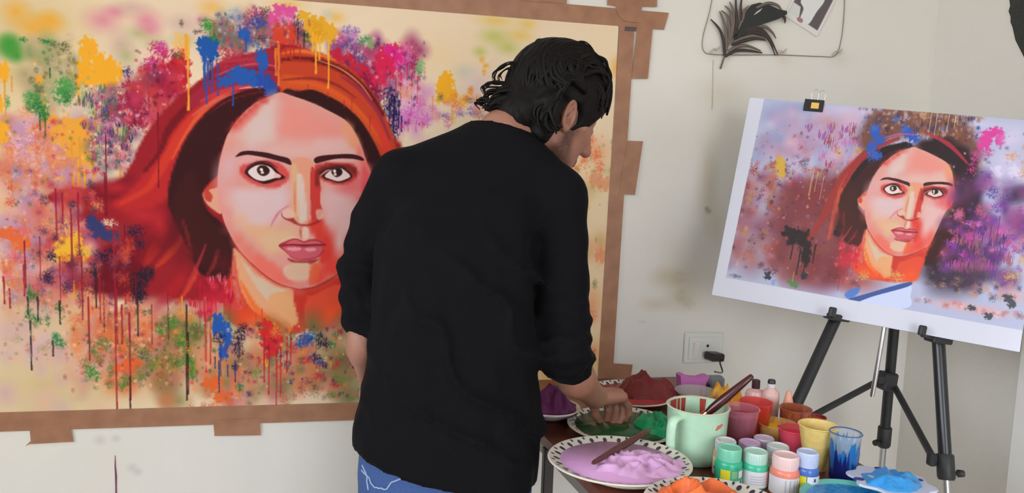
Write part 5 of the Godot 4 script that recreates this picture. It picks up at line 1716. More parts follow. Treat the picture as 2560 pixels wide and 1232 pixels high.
# ---------------------------------------------------------------- the large painting
func sheet(st: SurfaceTool, p0: Vector3, ax: Vector3, ay: Vector3, thick: float, front_only := false) -> void:
	# p0 is the lower left corner of the back; the picture lies on the front
	var n := ax.cross(ay).normalized() * thick
	st.set_smooth_group(-1)
	var q := [p0 + n, p0 + ax + n, p0 + ax + ay + n, p0 + ay + n]
	var uv := [Vector2(0, 1), Vector2(1, 1), Vector2(1, 0), Vector2(0, 0)]
	for i in [0, 3, 2, 0, 2, 1]:
		st.set_uv(uv[i])
		st.add_vertex(q[i])
	if front_only:
		return
	var b := [p0, p0 + ax, p0 + ax + ay, p0 + ay]
	for i in 4:
		var j := (i + 1) % 4
		for k in [[b[i], 0], [q[i], 1], [q[j], 1], [b[i], 0], [q[j], 1], [b[j], 0]]:
			st.set_uv(Vector2(0.002, 0.002))
			st.add_vertex(k[0])

func build_canvas() -> void:
	cv = Image.create(2048, 1326, false, Image.FORMAT_RGBA8)
	cv.fill(rgb(228, 206, 174))
	grow = 1.28
	warp = Transform2D.IDENTITY
	rng.seed = 11
	paint(canvas_ground())
	paint(dark_hair_ops())
	paint(crown_ops())
	paint(portrait_ops())
	paint(canvas_top())
	soften(cv)
	cv.convert(Image.FORMAT_RGB8)
	var m := mat(rgb(250, 249, 247), 0.75)
	m.metallic_specular = 0.2
	m.albedo_texture = ImageTexture.create_from_image(cv)
	var st := begin()
	sheet(st, Vector3(-0.95, 0.698, 0.0005), Vector3(1.659, 0, 0), Vector3(0, 1.074, 0), 0.003)
	var t := thing("portrait_painting", "large portrait painting of a red-haired woman among colour splashes, taped to the wall", "painting", Vector3.ZERO)
	obj("painted_sheet", st, m, t)

func _ready() -> void:
	set_up_view()
	set_up_materials()
	make_masks()
	build_room()
	build_canvas()
	build_tape()
	build_wall_things()
	build_easel()
	build_print()
	build_table()
	build_plates()
	build_cups()
	build_jars()
	build_person()


func canvas_ground() -> Array:
	return [
		["B", [232, 210, 184], 1.0, [1643, 351, 500, 420, 1302, 134, 400, 240]],
		["B", [208, 182, 132], 0.9, [195, 140, 260, 160, 232, 1239, 300, 160, 440, 1204, 200, 110, 190, 304, 180, 140]],
		["B", [216, 186, 176], 0.7, [686, 128, 150, 100, 455, 288, 160, 120, 234, 1136, 140, 80, 1084, 1259, 220, 80]],
		["B", [230, 204, 162], 0.8, [1899, 701, 200, 300, 1433, 151, 200, 120, 2035, 1045, 120, 260]],
		["B", [226, 166, 66], 0.95, [176, 107, 46, 44, 259, 133, 60, 38, 221, 150, 60, 36, 268, 123, 36, 30]],
		["B", [214, 128, 150], 0.85, [411, 115, 62, 44, 534, 105, 52, 42, 542, 132, 40, 30, 447, 86, 40, 24]],
		["B", [190, 150, 150], 0.6, [492, 70, 60, 30, 462, 180, 40, 50, 634, 107, 46, 30]],
		["B", [164, 166, 112], 0.7, [476, 215, 40, 46, 558, 173, 44, 30, 639, 155, 40, 24, 508, 147, 40, 26]],
		["B", [66, 142, 56], 1.0, [158, 210, 40, 44, 175, 235, 26, 26, 154, 203, 34, 34]],
		["B", [70, 150, 60], 0.9, [156, 213, 34, 38]],
		["B", [228, 170, 70], 0.7, [721, 52, 50, 34, 948, 25, 60, 20, 1096, 54, 40, 26]],
		["B", [190, 196, 180], 0.7, [792, 59, 40, 24, 1071, 47, 24, 20, 1515, 199, 40, 30]],
		["B", [222, 186, 92], 0.85, [1618, 24, 80, 24, 1728, 26, 40, 24, 1702, 67, 60, 30]],
		["B", [178, 186, 84], 0.8, [1613, 76, 60, 34, 1662, 110, 50, 30, 1567, 129, 30, 24]],
		["B", [214, 190, 206], 0.6, [1557, 236, 60, 60, 924, 86, 60, 30]],
		["B", [226, 150, 104], 0.8, [1990, 445, 60, 60, 1938, 587, 50, 60, 2022, 784, 46, 70, 2002, 987, 46, 80, 1914, 379, 50, 60]],
		["B", [176, 176, 110], 0.5, [1981, 572, 40, 40, 2020, 755, 26, 30, 2038, 513, 30, 30]],
		["B", [224, 160, 70], 0.9, [2048, 152, 26, 50, 1862, 1190, 60, 100]],
		["B", [232, 206, 128], 0.9, [1834, 1218, 40, 70, 2042, 1193, 40, 90]],
		["B", [214, 150, 120], 0.8, [186, 459, 120, 60, 272, 491, 110, 80, 175, 835, 110, 120, 238, 984, 140, 80, 170, 1034, 90, 60]],
		["B", [206, 160, 176], 0.8, [215, 565, 120, 80, 266, 735, 110, 70, 179, 688, 80, 60, 155, 786, 60, 60, 223, 1123, 100, 60]],
		["F", [[206, 120, 90], [222, 130, 90], [190, 140, 180], [224, 160, 140], [200, 110, 110], [170, 150, 180], [226, 170, 130]], 9, 150, 26, 60, [122, 426, 397, 985]],
		["F", [[206, 110, 80], [226, 120, 70], [190, 140, 180], [224, 170, 190], [214, 100, 70], [160, 140, 180], [220, 160, 120]], 1, 110, 14, 34, [122, 426, 375, 934]],
		["F", [[220, 120, 70], [206, 90, 60], [226, 170, 140], [200, 150, 170], [150, 130, 160]], 1, 80, 12, 28, [119, 521, 328, 984]],
		["F", [[190, 130, 110], [120, 140, 70], [214, 180, 160], [150, 110, 90]], 1, 30, 10, 22, [107, 910, 371, 1164]],
		["F", [[150, 150, 100], [190, 160, 130], [120, 140, 90]], 9, 30, 20, 40, [194, 175, 352, 378]],
		["F", [[110, 120, 80], [90, 110, 70], [200, 170, 140], [90, 90, 60]], 1, 26, 8, 18, [204, 174, 341, 367]],
		["F", [[236, 190, 150], [226, 150, 110]], 1, 20, 12, 26, [188, 375, 360, 560]],
		["S", [236, 166, 44], 0, 0.98, [371, 196, 30, 34, 375, 233, 34, 40, 413, 249, 34, 40, 444, 265, 26, 36, 354, 270, 26, 50, 388, 280, 40, 30, 421, 296, 36, 24, 135, 284, 24, 34, 130, 461, 26, 44, 124, 379, 14, 30]],
		["S", [232, 160, 56], 0, 0.9, [323, 440, 50, 44, 345, 475, 50, 48, 295, 466, 34, 40, 338, 506, 46, 36, 360, 530, 30, 30, 263, 419, 20, 18, 233, 299, 16, 14]],
		["S", [60, 140, 70], 1, 0.95, [223, 373, 36, 30, 242, 402, 22, 26, 298, 315, 26, 30, 311, 327, 26, 30, 292, 346, 30, 30, 145, 372, 10, 24, 210, 350, 24, 16]],
		["S", [40, 110, 50], 1, 0.95, [231, 385, 28, 26, 244, 408, 14, 22, 308, 357, 16, 22, 193, 187, 14, 10, 258, 188, 26, 10]],
		["S", [96, 160, 80], 1, 0.8, [307, 309, 24, 24, 358, 342, 14, 30]],
		["D", [40, 90, 50], 4, [245, 408, 243, 468, 231, 397, 229, 451, 262, 264, 262, 294]],
		["D", [236, 166, 44], 7, [339, 271, 337, 367, 383, 281, 380, 413, 452, 325, 447, 619, 319, 574, 311, 965, 351, 561, 345, 833, 333, 537, 329, 734]],
		["D", [214, 150, 60], 5, [139, 307, 135, 425, 158, 294, 157, 341, 375, 523, 373, 621, 317, 477, 314, 623, 339, 464, 336, 622]],
		["S", [226, 140, 60], 0, 0.9, [153, 97, 1, 1]],
		["S", [60, 60, 110], 1, 0.95, [478, 263, 18, 20, 397, 346, 14, 26, 411, 333, 12, 20, 392, 364, 14, 20]],
		["S", [120, 60, 130], 1, 0.9, [424, 435, 30, 40, 441, 410, 20, 30, 384, 449, 20, 26, 434, 484, 26, 36, 412, 473, 20, 30]],
		["F", [[120, 80, 120], [180, 110, 120], [110, 110, 110], [150, 50, 80], [200, 150, 130]], 9, 46, 18, 36, [370, 317, 496, 568]],
		["F", [[70, 60, 110], [150, 80, 140], [60, 90, 70], [210, 120, 150], [230, 190, 170], [200, 70, 90], [120, 50, 90]], 1, 60, 8, 20, [373, 353, 485, 556]],
		["F", [[80, 110, 90], [180, 190, 160], [200, 180, 120], [90, 60, 100]], 2, 24, 8, 20, [348, 307, 474, 531]],
		["S", [150, 30, 60], 1, 0.95, [488, 323, 40, 46, 510, 358, 40, 44, 476, 372, 40, 40, 504, 407, 44, 50, 557, 282, 44, 50]],
		["S", [196, 40, 110], 1, 0.95, [564, 185, 30, 24, 546, 240, 30, 34, 581, 202, 26, 26]],
		["S", [200, 60, 150], 1, 0.85, [576, 178, 22, 18, 552, 234, 20, 20]],
		["S", [190, 36, 50], 0, 0.95, [592, 268, 40, 60, 627, 241, 36, 56, 568, 306, 34, 50, 615, 303, 40, 50]],
		["S", [110, 20, 50], 1, 0.9, [586, 268, 24, 34, 499, 346, 30, 34, 493, 395, 36, 40]],
		["D", [170, 26, 50], 5, [563, 257, 562, 392, 592, 231, 590, 403, 615, 230, 614, 365, 579, 220, 577, 379, 537, 259, 535, 381]],
		["S", [226, 110, 50], 1, 0.9, [488, 310, 24, 16, 523, 272, 20, 30, 633, 192, 20, 40]],
		["S", [232, 186, 110], 0, 0.8, [628, 162, 26, 30]],
		["F", [[150, 40, 70], [190, 60, 90], [120, 60, 90], [196, 60, 60]], 9, 40, 18, 40, [466, 251, 649, 400]],
		["F", [[120, 90, 110], [150, 110, 120], [170, 90, 110], [90, 100, 130], [190, 90, 80]], 9, 50, 18, 36, [686, 79, 1023, 179]],
		["F", [[150, 60, 110], [190, 60, 90], [110, 70, 130], [206, 90, 130]], 9, 50, 18, 40, [1084, 111, 1371, 312]],
		["F", [[210, 140, 190], [214, 160, 200], [226, 150, 150]], 9, 30, 18, 36, [1291, 238, 1413, 402]],
		["S", [80, 80, 60], 1, 0.9, [621, 205, 20, 16, 634, 107, 8, 14, 674, 129, 10, 10]],
		["S", [60, 140, 60], 1, 0.95, [715, 113, 30, 26, 733, 143, 26, 30, 709, 102, 26, 20]],
		["S", [50, 130, 60], 0, 0.9, [727, 149, 18, 24]],
		["S", [120, 110, 90], 1, 0.9, [768, 97, 34, 34, 780, 133, 30, 30, 756, 159, 30, 24, 804, 156, 26, 26]],
		["S", [150, 164, 184], 1, 0.9, [790, 69, 26, 24, 804, 89, 24, 20]],
		["S", [190, 170, 160], 1, 0.7, [804, 113, 26, 26, 786, 108, 24, 24]],
		["S", [150, 60, 110], 1, 0.9, [852, 60, 30, 26, 828, 93, 26, 24, 870, 78, 26, 24]],
		["S", [90, 60, 60], 1, 0.9, [882, 52, 20, 18, 864, 133, 24, 24, 888, 138, 20, 16]],
		["S", [40, 76, 160], 1, 0.95, [852, 91, 26, 26, 870, 90, 20, 22, 816, 118, 24, 26, 828, 136, 18, 26, 864, 78, 18, 18]],
		["S", [216, 80, 150], 0, 0.95, [924, 43, 30, 20, 912, 74, 30, 30, 942, 66, 30, 30, 960, 46, 20, 24]],
		["S", [226, 150, 180], 1, 0.8, [942, 72, 30, 26, 961, 83, 20, 24, 924, 92, 18, 20]],
		["S", [206, 66, 46], 0, 0.95, [930, 116, 34, 36, 955, 133, 30, 40, 924, 148, 26, 36, 967, 107, 20, 30]],
		["S", [90, 60, 80], 1, 0.9, [979, 82, 20, 34, 988, 106, 20, 30, 174, 119, 1, 1]],
		["S", [50, 90, 60], 1, 0.9, [1004, 123, 16, 20, 1010, 117, 14, 16]],
		["S", [226, 166, 46], 0, 0.98, [1016, 79, 30, 30, 1047, 89, 34, 36, 1084, 111, 26, 30, 1035, 115, 30, 34, 997, 55, 24, 16, 1078, 93, 20, 24]],
		["S", [216, 150, 30], 1, 0.8, [1034, 78, 26, 24, 1047, 108, 26, 26]],
		["S", [140, 110, 180], 1, 0.95, [1135, 95, 26, 22, 1147, 120, 28, 24, 1160, 93, 18, 16]],
		["S", [100, 70, 130], 1, 0.9, [1129, 134, 28, 28, 1154, 157, 28, 30, 1174, 181, 30, 34, 1193, 206, 26, 34]],
		["S", [200, 110, 170], 1, 0.8, [1154, 107, 20, 16, 1110, 122, 20, 20]],
		["S", [60, 130, 90], 1, 0.95, [1179, 124, 16, 20, 1198, 116, 16, 18, 1362, 195, 16, 20, 1369, 214, 10, 14]],
		["S", [130, 180, 110], 0, 0.7, [1205, 128, 20, 22, 1368, 188, 20, 22]],
		["S", [190, 36, 60], 0, 0.95, [1123, 197, 44, 40, 1174, 220, 44, 44, 1149, 247, 44, 40, 1213, 256, 40, 44, 1098, 174, 26, 26]],
		["S", [120, 30, 70], 1, 0.9, [1194, 244, 30, 30, 1220, 275, 34, 34, 1175, 258, 30, 24, 1227, 294, 30, 40]],
		["S", [210, 40, 80], 0, 0.98, [1257, 176, 40, 46, 1283, 187, 36, 50, 1238, 216, 36, 50, 1296, 161, 34, 40]],
		["S", [216, 40, 130], 0, 0.95, [1265, 143, 20, 18, 1302, 167, 30, 34, 1282, 149, 26, 24]],
		["S", [216, 110, 170], 1, 0.9, [1328, 158, 26, 34, 1321, 133, 20, 20, 1303, 199, 24, 30]],
		["S", [150, 40, 100], 1, 0.9, [1348, 170, 18, 26, 1342, 196, 14, 30]],
		["D", [200, 40, 70], 4, [1251, 215, 1253, 305, 1271, 227, 1273, 330, 1290, 225, 1293, 342, 1307, 211, 1309, 315, 1326, 184, 1328, 288, 1342, 183, 1346, 353, 1361, 221, 1363, 312, 1239, 229, 1240, 319]],
		["S", [226, 176, 200], 1, 0.8, [1331, 301, 36, 50, 1306, 341, 30, 40, 1357, 273, 24, 40, 1324, 249, 26, 30]],
		["S", [206, 110, 190], 1, 0.9, [1345, 346, 36, 40, 1386, 364, 30, 30, 1319, 367, 24, 40, 1371, 312, 24, 24]],
		["S", [226, 150, 110], 1, 0.85, [1311, 276, 24, 24, 1343, 255, 18, 18, 1331, 288, 20, 20]],
		["S", [40, 34, 80], 1, 0.98, [1272, 285, 26, 30, 1285, 303, 24, 40, 1266, 330, 22, 30, 1293, 342, 18, 50, 1280, 369, 26, 40, 1288, 408, 20, 30]],
		["D", [36, 30, 76], 5, [1285, 290, 1288, 408, 1271, 317, 1273, 409, 1302, 303, 1304, 394, 1311, 354, 1312, 407]],
		["D", [206, 90, 150], 3, [1359, 365, 1360, 405, 1379, 364, 1380, 397, 1396, 337, 1397, 390, 1333, 366, 1333, 406]],
		["S", [240, 172, 42], 0, 0.98, [1452, 248, 32, 38, 1459, 222, 26, 24, 1443, 282, 30, 30, 1477, 280, 24, 30]],
		["S", [238, 160, 46], 1, 0.95, [1518, 291, 24, 20, 1537, 266, 14, 20, 1505, 305, 30, 18, 1575, 155, 12, 14, 1589, 174, 14, 12, 1583, 194, 10, 16]],
		["S", [232, 120, 50], 1, 0.9, [1524, 284, 14, 14, 1541, 256, 12, 16]],
		["S", [130, 110, 170], 1, 0.85, [1452, 347, 30, 16, 1546, 329, 24, 20, 1567, 335, 20, 16, 1506, 338, 20, 14]],
		["S", [220, 150, 190], 1, 0.8, [1559, 308, 26, 26, 1425, 342, 20, 20]],
		["D", [226, 150, 100], 4, [1478, 306, 1480, 372, 1413, 283, 1415, 362]],
		["S", [226, 110, 70], 1, 0.85, [1960, 432, 22, 24, 1991, 459, 24, 24, 1947, 475, 20, 26, 1919, 504, 24, 20, 2007, 500, 22, 26, 1973, 404, 18, 18]],
		["S", [220, 140, 100], 0, 0.7, [2025, 556, 30, 30, 1995, 543, 30, 36, 2023, 813, 24, 30]],
		["S", [60, 120, 50], 1, 0.95, [1934, 559, 12, 14, 1946, 570, 8, 10]],
		["S", [150, 130, 70], 1, 0.7, [2047, 408, 10, 14, 2005, 756, 6, 12]],
		["F", [[200, 80, 70], [226, 150, 60], [110, 80, 140], [226, 190, 190], [70, 110, 70], [190, 60, 90], [236, 200, 160]], 1, 220, 4, 10, [123, 414, 386, 985]],
		["F", [[70, 110, 60], [150, 160, 90], [230, 200, 150], [226, 150, 60], [120, 90, 60]], 1, 90, 4, 9, [194, 175, 385, 413]],
		["F", [[60, 50, 90], [150, 60, 110], [210, 140, 160], [240, 220, 190], [190, 50, 70], [70, 100, 80]], 2, 90, 4, 10, [370, 317, 484, 580]],
		["F", [[150, 30, 60], [226, 90, 130], [90, 20, 50], [240, 180, 190], [190, 40, 60]], 1, 110, 4, 10, [479, 191, 661, 412]],
		["F", [[230, 200, 180], [90, 60, 90], [60, 90, 160], [190, 90, 130], [120, 100, 70], [206, 60, 60]], 1, 150, 4, 10, [686, 67, 1023, 179]],
		["F", [[216, 60, 120], [110, 60, 130], [240, 190, 210], [150, 30, 70], [60, 50, 90]], 1, 150, 4, 10, [1097, 111, 1386, 390]],
		["F", [[226, 130, 80], [240, 200, 150], [150, 160, 90], [226, 160, 60]], 1, 60, 4, 10, [1899, 380, 2074, 640]],
		["F", [[150, 70, 150], [200, 80, 150], [110, 60, 140], [226, 160, 190], [190, 60, 90]], 9, 90, 26, 60, [1295, 473, 1683, 1072]],
		["F", [[110, 50, 140], [206, 70, 150], [226, 190, 220], [60, 50, 110], [206, 110, 80], [226, 170, 70]], 1, 160, 8, 22, [1282, 448, 1743, 1130]],
		["S", [216, 60, 140], 0, 0.95, [1470, 520, 34, 34, 1555, 598, 30, 34, 1420, 656, 34, 40]],
		["S", [60, 90, 170], 0, 0.95, [1518, 764, 30, 34, 1397, 848, 26, 34]],
		["S", [236, 166, 44], 0, 0.95, [1627, 679, 28, 36, 1592, 902, 30, 34]],
		["D", [110, 50, 120], 4, [1393, 657, 1398, 875, 1471, 547, 1477, 764, 1555, 626, 1562, 846, 1448, 710, 1455, 986]],
		["P", [150, 36, 44], 4, 1, [1229, 411, 1308, 446, 1364, 577, 1381, 739, 1331, 903, 1226, 1027, 1147, 1013, 1183, 769, 1219, 569]],
		["P", [186, 54, 46], 5, 0.9, [1256, 449, 1310, 552, 1327, 713, 1290, 849, 1249, 822, 1246, 634]],
		["P", [140, 34, 44], 5, 0.95, [590, 440, 484, 568, 381, 627, 279, 667, 300, 734, 355, 770, 275, 846, 290, 928, 444, 965, 608, 985, 754, 946, 755, 648]],
		["P", [150, 34, 42], 3, 1, [852, 178, 756, 209, 685, 275, 614, 340, 556, 405, 509, 481, 485, 543, 450, 594, 381, 621, 302, 623, 246, 650, 279, 685, 334, 709, 402, 732, 482, 730, 447, 781, 355, 808, 275, 846, 296, 896, 352, 934, 444, 953, 561, 959, 681, 972, 803, 965, 852, 775, 803, 519, 925, 310, 1035, 190, 949, 146]],
		["P", [186, 44, 46], 4, 0.9, [756, 258, 685, 324, 626, 389, 578, 465, 542, 541, 484, 618, 426, 669, 483, 693, 564, 666, 624, 613, 684, 498, 732, 396, 804, 317]],
		["L", [206, 60, 44], 8, 26, 10, 3, 0.85, [864, 251, 756, 307, 684, 373, 625, 451, 577, 540, 530, 616, 448, 669]],
		["L", [222, 96, 60], 4, 12, 3, 2, 0.8, [852, 265, 768, 307, 696, 367, 643, 444, 601, 526]],
		["L", [110, 26, 34], 6, 20, 6, 3, 0.9, [804, 255, 708, 310, 637, 376, 590, 440, 566, 503, 519, 567]],
		["L", [196, 50, 40], 10, 24, 6, 3, 0.8, [587, 728, 563, 779, 527, 844, 503, 895]],
		["L", [206, 66, 40], 6, 18, 4, 3, 0.85, [646, 727, 616, 791, 574, 843, 544, 869]],
		["L", [214, 70, 46], 6, 14, 4, 3, 0.8, [718, 777, 681, 855, 645, 933, 608, 985]],
		["L", [170, 36, 44], 10, 30, 10, 4, 0.9, [646, 829, 621, 907, 561, 985, 536, 1037]],
		["P", [110, 26, 36], 4, 0.85, [275, 834, 354, 852, 480, 844, 538, 895, 479, 953, 398, 953, 318, 928, 274, 896]],
		["P", [120, 26, 40], 4, 0.8, [381, 602, 450, 594, 484, 568, 472, 631, 414, 657, 358, 646]],
		["B", [96, 22, 34], 0.8, [469, 832, 70, 60, 563, 779, 60, 70, 422, 895, 70, 40, 611, 728, 60, 80]],
		["B", [196, 46, 52], 0.8, [438, 619, 60, 26, 564, 729, 40, 60, 517, 704, 60, 30]],
		["F", [[206, 100, 80], [190, 110, 150], [226, 170, 150], [200, 80, 70], [150, 60, 90]], 9, 40, 18, 40, [215, 590, 375, 934]],
		["F", [[206, 90, 70], [120, 70, 110], [226, 150, 120], [190, 60, 70], [60, 50, 80], [226, 170, 110]], 1, 60, 10, 26, [215, 590, 398, 959]]
	]

func dark_hair_ops() -> Array:
	return [
		["P", [58, 26, 28], 3, 1, [925, 293, 852, 305, 792, 323, 732, 358, 684, 398, 648, 450, 619, 513, 598, 577, 588, 652, 611, 728, 646, 804, 681, 881, 736, 906, 781, 893, 786, 841, 785, 776, 754, 725, 706, 681, 690, 630, 707, 598, 737, 572, 743, 508, 773, 432, 828, 360, 913, 311]],
		["P", [66, 30, 30], 4, 0.9, [636, 575, 599, 677, 646, 778, 705, 881, 772, 893, 766, 776, 694, 688, 671, 574]],
		["B", [96, 30, 36], 0.7, [646, 829, 50, 60, 754, 854, 40, 40, 610, 753, 36, 60]],
		["L", [176, 50, 60], 3, 9, 2, 2, 0.8, [700, 790, 681, 842, 657, 894, 633, 933]],
		["L", [150, 44, 50], 3, 10, 3, 3, 0.7, [736, 802, 724, 854, 693, 907]],
		["L", [130, 40, 36], 3, 10, 3, 3, 0.7, [629, 708, 646, 765, 655, 829]],
		["P", [58, 26, 28], 3, 1, [1177, 413, 1243, 489, 1291, 593, 1300, 713, 1269, 835, 1205, 931, 1146, 958, 1157, 823, 1201, 689, 1213, 556]],
		["L", [150, 44, 50], 3, 10, 3, 3, 0.8, [1278, 607, 1287, 727, 1249, 836, 1198, 917]]
	]

func crown_ops() -> Array:
	return [
		["P", [156, 40, 60], 3, 1, [925, 300, 864, 283, 792, 295, 732, 321, 684, 351, 649, 375, 649, 338, 697, 286, 756, 233, 828, 191, 912, 173]],
		["P", [190, 66, 40], 3, 1, [925, 300, 924, 173, 998, 158, 1073, 175, 1149, 215, 1214, 282, 1260, 357, 1288, 434, 1296, 500, 1257, 528, 1216, 437, 1151, 362, 1074, 315, 987, 292]],
		["P", [206, 84, 40], 3, 0.9, [931, 287, 932, 247, 999, 243, 1074, 270, 1150, 317, 1215, 385, 1256, 462, 1216, 424, 1151, 356, 1049, 304, 974, 285]],
		["L", [100, 28, 28], 6, 16, 10, 3, 0.95, [925, 198, 998, 188, 1073, 201, 1136, 228, 1201, 282, 1254, 357]],
		["L", [150, 44, 70], 4, 12, 6, 2, 0.9, [1111, 236, 1175, 277, 1234, 345, 1275, 435]],
		["L", [226, 120, 60], 3, 10, 4, 2, 0.85, [924, 179, 986, 166, 1048, 174, 1098, 189]],
		["L", [226, 140, 110], 2, 5, 2, 1, 0.8, [1035, 190, 1111, 213, 1175, 258, 1214, 307]],
		["L", [216, 90, 40], 6, 14, 5, 2, 0.9, [949, 265, 1036, 269, 1112, 300, 1176, 348, 1236, 423]],
		["L", [130, 36, 40], 3, 8, 3, 2, 0.8, [931, 260, 1023, 249, 1099, 265, 1163, 304]],
		["L", [216, 60, 50], 8, 24, 10, 3, 0.85, [1215, 372, 1255, 436, 1276, 514, 1284, 553]],
		["L", [196, 60, 70], 6, 12, 4, 2, 0.9, [685, 342, 732, 315, 804, 290, 876, 278]],
		["L", [206, 96, 90], 3, 7, 3, 1, 0.85, [661, 387, 708, 350, 768, 319, 816, 304]],
		["L", [230, 170, 180], 2, 6, 2, 1, 0.8, [801, 295, 852, 285, 882, 284]],
		["L", [120, 30, 60], 3, 8, 3, 2, 0.8, [720, 272, 804, 240, 876, 228, 925, 233]],
		["L", [196, 90, 110], 2, 6, 2, 1, 0.8, [732, 259, 804, 225, 864, 214, 925, 220]],
		["L", [190, 60, 70], 2, 6, 2, 1, 0.8, [738, 222, 804, 205, 864, 197]],
		["S", [170, 50, 70], 1, 0.9, [768, 195, 34, 26, 804, 205, 34, 26, 756, 221, 30, 24, 852, 202, 30, 26]],
		["P", [52, 24, 26], 2, 1, [930, 308, 945, 287, 980, 292, 1024, 285, 1074, 302, 1125, 328, 1177, 374, 1216, 431, 1250, 502, 1271, 580, 1239, 608, 1212, 556, 1184, 465, 1151, 408, 1106, 367, 1037, 332, 974, 313]],
		["L", [60, 26, 26], 6, 10, 4, 2, 1, [925, 293, 876, 293, 816, 307, 756, 335, 696, 385]],
		["S", [36, 86, 160], 0, 1, [707, 173, 30, 30, 709, 187, 28, 34, 697, 163, 24, 24, 727, 180, 22, 36]],
		["S", [40, 90, 170], 0, 0.95, [792, 262, 40, 26, 828, 254, 40, 30, 756, 276, 24, 20, 852, 265, 36, 24, 804, 243, 30, 20, 870, 189, 20, 28, 876, 213, 18, 34, 816, 125, 18, 20]],
		["S", [40, 76, 160], 0, 0.95, [876, 269, 34, 26, 900, 287, 22, 20, 894, 306, 18, 14]],
		["D", [40, 80, 160], 9, [699, 200, 699, 305, 709, 212, 708, 292]],
		["D", [44, 80, 166], 6, [704, 298, 703, 348, 738, 222, 738, 321, 721, 211, 720, 309, 783, 281, 783, 350, 822, 130, 822, 180, 874, 226, 874, 282, 886, 262, 886, 313, 910, 286, 910, 319]],
		["D", [238, 170, 46], 7, [651, 142, 649, 371, 1075, 125, 1076, 279, 1035, 115, 1036, 235, 1025, 103, 1025, 166, 1047, 114, 1048, 190]],
		["D", [232, 160, 60], 9, [646, 137, 646, 216]],
		["D", [226, 120, 50], 8, [921, 148, 921, 279, 912, 161, 913, 248]],
		["D", [190, 40, 40], 4, [927, 148, 927, 197, 957, 145, 958, 195, 986, 144, 986, 206, 943, 159, 943, 196, 967, 132, 967, 182]],
		["D", [60, 30, 50], 4, [998, 105, 998, 155, 979, 94, 979, 144, 716, 211, 716, 273]],
		["D", [180, 40, 60], 3, [1011, 268, 1011, 287, 1074, 289, 1074, 309, 1125, 312, 1125, 338, 1150, 298, 1151, 349, 1209, 359, 1209, 411]]
	]

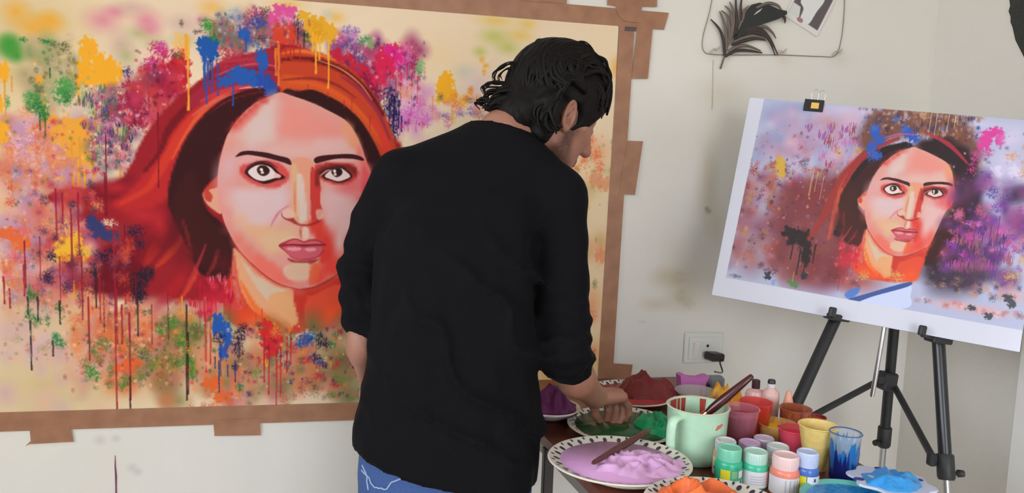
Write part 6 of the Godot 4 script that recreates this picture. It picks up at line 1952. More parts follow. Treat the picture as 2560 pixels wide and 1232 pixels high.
func portrait_ops() -> Array:
	return [
		["P", [214, 70, 46], 3, 1, [772, 893, 754, 959, 766, 1038, 853, 1078, 1005, 1080, 1121, 1040, 1145, 904, 1131, 824, 927, 905, 803, 801]],
		["P", [222, 160, 120], 3, 1, [782, 802, 791, 854, 798, 906, 815, 959, 853, 1012, 915, 1039, 954, 1066, 985, 1039, 979, 985, 972, 938, 915, 919, 852, 873, 803, 815]],
		["P", [208, 182, 160], 3, 0.95, [803, 828, 852, 886, 915, 925, 972, 952, 981, 999, 928, 1005, 877, 959, 834, 893]],
		["P", [224, 160, 110], 3, 0.9, [915, 945, 978, 952, 989, 1039, 954, 1059, 915, 1025, 890, 972]],
		["P", [196, 56, 44], 3, 0.95, [972, 934, 1042, 934, 1119, 891, 1130, 904, 1120, 958, 1055, 958, 1010, 965, 1018, 1066, 989, 1039]],
		["P", [222, 80, 56], 3, 0.9, [1023, 965, 1119, 918, 1136, 985, 1121, 1060, 1024, 1060, 1004, 1026]],
		["B", [236, 90, 40], 0.95, [853, 1038, 70, 36, 903, 1059, 60, 24, 1056, 1053, 70, 26, 1095, 1026, 40, 40]],
		["L", [236, 110, 50], 4, 16, 6, 3, 0.9, [803, 906, 853, 998, 915, 1052]],
		["P", [206, 110, 96], 3, 0.9, [782, 802, 791, 893, 810, 985, 800, 998, 783, 932, 778, 854]],
		["B", [206, 44, 60], 0.9, [729, 972, 50, 40, 705, 1011, 50, 40, 766, 959, 30, 40]],
		["F", [[206, 40, 60], [226, 70, 90], [180, 30, 60], [226, 110, 130]], 2, 34, 6, 16, [657, 894, 803, 1038]],
		["D", [196, 30, 56], 3, [681, 907, 680, 1077, 705, 894, 704, 1064, 730, 893, 729, 1090, 754, 893, 753, 1077, 772, 906, 772, 1038, 695, 920, 694, 1170, 715, 907, 714, 1130]],
		["P", [222, 160, 130], 2, 1, [742, 584, 716, 600, 697, 621, 692, 634, 702, 659, 723, 679, 747, 691, 755, 648, 750, 597]],
		["P", [190, 60, 50], 2, 0.95, [737, 572, 709, 601, 695, 627, 702, 649, 716, 653, 719, 633, 711, 616, 737, 605]],
		["P", [190, 70, 56], 2, 0.9, [704, 624, 719, 636, 714, 653, 699, 644]],
		["P", [218, 150, 140], 1, 1, [927, 299, 962, 308, 1005, 321, 1049, 339, 1100, 360, 1136, 382, 1164, 420, 1182, 462, 1198, 504, 1213, 542, 1216, 585, 1204, 622, 1187, 656, 1175, 716, 1163, 783, 1152, 837, 1134, 867, 1106, 891, 1068, 915, 1029, 929, 985, 934, 946, 927, 915, 911, 865, 877, 825, 835, 791, 791, 769, 750, 754, 712, 745, 674, 739, 635, 736, 591, 738, 553, 746, 508, 762, 451, 775, 425, 794, 395, 820, 364, 852, 335, 891, 315]],
		["P", [212, 186, 180], 5, 0.95, [864, 342, 913, 317, 931, 348, 925, 399, 913, 438, 889, 477, 828, 480, 809, 442, 828, 391]],
		["P", [218, 172, 166], 5, 0.9, [950, 449, 1050, 432, 1139, 428, 1179, 504, 1051, 509, 926, 514, 876, 490]],
		["P", [226, 140, 130], 5, 0.9, [931, 329, 999, 338, 1087, 378, 1126, 415, 1050, 438, 963, 442, 925, 425]],
		["P", [222, 120, 110], 4, 0.85, [791, 406, 828, 372, 876, 326, 852, 371, 818, 407, 791, 431]],
		["P", [200, 56, 52], 4, 0.9, [773, 419, 804, 386, 864, 326, 901, 316, 852, 352, 816, 392, 785, 421]],
		["P", [214, 166, 170], 5, 0.9, [755, 508, 816, 493, 926, 508, 914, 527, 803, 519, 773, 609, 749, 622, 743, 559]],
		["P", [226, 140, 140], 5, 0.7, [749, 622, 773, 609, 779, 673, 761, 712]],
		["P", [214, 184, 186], 5, 0.95, [779, 609, 852, 604, 951, 597, 959, 642, 945, 682, 914, 721, 852, 749, 803, 724, 779, 673]],
		["P", [222, 168, 132], 5, 0.9, [773, 647, 803, 724, 852, 775, 915, 826, 927, 773, 914, 721, 840, 723, 803, 685]],
		["P", [222, 110, 96], 5, 0.9, [767, 744, 815, 788, 877, 840, 953, 905, 1004, 925, 953, 927, 865, 879, 797, 795]],
		["P", [226, 110, 96], 4, 0.85, [852, 820, 915, 853, 953, 892, 978, 925, 915, 909, 852, 866]],
		["P", [216, 176, 140], 5, 0.9, [865, 761, 927, 734, 990, 733, 984, 773, 927, 806, 892, 813]],
		["P", [226, 70, 60], 5, 0.95, [1079, 744, 1117, 717, 1147, 797, 1142, 857, 1106, 891, 1042, 921, 1016, 892, 1054, 851]],
		["P", [214, 62, 52], 4, 0.95, [1015, 719, 1059, 699, 1085, 731, 1095, 784, 1087, 831, 1054, 844, 1041, 772]],
		["P", [220, 176, 174], 5, 0.95, [1064, 600, 1154, 610, 1187, 636, 1169, 716, 1144, 770, 1118, 824, 1099, 797, 1089, 731, 1063, 692]],
		["P", [222, 110, 112], 5, 0.9, [1128, 545, 1212, 542, 1214, 595, 1187, 636, 1142, 624, 1109, 598]],
		["P", [226, 60, 70], 4, 0.8, [1185, 504, 1213, 556, 1206, 622, 1181, 636, 1193, 570]],
		["P", [224, 110, 100], 4, 0.8, [1165, 427, 1198, 504, 1212, 542, 1185, 530, 1165, 479]],
		["P", [224, 150, 110], 4, 0.7, [1138, 376, 1178, 452, 1152, 466, 1120, 416]],
		["P", [206, 70, 70], 3, 0.9, [803, 544, 828, 524, 877, 511, 926, 524, 953, 552, 951, 577, 914, 605, 877, 603, 834, 588, 809, 569]],
		["P", [222, 160, 156], 3, 0.8, [791, 524, 834, 507, 883, 503, 926, 514, 877, 518, 828, 530]],
		["P", [190, 60, 56], 3, 0.9, [1032, 536, 1051, 520, 1114, 513, 1160, 521, 1173, 550, 1154, 577, 1103, 588, 1051, 568]],
		["P", [110, 36, 36], 3, 0.8, [1039, 542, 1070, 524, 1127, 519, 1166, 531, 1166, 557, 1140, 538, 1076, 534, 1051, 561]],
		["P", [222, 150, 120], 3, 0.9, [961, 513, 1026, 510, 1024, 562, 1014, 641, 1012, 719, 983, 720, 970, 616]],
		["P", [214, 170, 130], 3, 0.9, [963, 525, 982, 538, 986, 602, 983, 694, 964, 707, 961, 616]],
		["P", [214, 190, 178], 3, 0.95, [978, 564, 996, 563, 1008, 641, 1012, 700, 1002, 713, 987, 709, 981, 641]],
		["L", [224, 120, 100], 3, 6, 4, 2, 0.8, [973, 583, 973, 642, 975, 681]],
		["P", [196, 56, 50], 2, 0.95, [1023, 536, 1039, 549, 1054, 594, 1052, 640, 1060, 679, 1046, 699, 1027, 708, 1022, 640]],
		["P", [120, 36, 34], 3, 0.7, [1034, 542, 1049, 561, 1047, 600, 1036, 588]],
		["P", [58, 26, 26], 2, 1, [818, 554, 842, 530, 870, 521, 901, 530, 924, 555, 943, 570, 914, 581, 883, 593, 852, 583, 830, 571]],
		["P", [226, 206, 206], 1, 1, [828, 556, 847, 537, 870, 531, 896, 538, 914, 556, 926, 565, 891, 579, 871, 583, 847, 576]],
		["P", [232, 176, 166], 1, 0.9, [911, 556, 929, 563, 926, 571, 909, 571]],
		["P", [70, 40, 36], 1, 1, [855, 547, 864, 534, 881, 534, 894, 546, 891, 559, 877, 567, 862, 562]],
		["P", [50, 30, 30], 1, 1, [867, 539, 879, 534, 891, 543, 889, 556, 877, 559, 867, 552]],
		["P", [240, 226, 214], 1, 1, [864, 544, 872, 542, 874, 551, 867, 552]],
		["P", [240, 226, 214], 1, 0.9, [867, 555, 875, 552, 877, 558, 869, 560]],
		["L", [200, 90, 80], 2, 6, 2, 1, 0.8, [830, 576, 864, 596, 914, 589, 945, 578]],
		["L", [90, 36, 36], 2, 4, 2, 1, 0.9, [823, 541, 852, 524, 889, 521, 920, 540]],
		["P", [64, 30, 30], 2, 0.95, [1051, 548, 1076, 532, 1115, 525, 1140, 537, 1156, 558, 1138, 574, 1110, 581, 1077, 573, 1062, 569]],
		["P", [224, 200, 198], 1, 1, [1067, 561, 1084, 542, 1112, 533, 1130, 540, 1148, 558, 1133, 569, 1110, 576, 1085, 570]],
		["P", [70, 40, 36], 1, 1, [1087, 547, 1097, 533, 1115, 533, 1123, 546, 1115, 559, 1100, 562]],
		["P", [44, 28, 28], 1, 1, [1099, 539, 1112, 533, 1121, 543, 1115, 555, 1102, 554]],
		["P", [240, 226, 214], 1, 1, [1093, 540, 1101, 539, 1102, 548, 1096, 549]],
		["P", [240, 226, 214], 1, 0.9, [1095, 552, 1103, 550, 1104, 557, 1097, 558]],
		["L", [226, 150, 140], 2, 5, 2, 1, 0.8, [1051, 561, 1070, 545, 1084, 539]],
		["P", [60, 28, 28], 1, 1, [790, 509, 806, 493, 830, 488, 852, 489, 886, 492, 920, 500, 953, 508, 961, 528, 936, 521, 901, 512, 864, 505, 828, 501, 803, 506]],
		["P", [62, 28, 28], 1, 1, [1032, 507, 1051, 496, 1101, 489, 1153, 486, 1185, 495, 1189, 506, 1153, 501, 1102, 503, 1057, 515, 1038, 520]],
		["P", [150, 44, 40], 2, 0.9, [942, 701, 964, 697, 977, 710, 992, 720, 1027, 716, 1050, 699, 1060, 702, 1043, 716, 1015, 726, 983, 723, 958, 711]],
		["P", [222, 176, 160], 2, 0.95, [934, 684, 946, 671, 964, 671, 972, 691, 962, 701, 942, 701, 932, 695]],
		["L", [206, 110, 130], 2, 6, 2, 2, 0.85, [956, 659, 927, 679, 908, 708, 898, 730]],
		["L", [140, 50, 46], 1, 3, 1, 1, 0.9, [932, 682, 934, 695, 947, 705, 964, 707]],
		["P", [222, 170, 150], 2, 0.8, [1040, 673, 1060, 672, 1063, 698, 1045, 703]],
		["L", [196, 90, 76], 2, 6, 3, 2, 0.8, [992, 726, 992, 746, 995, 766]],
		["P", [224, 190, 170], 2, 0.9, [1000, 730, 1015, 732, 1018, 761, 1002, 770, 997, 753]],
		["L", [226, 190, 170], 1, 3, 1, 1, 0.9, [927, 780, 952, 765, 977, 765, 1003, 775]],
		["P", [176, 56, 70], 1, 1, [923, 791, 946, 776, 971, 767, 990, 770, 1003, 776, 1022, 769, 1047, 769, 1066, 779, 1073, 787, 1054, 795, 1069, 804, 1054, 824, 1028, 835, 990, 839, 965, 831, 947, 813]],
		["P", [206, 96, 100], 1, 1, [947, 784, 971, 771, 990, 775, 1003, 781, 1025, 774, 1051, 777, 1054, 786, 1003, 788, 965, 789]],
		["P", [204, 92, 106], 2, 0.95, [937, 796, 971, 794, 1003, 796, 1054, 793, 1061, 803, 1049, 822, 1022, 832, 984, 835, 962, 826, 947, 810]],
		["P", [226, 158, 164], 2, 0.85, [947, 798, 971, 795, 993, 797, 990, 805, 971, 808, 952, 805]],
		["P", [226, 160, 160], 2, 0.85, [1008, 799, 1028, 796, 1041, 798, 1038, 806, 1022, 809, 1008, 806]],
		["L", [110, 30, 40], 2, 4, 2, 1, 0.9, [923, 791, 965, 787, 1003, 789, 1041, 786, 1073, 787]],
		["P", [150, 46, 46], 2, 0.85, [952, 832, 990, 841, 1048, 833, 1029, 849, 990, 849, 962, 844]],
		["P", [216, 176, 150], 3, 0.95, [937, 866, 965, 849, 1003, 846, 1024, 857, 1026, 891, 1003, 908, 965, 905, 943, 892]],
		["P", [226, 96, 60], 3, 0.8, [1029, 851, 1054, 851, 1048, 905, 1023, 921, 1019, 892]],
		["L", [150, 50, 56], 1, 3, 2, 1, 0.8, [781, 791, 828, 840, 877, 886, 928, 919, 985, 934]],
		["L", [140, 40, 44], 2, 6, 2, 2, 0.8, [985, 936, 1042, 926, 1093, 898, 1132, 867]]
	]

func canvas_top() -> Array:
	return [
		["B", [224, 110, 60], 0.85, [327, 1035, 80, 50, 395, 1074, 80, 50, 478, 1036, 60, 60, 465, 1101, 50, 40, 607, 1102, 60, 40, 753, 1171, 60, 60, 728, 1251, 70, 50, 916, 1133, 40, 60, 1032, 1258, 60, 30]],
		["B", [140, 100, 60], 0.75, [382, 1151, 50, 50, 596, 1063, 60, 40, 559, 1167, 60, 40, 828, 1172, 60, 60, 929, 1242, 60, 50, 1123, 1177, 60, 50]],
		["B", [200, 140, 160], 0.7, [576, 1260, 50, 40, 655, 1209, 40, 40, 1111, 1260, 60, 30, 268, 1162, 70, 50]],
		["F", [[224, 120, 70], [206, 100, 70], [226, 150, 110], [170, 110, 80], [190, 130, 140]], 9, 90, 26, 56, [283, 984, 582, 1247]],
		["F", [[130, 120, 70], [160, 120, 80], [206, 120, 80], [100, 110, 70], [190, 110, 110]], 9, 110, 26, 54, [560, 1037, 1218, 1318]],
		["F", [[214, 190, 150], [224, 180, 150], [206, 170, 170]], 9, 40, 26, 60, [104, 1009, 379, 1321]],
		["F", [[224, 110, 60], [206, 80, 50], [226, 140, 90], [190, 90, 70], [226, 170, 140]], 1, 60, 10, 24, [305, 997, 535, 1141]],
		["F", [[120, 100, 50], [70, 120, 60], [160, 90, 60], [200, 120, 80], [90, 130, 60]], 1, 46, 10, 24, [338, 1086, 582, 1247]],
		["F", [[70, 130, 50], [120, 120, 50], [60, 110, 50], [190, 150, 60], [90, 90, 60]], 1, 40, 8, 22, [548, 1024, 679, 1209]],
		["F", [[130, 120, 80], [90, 110, 80], [190, 110, 90], [150, 90, 80]], 1, 46, 10, 24, [753, 1157, 1191, 1318]],
		["F", [[226, 120, 70], [224, 150, 110], [206, 110, 90]], 1, 30, 10, 24, [630, 1208, 828, 1334]],
		["F", [[226, 120, 60], [190, 60, 60], [60, 50, 90], [226, 160, 60], [90, 110, 60]], 2, 40, 8, 18, [853, 1052, 1176, 1206]],
		["S", [60, 130, 50], 1, 0.95, [649, 1169, 20, 30, 655, 1209, 18, 30, 625, 1103, 26, 30, 596, 1050, 26, 22, 637, 1129, 16, 30, 358, 1196, 20, 20, 370, 1216, 22, 18]],
		["S", [40, 120, 70], 1, 0.95, [263, 1098, 16, 22, 274, 1111, 18, 18, 258, 1086, 12, 18, 511, 1147, 22, 20, 803, 1259, 16, 20, 1096, 1122, 18, 16]],
		["S", [36, 36, 50], 1, 0.98, [497, 908, 28, 36, 521, 895, 22, 36, 502, 946, 28, 34, 538, 882, 14, 30, 496, 959, 24, 30]],
		["S", [40, 34, 60], 1, 0.95, [376, 858, 24, 24, 365, 883, 26, 20, 394, 833, 20, 24, 493, 755, 30, 26, 504, 793, 20, 26, 417, 832, 20, 34, 258, 834, 24, 24, 240, 897, 14, 26]],
		["S", [50, 60, 110], 0, 0.9, [379, 733, 26, 24, 390, 757, 30, 24, 424, 769, 26, 20, 368, 720, 16, 18]],
		["S", [226, 210, 180], 1, 0.85, [424, 732, 22, 18, 407, 726, 14, 12]],
		["S", [232, 176, 54], 0, 0.95, [293, 809, 34, 34, 315, 796, 30, 40, 337, 821, 24, 30, 286, 834, 26, 26]],
		["S", [226, 100, 110], 1, 0.7, [177, 761, 30, 24, 153, 835, 24, 30, 130, 897, 24, 30]],
		["S", [224, 100, 50], 0, 0.9, [133, 768, 34, 24, 176, 798, 26, 30, 475, 1179, 34, 24, 440, 1191, 26, 14, 753, 1292, 40, 24, 716, 1250, 34, 30]],
		["S", [56, 110, 56], 1, 0.9, [200, 959, 22, 26, 187, 1022, 16, 24, 209, 1035, 18, 22, 271, 997, 16, 20, 237, 1035, 10, 24, 189, 947, 10, 30]],
		["S", [40, 86, 170], 0, 0.98, [739, 1064, 26, 34, 759, 1078, 24, 36, 735, 1038, 22, 26, 753, 1144, 22, 30, 766, 1104, 18, 30]],
		["S", [40, 86, 170], 1, 0.95, [1011, 1107, 28, 30, 1024, 1094, 26, 24, 992, 1120, 20, 24, 1057, 1183, 18, 16, 1038, 1162, 16, 14]],
		["S", [44, 30, 60], 1, 0.95, [739, 1097, 24, 22, 803, 1091, 22, 30, 815, 1065, 18, 22, 790, 1118, 18, 26, 1057, 1108, 16, 34, 1076, 1121, 14, 26, 1044, 1169, 26, 16, 803, 1145, 16, 34, 788, 1191, 14, 14]],
		["S", [206, 40, 44], 0, 0.95, [888, 1065, 26, 34, 916, 1106, 30, 34, 890, 1106, 26, 36, 903, 1146, 24, 24]],
		["S", [196, 44, 60], 1, 0.8, [1012, 1175, 30, 16, 1111, 1260, 24, 16, 1058, 1231, 26, 20, 967, 1134, 20, 24]],
		["S", [90, 140, 60], 1, 0.8, [1098, 1294, 24, 14, 1164, 1310, 16, 12, 1124, 1246, 24, 18, 853, 1213, 20, 26]],
		["S", [216, 120, 60], 1, 0.9, [620, 1011, 18, 24, 644, 1024, 26, 24, 607, 1076, 14, 18, 916, 1079, 24, 24]],
		["D", [44, 40, 44], 5, [189, 1034, 184, 1193, 211, 959, 209, 1035, 250, 1098, 249, 1149, 272, 972, 270, 1048, 496, 959, 494, 1088, 376, 870, 374, 997, 183, 959, 181, 1016]],
		["D", [150, 30, 50], 5, [430, 732, 420, 1348, 471, 1010, 467, 1297, 354, 959, 350, 1164, 449, 985, 447, 1113, 269, 624, 265, 784, 287, 636, 284, 735, 310, 685, 306, 859, 331, 635, 327, 833, 134, 934, 132, 997, 119, 897, 116, 984, 175, 860, 172, 959]],
		["D", [120, 24, 40], 4, [416, 832, 414, 934, 461, 731, 457, 985, 499, 768, 497, 882, 179, 786, 175, 934, 491, 895, 490, 985, 407, 571, 404, 707, 562, 380, 559, 615, 412, 448, 408, 707]],
		["D", [60, 34, 30], 5, [470, 1218, 468, 1334, 640, 985, 637, 1302, 644, 1076, 642, 1282]],
		["D", [190, 30, 50], 4, [699, 1011, 697, 1210, 712, 1024, 711, 1183, 879, 1092, 879, 1247, 894, 1106, 895, 1289, 918, 1106, 919, 1335, 931, 1120, 932, 1296, 951, 1093, 952, 1215, 963, 1079, 963, 1188]],
		["D", [40, 50, 110], 4, [738, 1170, 738, 1278, 743, 1131, 743, 1224, 788, 1171, 788, 1245, 765, 1184, 765, 1225, 1039, 1148, 1039, 1189, 726, 1157, 726, 1197]],
		["D", [210, 60, 50], 3, [853, 1012, 853, 1052, 871, 998, 871, 1079, 1044, 1121, 1044, 1176]],
		["D", [226, 160, 40], 4, [627, 959, 626, 1011, 314, 909, 313, 965]],
		["F", [[150, 60, 70], [120, 50, 80], [206, 80, 60], [60, 50, 80]], 1, 50, 10, 24, [265, 784, 478, 985]],
		["D", [150, 40, 50], 4, [337, 833, 333, 1010, 387, 896, 385, 1036, 435, 934, 432, 1113, 311, 734, 307, 909]],
		["F", [[206, 120, 150], [226, 170, 80], [110, 110, 90], [226, 130, 90]], 1, 40, 10, 22, [1410, 284, 1885, 380]],
		["F", [[224, 130, 90], [226, 160, 110], [190, 140, 80]], 9, 40, 26, 50, [1260, 714, 2018, 1311]],
		["F", [[224, 120, 80], [190, 90, 80], [110, 120, 70], [226, 170, 70]], 1, 70, 10, 26, [1236, 822, 2018, 1311]],
		["D", [190, 40, 60], 4, [1262, 822, 1269, 1180, 1331, 903, 1338, 1237, 1455, 986, 1463, 1268, 1592, 902, 1601, 1185]],
		["F", [[206, 90, 60], [110, 120, 60], [226, 170, 120], [150, 60, 70], [190, 140, 150], [60, 90, 60], [236, 200, 150]], 1, 200, 4, 10, [283, 984, 606, 1261]],
		["F", [[60, 110, 50], [190, 150, 60], [110, 90, 60], [206, 80, 60], [226, 170, 140]], 1, 110, 4, 10, [548, 1024, 728, 1251]],
		["F", [[40, 50, 120], [150, 50, 80], [226, 130, 70], [110, 110, 80], [230, 190, 160], [60, 40, 70]], 1, 170, 4, 10, [729, 1051, 1191, 1304]],
		["F", [[190, 150, 160], [226, 190, 150], [120, 130, 80], [200, 110, 80]], 1, 70, 4, 9, [107, 935, 290, 1163]],
		["D", [120, 40, 50], 3, [221, 773, 218, 909, 275, 834, 272, 984, 337, 846, 333, 1035, 398, 908, 395, 1074, 585, 946, 583, 1102, 537, 985, 535, 1115]]
	]

func wall_ops() -> Array:
	return [
		["F", [[214, 208, 197], [220, 217, 211], [211, 207, 201], [218, 212, 201]], 9, 90, 40, 110, [827, 591, 2092, 1140]],
		["B", [186, 170, 140], 0.5, [1616, 855, 40, 26, 1626, 879, 34, 20, 1598, 851, 30, 16, 1589, 884, 30, 12]],
		["S", [176, 160, 132], 1, 0.35, [1618, 851, 16, 14, 1623, 874, 12, 14, 1635, 884, 14, 10]],
		["B", [120, 112, 98], 0.8, [1656, 773, 7, 5, 1653, 770, 5, 4]],
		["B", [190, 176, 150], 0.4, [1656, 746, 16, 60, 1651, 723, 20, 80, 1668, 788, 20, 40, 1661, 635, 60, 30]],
		["L", [170, 164, 152], 1, 1, 1, 1, 0.6, [1566, 906, 1577, 906]],
		["B", [176, 172, 166], 0.5, [915, 1025, 10, 8, 949, 1056, 9, 7, 955, 1061, 8, 6, 932, 1024, 8, 6]],
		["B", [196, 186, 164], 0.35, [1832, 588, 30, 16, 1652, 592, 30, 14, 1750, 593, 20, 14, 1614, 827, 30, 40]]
	]

func print_ground() -> Array:
	return [
		["Q", [176, 180, 208], 3, 1, [46, -13, 1312, -16, 1290, 956, 24, 931]],
		["B", [134, 150, 192], 0.95, [129, 83, 60, 50, 224, 33, 70, 34, 178, 201, 50, 50, 280, 149, 50, 40, 96, 272, 40, 60]],
		["B", [196, 160, 190], 0.8, [366, 120, 60, 50, 261, 252, 50, 50, 121, 412, 50, 60, 104, 637, 50, 80, 95, 799, 50, 60]],
		["B", [200, 196, 222], 0.8, [458, 31, 80, 30, 1004, 34, 90, 26, 1144, 56, 60, 40, 127, 125, 30, 20]],
		["B", [140, 110, 126], 0.9, [173, 706, 70, 90, 157, 828, 60, 60, 247, 495, 60, 60, 71, 561, 40, 60]],
		["B", [160, 66, 60], 0.95, [412, 510, 90, 90, 350, 676, 90, 90, 500, 729, 100, 80, 536, 415, 70, 80, 448, 834, 100, 50, 634, 818, 80, 50]],
		["F", [[190, 110, 160], [150, 90, 150], [214, 150, 190], [206, 130, 90], [150, 60, 80], [190, 170, 210]], 1, 60, 7, 18, [230, 73, 602, 290]],
		["F", [[150, 60, 60], [190, 90, 80], [110, 60, 60], [200, 140, 160], [150, 110, 150], [170, 120, 70]], 1, 90, 7, 18, [47, 319, 585, 828]],
		["F", [[130, 100, 120], [160, 120, 140], [110, 80, 90], [170, 110, 90]], 1, 50, 7, 18, [1, 489, 362, 850]],
		["S", [206, 164, 66], 0, 0.95, [199, 321, 18, 26, 214, 359, 16, 26, 183, 282, 12, 16, 398, 97, 18, 14]],
		["S", [190, 140, 90], 1, 0.9, [418, 115, 26, 22, 305, 407, 30, 24, 183, 444, 20, 24, 359, 81, 26, 18]],
		["S", [60, 80, 90], 1, 0.8, [264, 272, 20, 14, 306, 307, 18, 20]],
		["D", [214, 186, 120], 2, [352, 361, 368, 458, 375, 338, 391, 435, 356, 321, 381, 476, 404, 354, 423, 470, 438, 369, 448, 427, 187, 362, 211, 500]],
		["L", [176, 70, 56], 6, 18, 6, 3, 0.9, [571, 196, 501, 302, 468, 424, 453, 543]],
		["L", [190, 80, 60], 5, 16, 6, 3, 0.9, [559, 450, 527, 571, 511, 688]],
		["S", [34, 22, 28], 0, 0.98, [321, 662, 34, 36, 368, 674, 28, 40, 291, 647, 24, 24, 389, 748, 18, 40, 435, 546, 26, 20]],
		["D", [34, 22, 28], 5, [324, 681, 340, 776, 362, 714, 384, 845, 391, 709, 417, 859, 423, 684, 438, 778]],
		["S", [150, 44, 50], 1, 0.9, [466, 734, 40, 36, 529, 800, 40, 30, 441, 797, 30, 30, 561, 680, 34, 40]],
		["F", [[150, 80, 90], [170, 110, 110], [130, 80, 110], [180, 130, 140], [160, 70, 70]], 9, 120, 26, 50, [2, 386, 623, 858]],
		["F", [[190, 160, 190], [150, 150, 190], [206, 170, 190], [170, 130, 160]], 9, 50, 26, 50, [113, 43, 602, 290]],
		["F", [[150, 60, 60], [110, 50, 60], [190, 100, 90], [170, 130, 80], [90, 50, 70], [200, 150, 170]], 1, 130, 8, 20, [10, 323, 640, 855]],
		["F", [[190, 110, 160], [150, 90, 150], [206, 160, 90], [150, 60, 80]], 2, 50, 7, 18, [234, 93, 620, 403]],
		["P", [112, 44, 50], 6, 0.7, [237, 436, 487, 324, 560, 565, 568, 831, 313, 878, 227, 697]],
		["F", [[90, 40, 50], [190, 90, 80], [226, 170, 150], [60, 40, 60], [200, 140, 90], [150, 110, 150]], 1, 260, 3, 8, [-46, 122, 656, 852]],
		["S", [206, 164, 66], 0, 0.95, [199, 321, 18, 26, 214, 359, 16, 26]],
		["S", [34, 22, 28], 0, 0.98, [321, 662, 34, 36, 368, 674, 28, 40, 291, 647, 24, 24, 389, 748, 18, 40]],
		["D", [34, 22, 28], 5, [324, 681, 340, 776, 362, 714, 384, 845, 391, 709, 417, 859, 423, 684, 438, 778]],
		["D", [214, 186, 120], 2, [352, 361, 368, 458, 375, 338, 391, 435, 356, 321, 381, 476, 404, 354, 423, 470]],
		["L", [150, 50, 50], 10, 30, 8, 3, 0.95, [659, 109, 574, 215, 493, 362, 435, 546, 385, 671]],
		["L", [190, 80, 60], 5, 16, 6, 3, 0.9, [587, 194, 507, 341, 481, 500, 471, 657]],
		["L", [30, 20, 26], 14, 44, 16, 3, 1, [733, 158, 627, 229, 561, 353, 534, 512, 502, 632]],
		["P", [40, 26, 34], 5, 1, [753, 179, 824, 110, 900, 83, 988, 148, 1039, 271, 1061, 451, 1070, 630, 1054, 741, 934, 763, 846, 595, 806, 321]],
		["P", [52, 34, 48], 6, 0.9, [893, 587, 888, 771, 1032, 799, 1111, 712, 1060, 560]]
	]

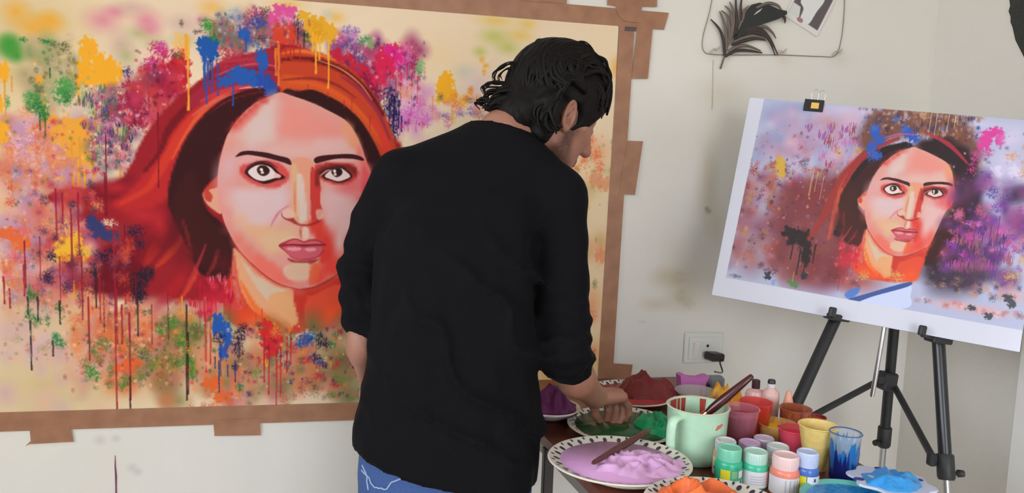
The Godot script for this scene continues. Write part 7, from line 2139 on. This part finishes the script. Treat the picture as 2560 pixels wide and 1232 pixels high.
func print_top() -> Array:
	return [
		["L", [34, 22, 28], 10, 22, 10, 3, 1, [750, 160, 655, 190, 580, 254, 527, 358]],
		["L", [150, 44, 50], 8, 20, 6, 3, 0.9, [696, 134, 604, 192, 532, 279, 491, 401]],
		["P", [112, 70, 60], 5, 0.95, [525, 123, 578, 19, 689, -27, 821, -27, 921, 5, 996, 91, 1034, 198, 973, 150, 872, 105, 760, 117, 632, 150, 557, 217]],
		["F", [[110, 80, 60], [70, 44, 50], [150, 110, 90], [180, 150, 160], [60, 60, 100], [150, 90, 60]], 2, 50, 6, 15, [558, 1, 983, 111]],
		["F", [[190, 180, 200], [150, 110, 90], [206, 190, 210], [110, 70, 70], [206, 160, 110]], 1, 70, 6, 14, [500, -33, 1019, 33]],
		["F", [[110, 70, 60], [60, 40, 50], [160, 120, 100], [200, 170, 180], [44, 70, 140]], 1, 120, 3, 8, [524, 5, 1016, 126]],
		["F", [[200, 70, 150], [90, 50, 140], [226, 190, 220], [60, 40, 80], [206, 130, 90]], 1, 180, 3, 8, [929, 61, 1276, 734]],
		["D", [214, 200, 160], 2, [808, -3, 827, 129, 832, -5, 848, 107, 906, 6, 914, 62, 879, -10, 893, 83]],
		["S", [44, 86, 176], 0, 0.98, [592, 116, 22, 26, 615, 152, 24, 20, 587, 194, 18, 26, 725, 102, 18, 22, 753, 127, 18, 18, 618, 230, 16, 18]],
		["S", [60, 110, 200], 1, 0.9, [581, 97, 18, 16, 706, 84, 16, 18, 593, 233, 18, 22, 667, 49, 16, 14]],
		["L", [190, 80, 140], 2, 5, 2, 1, 0.9, [630, 141, 693, 115, 759, 113]],
		["D", [44, 86, 176], 3, [584, 195, 596, 271, 604, 212, 611, 259, 621, 190, 630, 248, 737, 119, 745, 168, 760, 117, 766, 158]],
		["L", [180, 50, 70], 4, 12, 4, 2, 0.85, [789, 95, 893, 140, 983, 223]],
		["S", [214, 60, 150], 0, 0.95, [1042, 86, 26, 24, 1070, 64, 24, 20, 1032, 124, 20, 24, 1089, 99, 16, 24]],
		["S", [200, 60, 140], 1, 0.9, [1009, 183, 20, 26, 1052, 159, 20, 20, 1001, 239, 16, 24]],
		["B", [206, 196, 226], 0.9, [1131, 186, 50, 50, 1111, 262, 40, 40, 1182, 289, 40, 40, 1134, 94, 40, 30]],
		["S", [214, 206, 232], 0, 0.9, [1133, 313, 26, 22, 1094, 246, 20, 24, 1168, 236, 24, 24]],
		["S", [206, 150, 110], 1, 0.8, [1144, 166, 24, 18, 1197, 232, 18, 24, 1220, 409, 20, 20]],
		["S", [90, 80, 160], 1, 0.9, [1091, 337, 22, 24, 1155, 365, 22, 20, 1066, 268, 16, 22]],
		["F", [[60, 40, 60], [90, 60, 90], [40, 30, 40], [120, 80, 100]], 1, 40, 8, 20, [903, 659, 1123, 799]],
		["F", [[120, 60, 130], [90, 50, 110], [150, 70, 130], [60, 40, 70]], 9, 60, 20, 40, [944, 284, 1262, 737]],
		["F", [[150, 60, 160], [110, 50, 150], [200, 70, 160], [214, 120, 190], [90, 40, 120], [190, 90, 120]], 1, 70, 8, 20, [975, 390, 1249, 634]],
		["F", [[120, 60, 150], [70, 50, 110], [180, 70, 150], [150, 90, 110]], 2, 40, 8, 20, [960, 503, 1201, 714]],
		["B", [60, 50, 70], 0.9, [1025, 746, 60, 40, 1096, 715, 60, 30, 962, 740, 50, 30]],
		["F", [[60, 50, 66], [100, 80, 90], [150, 110, 110], [40, 40, 50], [190, 140, 120]], 1, 36, 6, 16, [898, 733, 1271, 805]],
		["B", [222, 160, 156], 0.85, [1040, 859, 80, 20, 1161, 862, 60, 20, 1224, 779, 40, 30]],
		["F", [[222, 170, 170], [190, 110, 100], [120, 100, 110], [236, 210, 210]], 1, 30, 5, 12, [867, 848, 1279, 872]],
		["S", [206, 170, 100], 1, 0.8, [1213, 694, 30, 24, 1247, 617, 20, 24, 647, 797, 20, 20, 776, 774, 30, 20]],
		["D", [120, 40, 120], 3, [1050, 489, 1082, 718, 1083, 502, 1109, 695, 1110, 480, 1129, 620, 1030, 565, 1052, 723, 1135, 440, 1158, 615]],
		["S", [60, 66, 76], 0, 0.95, [1211, 791, 18, 14, 1228, 813, 14, 16, 1149, 882, 16, 12, 1086, 859, 14, 10]],
		["P", [196, 206, 236], 1, 1, [618, 930, 646, 898, 826, 805, 846, 852, 847, 903, 735, 933]],
		["P", [60, 86, 150], 1, 1, [599, 915, 660, 881, 824, 794, 830, 812, 694, 885, 618, 934]],
		["P", [70, 120, 200], 2, 0.9, [582, 894, 607, 865, 640, 855, 628, 891, 598, 912]],
		["S", [40, 40, 60], 0, 0.95, [239, 872, 14, 18, 396, 843, 12, 14]],
		["S", [120, 160, 210], 0, 0.95, [269, 896, 9, 12]],
		["S", [70, 130, 70], 0, 0.9, [360, 892, 16, 12, 340, 882, 12, 9]],
		["S", [70, 80, 84], 1, 0.9, [94, 898, 24, 8]],
		["D", [190, 200, 80], 2, [350, 832, 358, 879]],
		["Q", [206, 208, 222], 1, 1, [7, -14, 69, -11, 50, 915, 2, 1020, -21, 1000]],
		["Q", [206, 208, 222], 1, 1, [2, 1020, 50, 915, 1314, 917, 1329, 1033, 8, 1054]],
		["Q", [170, 176, 206], 1, 0.6, [71, -3, 1312, -16, 1313, -5, 73, 10]]
	]
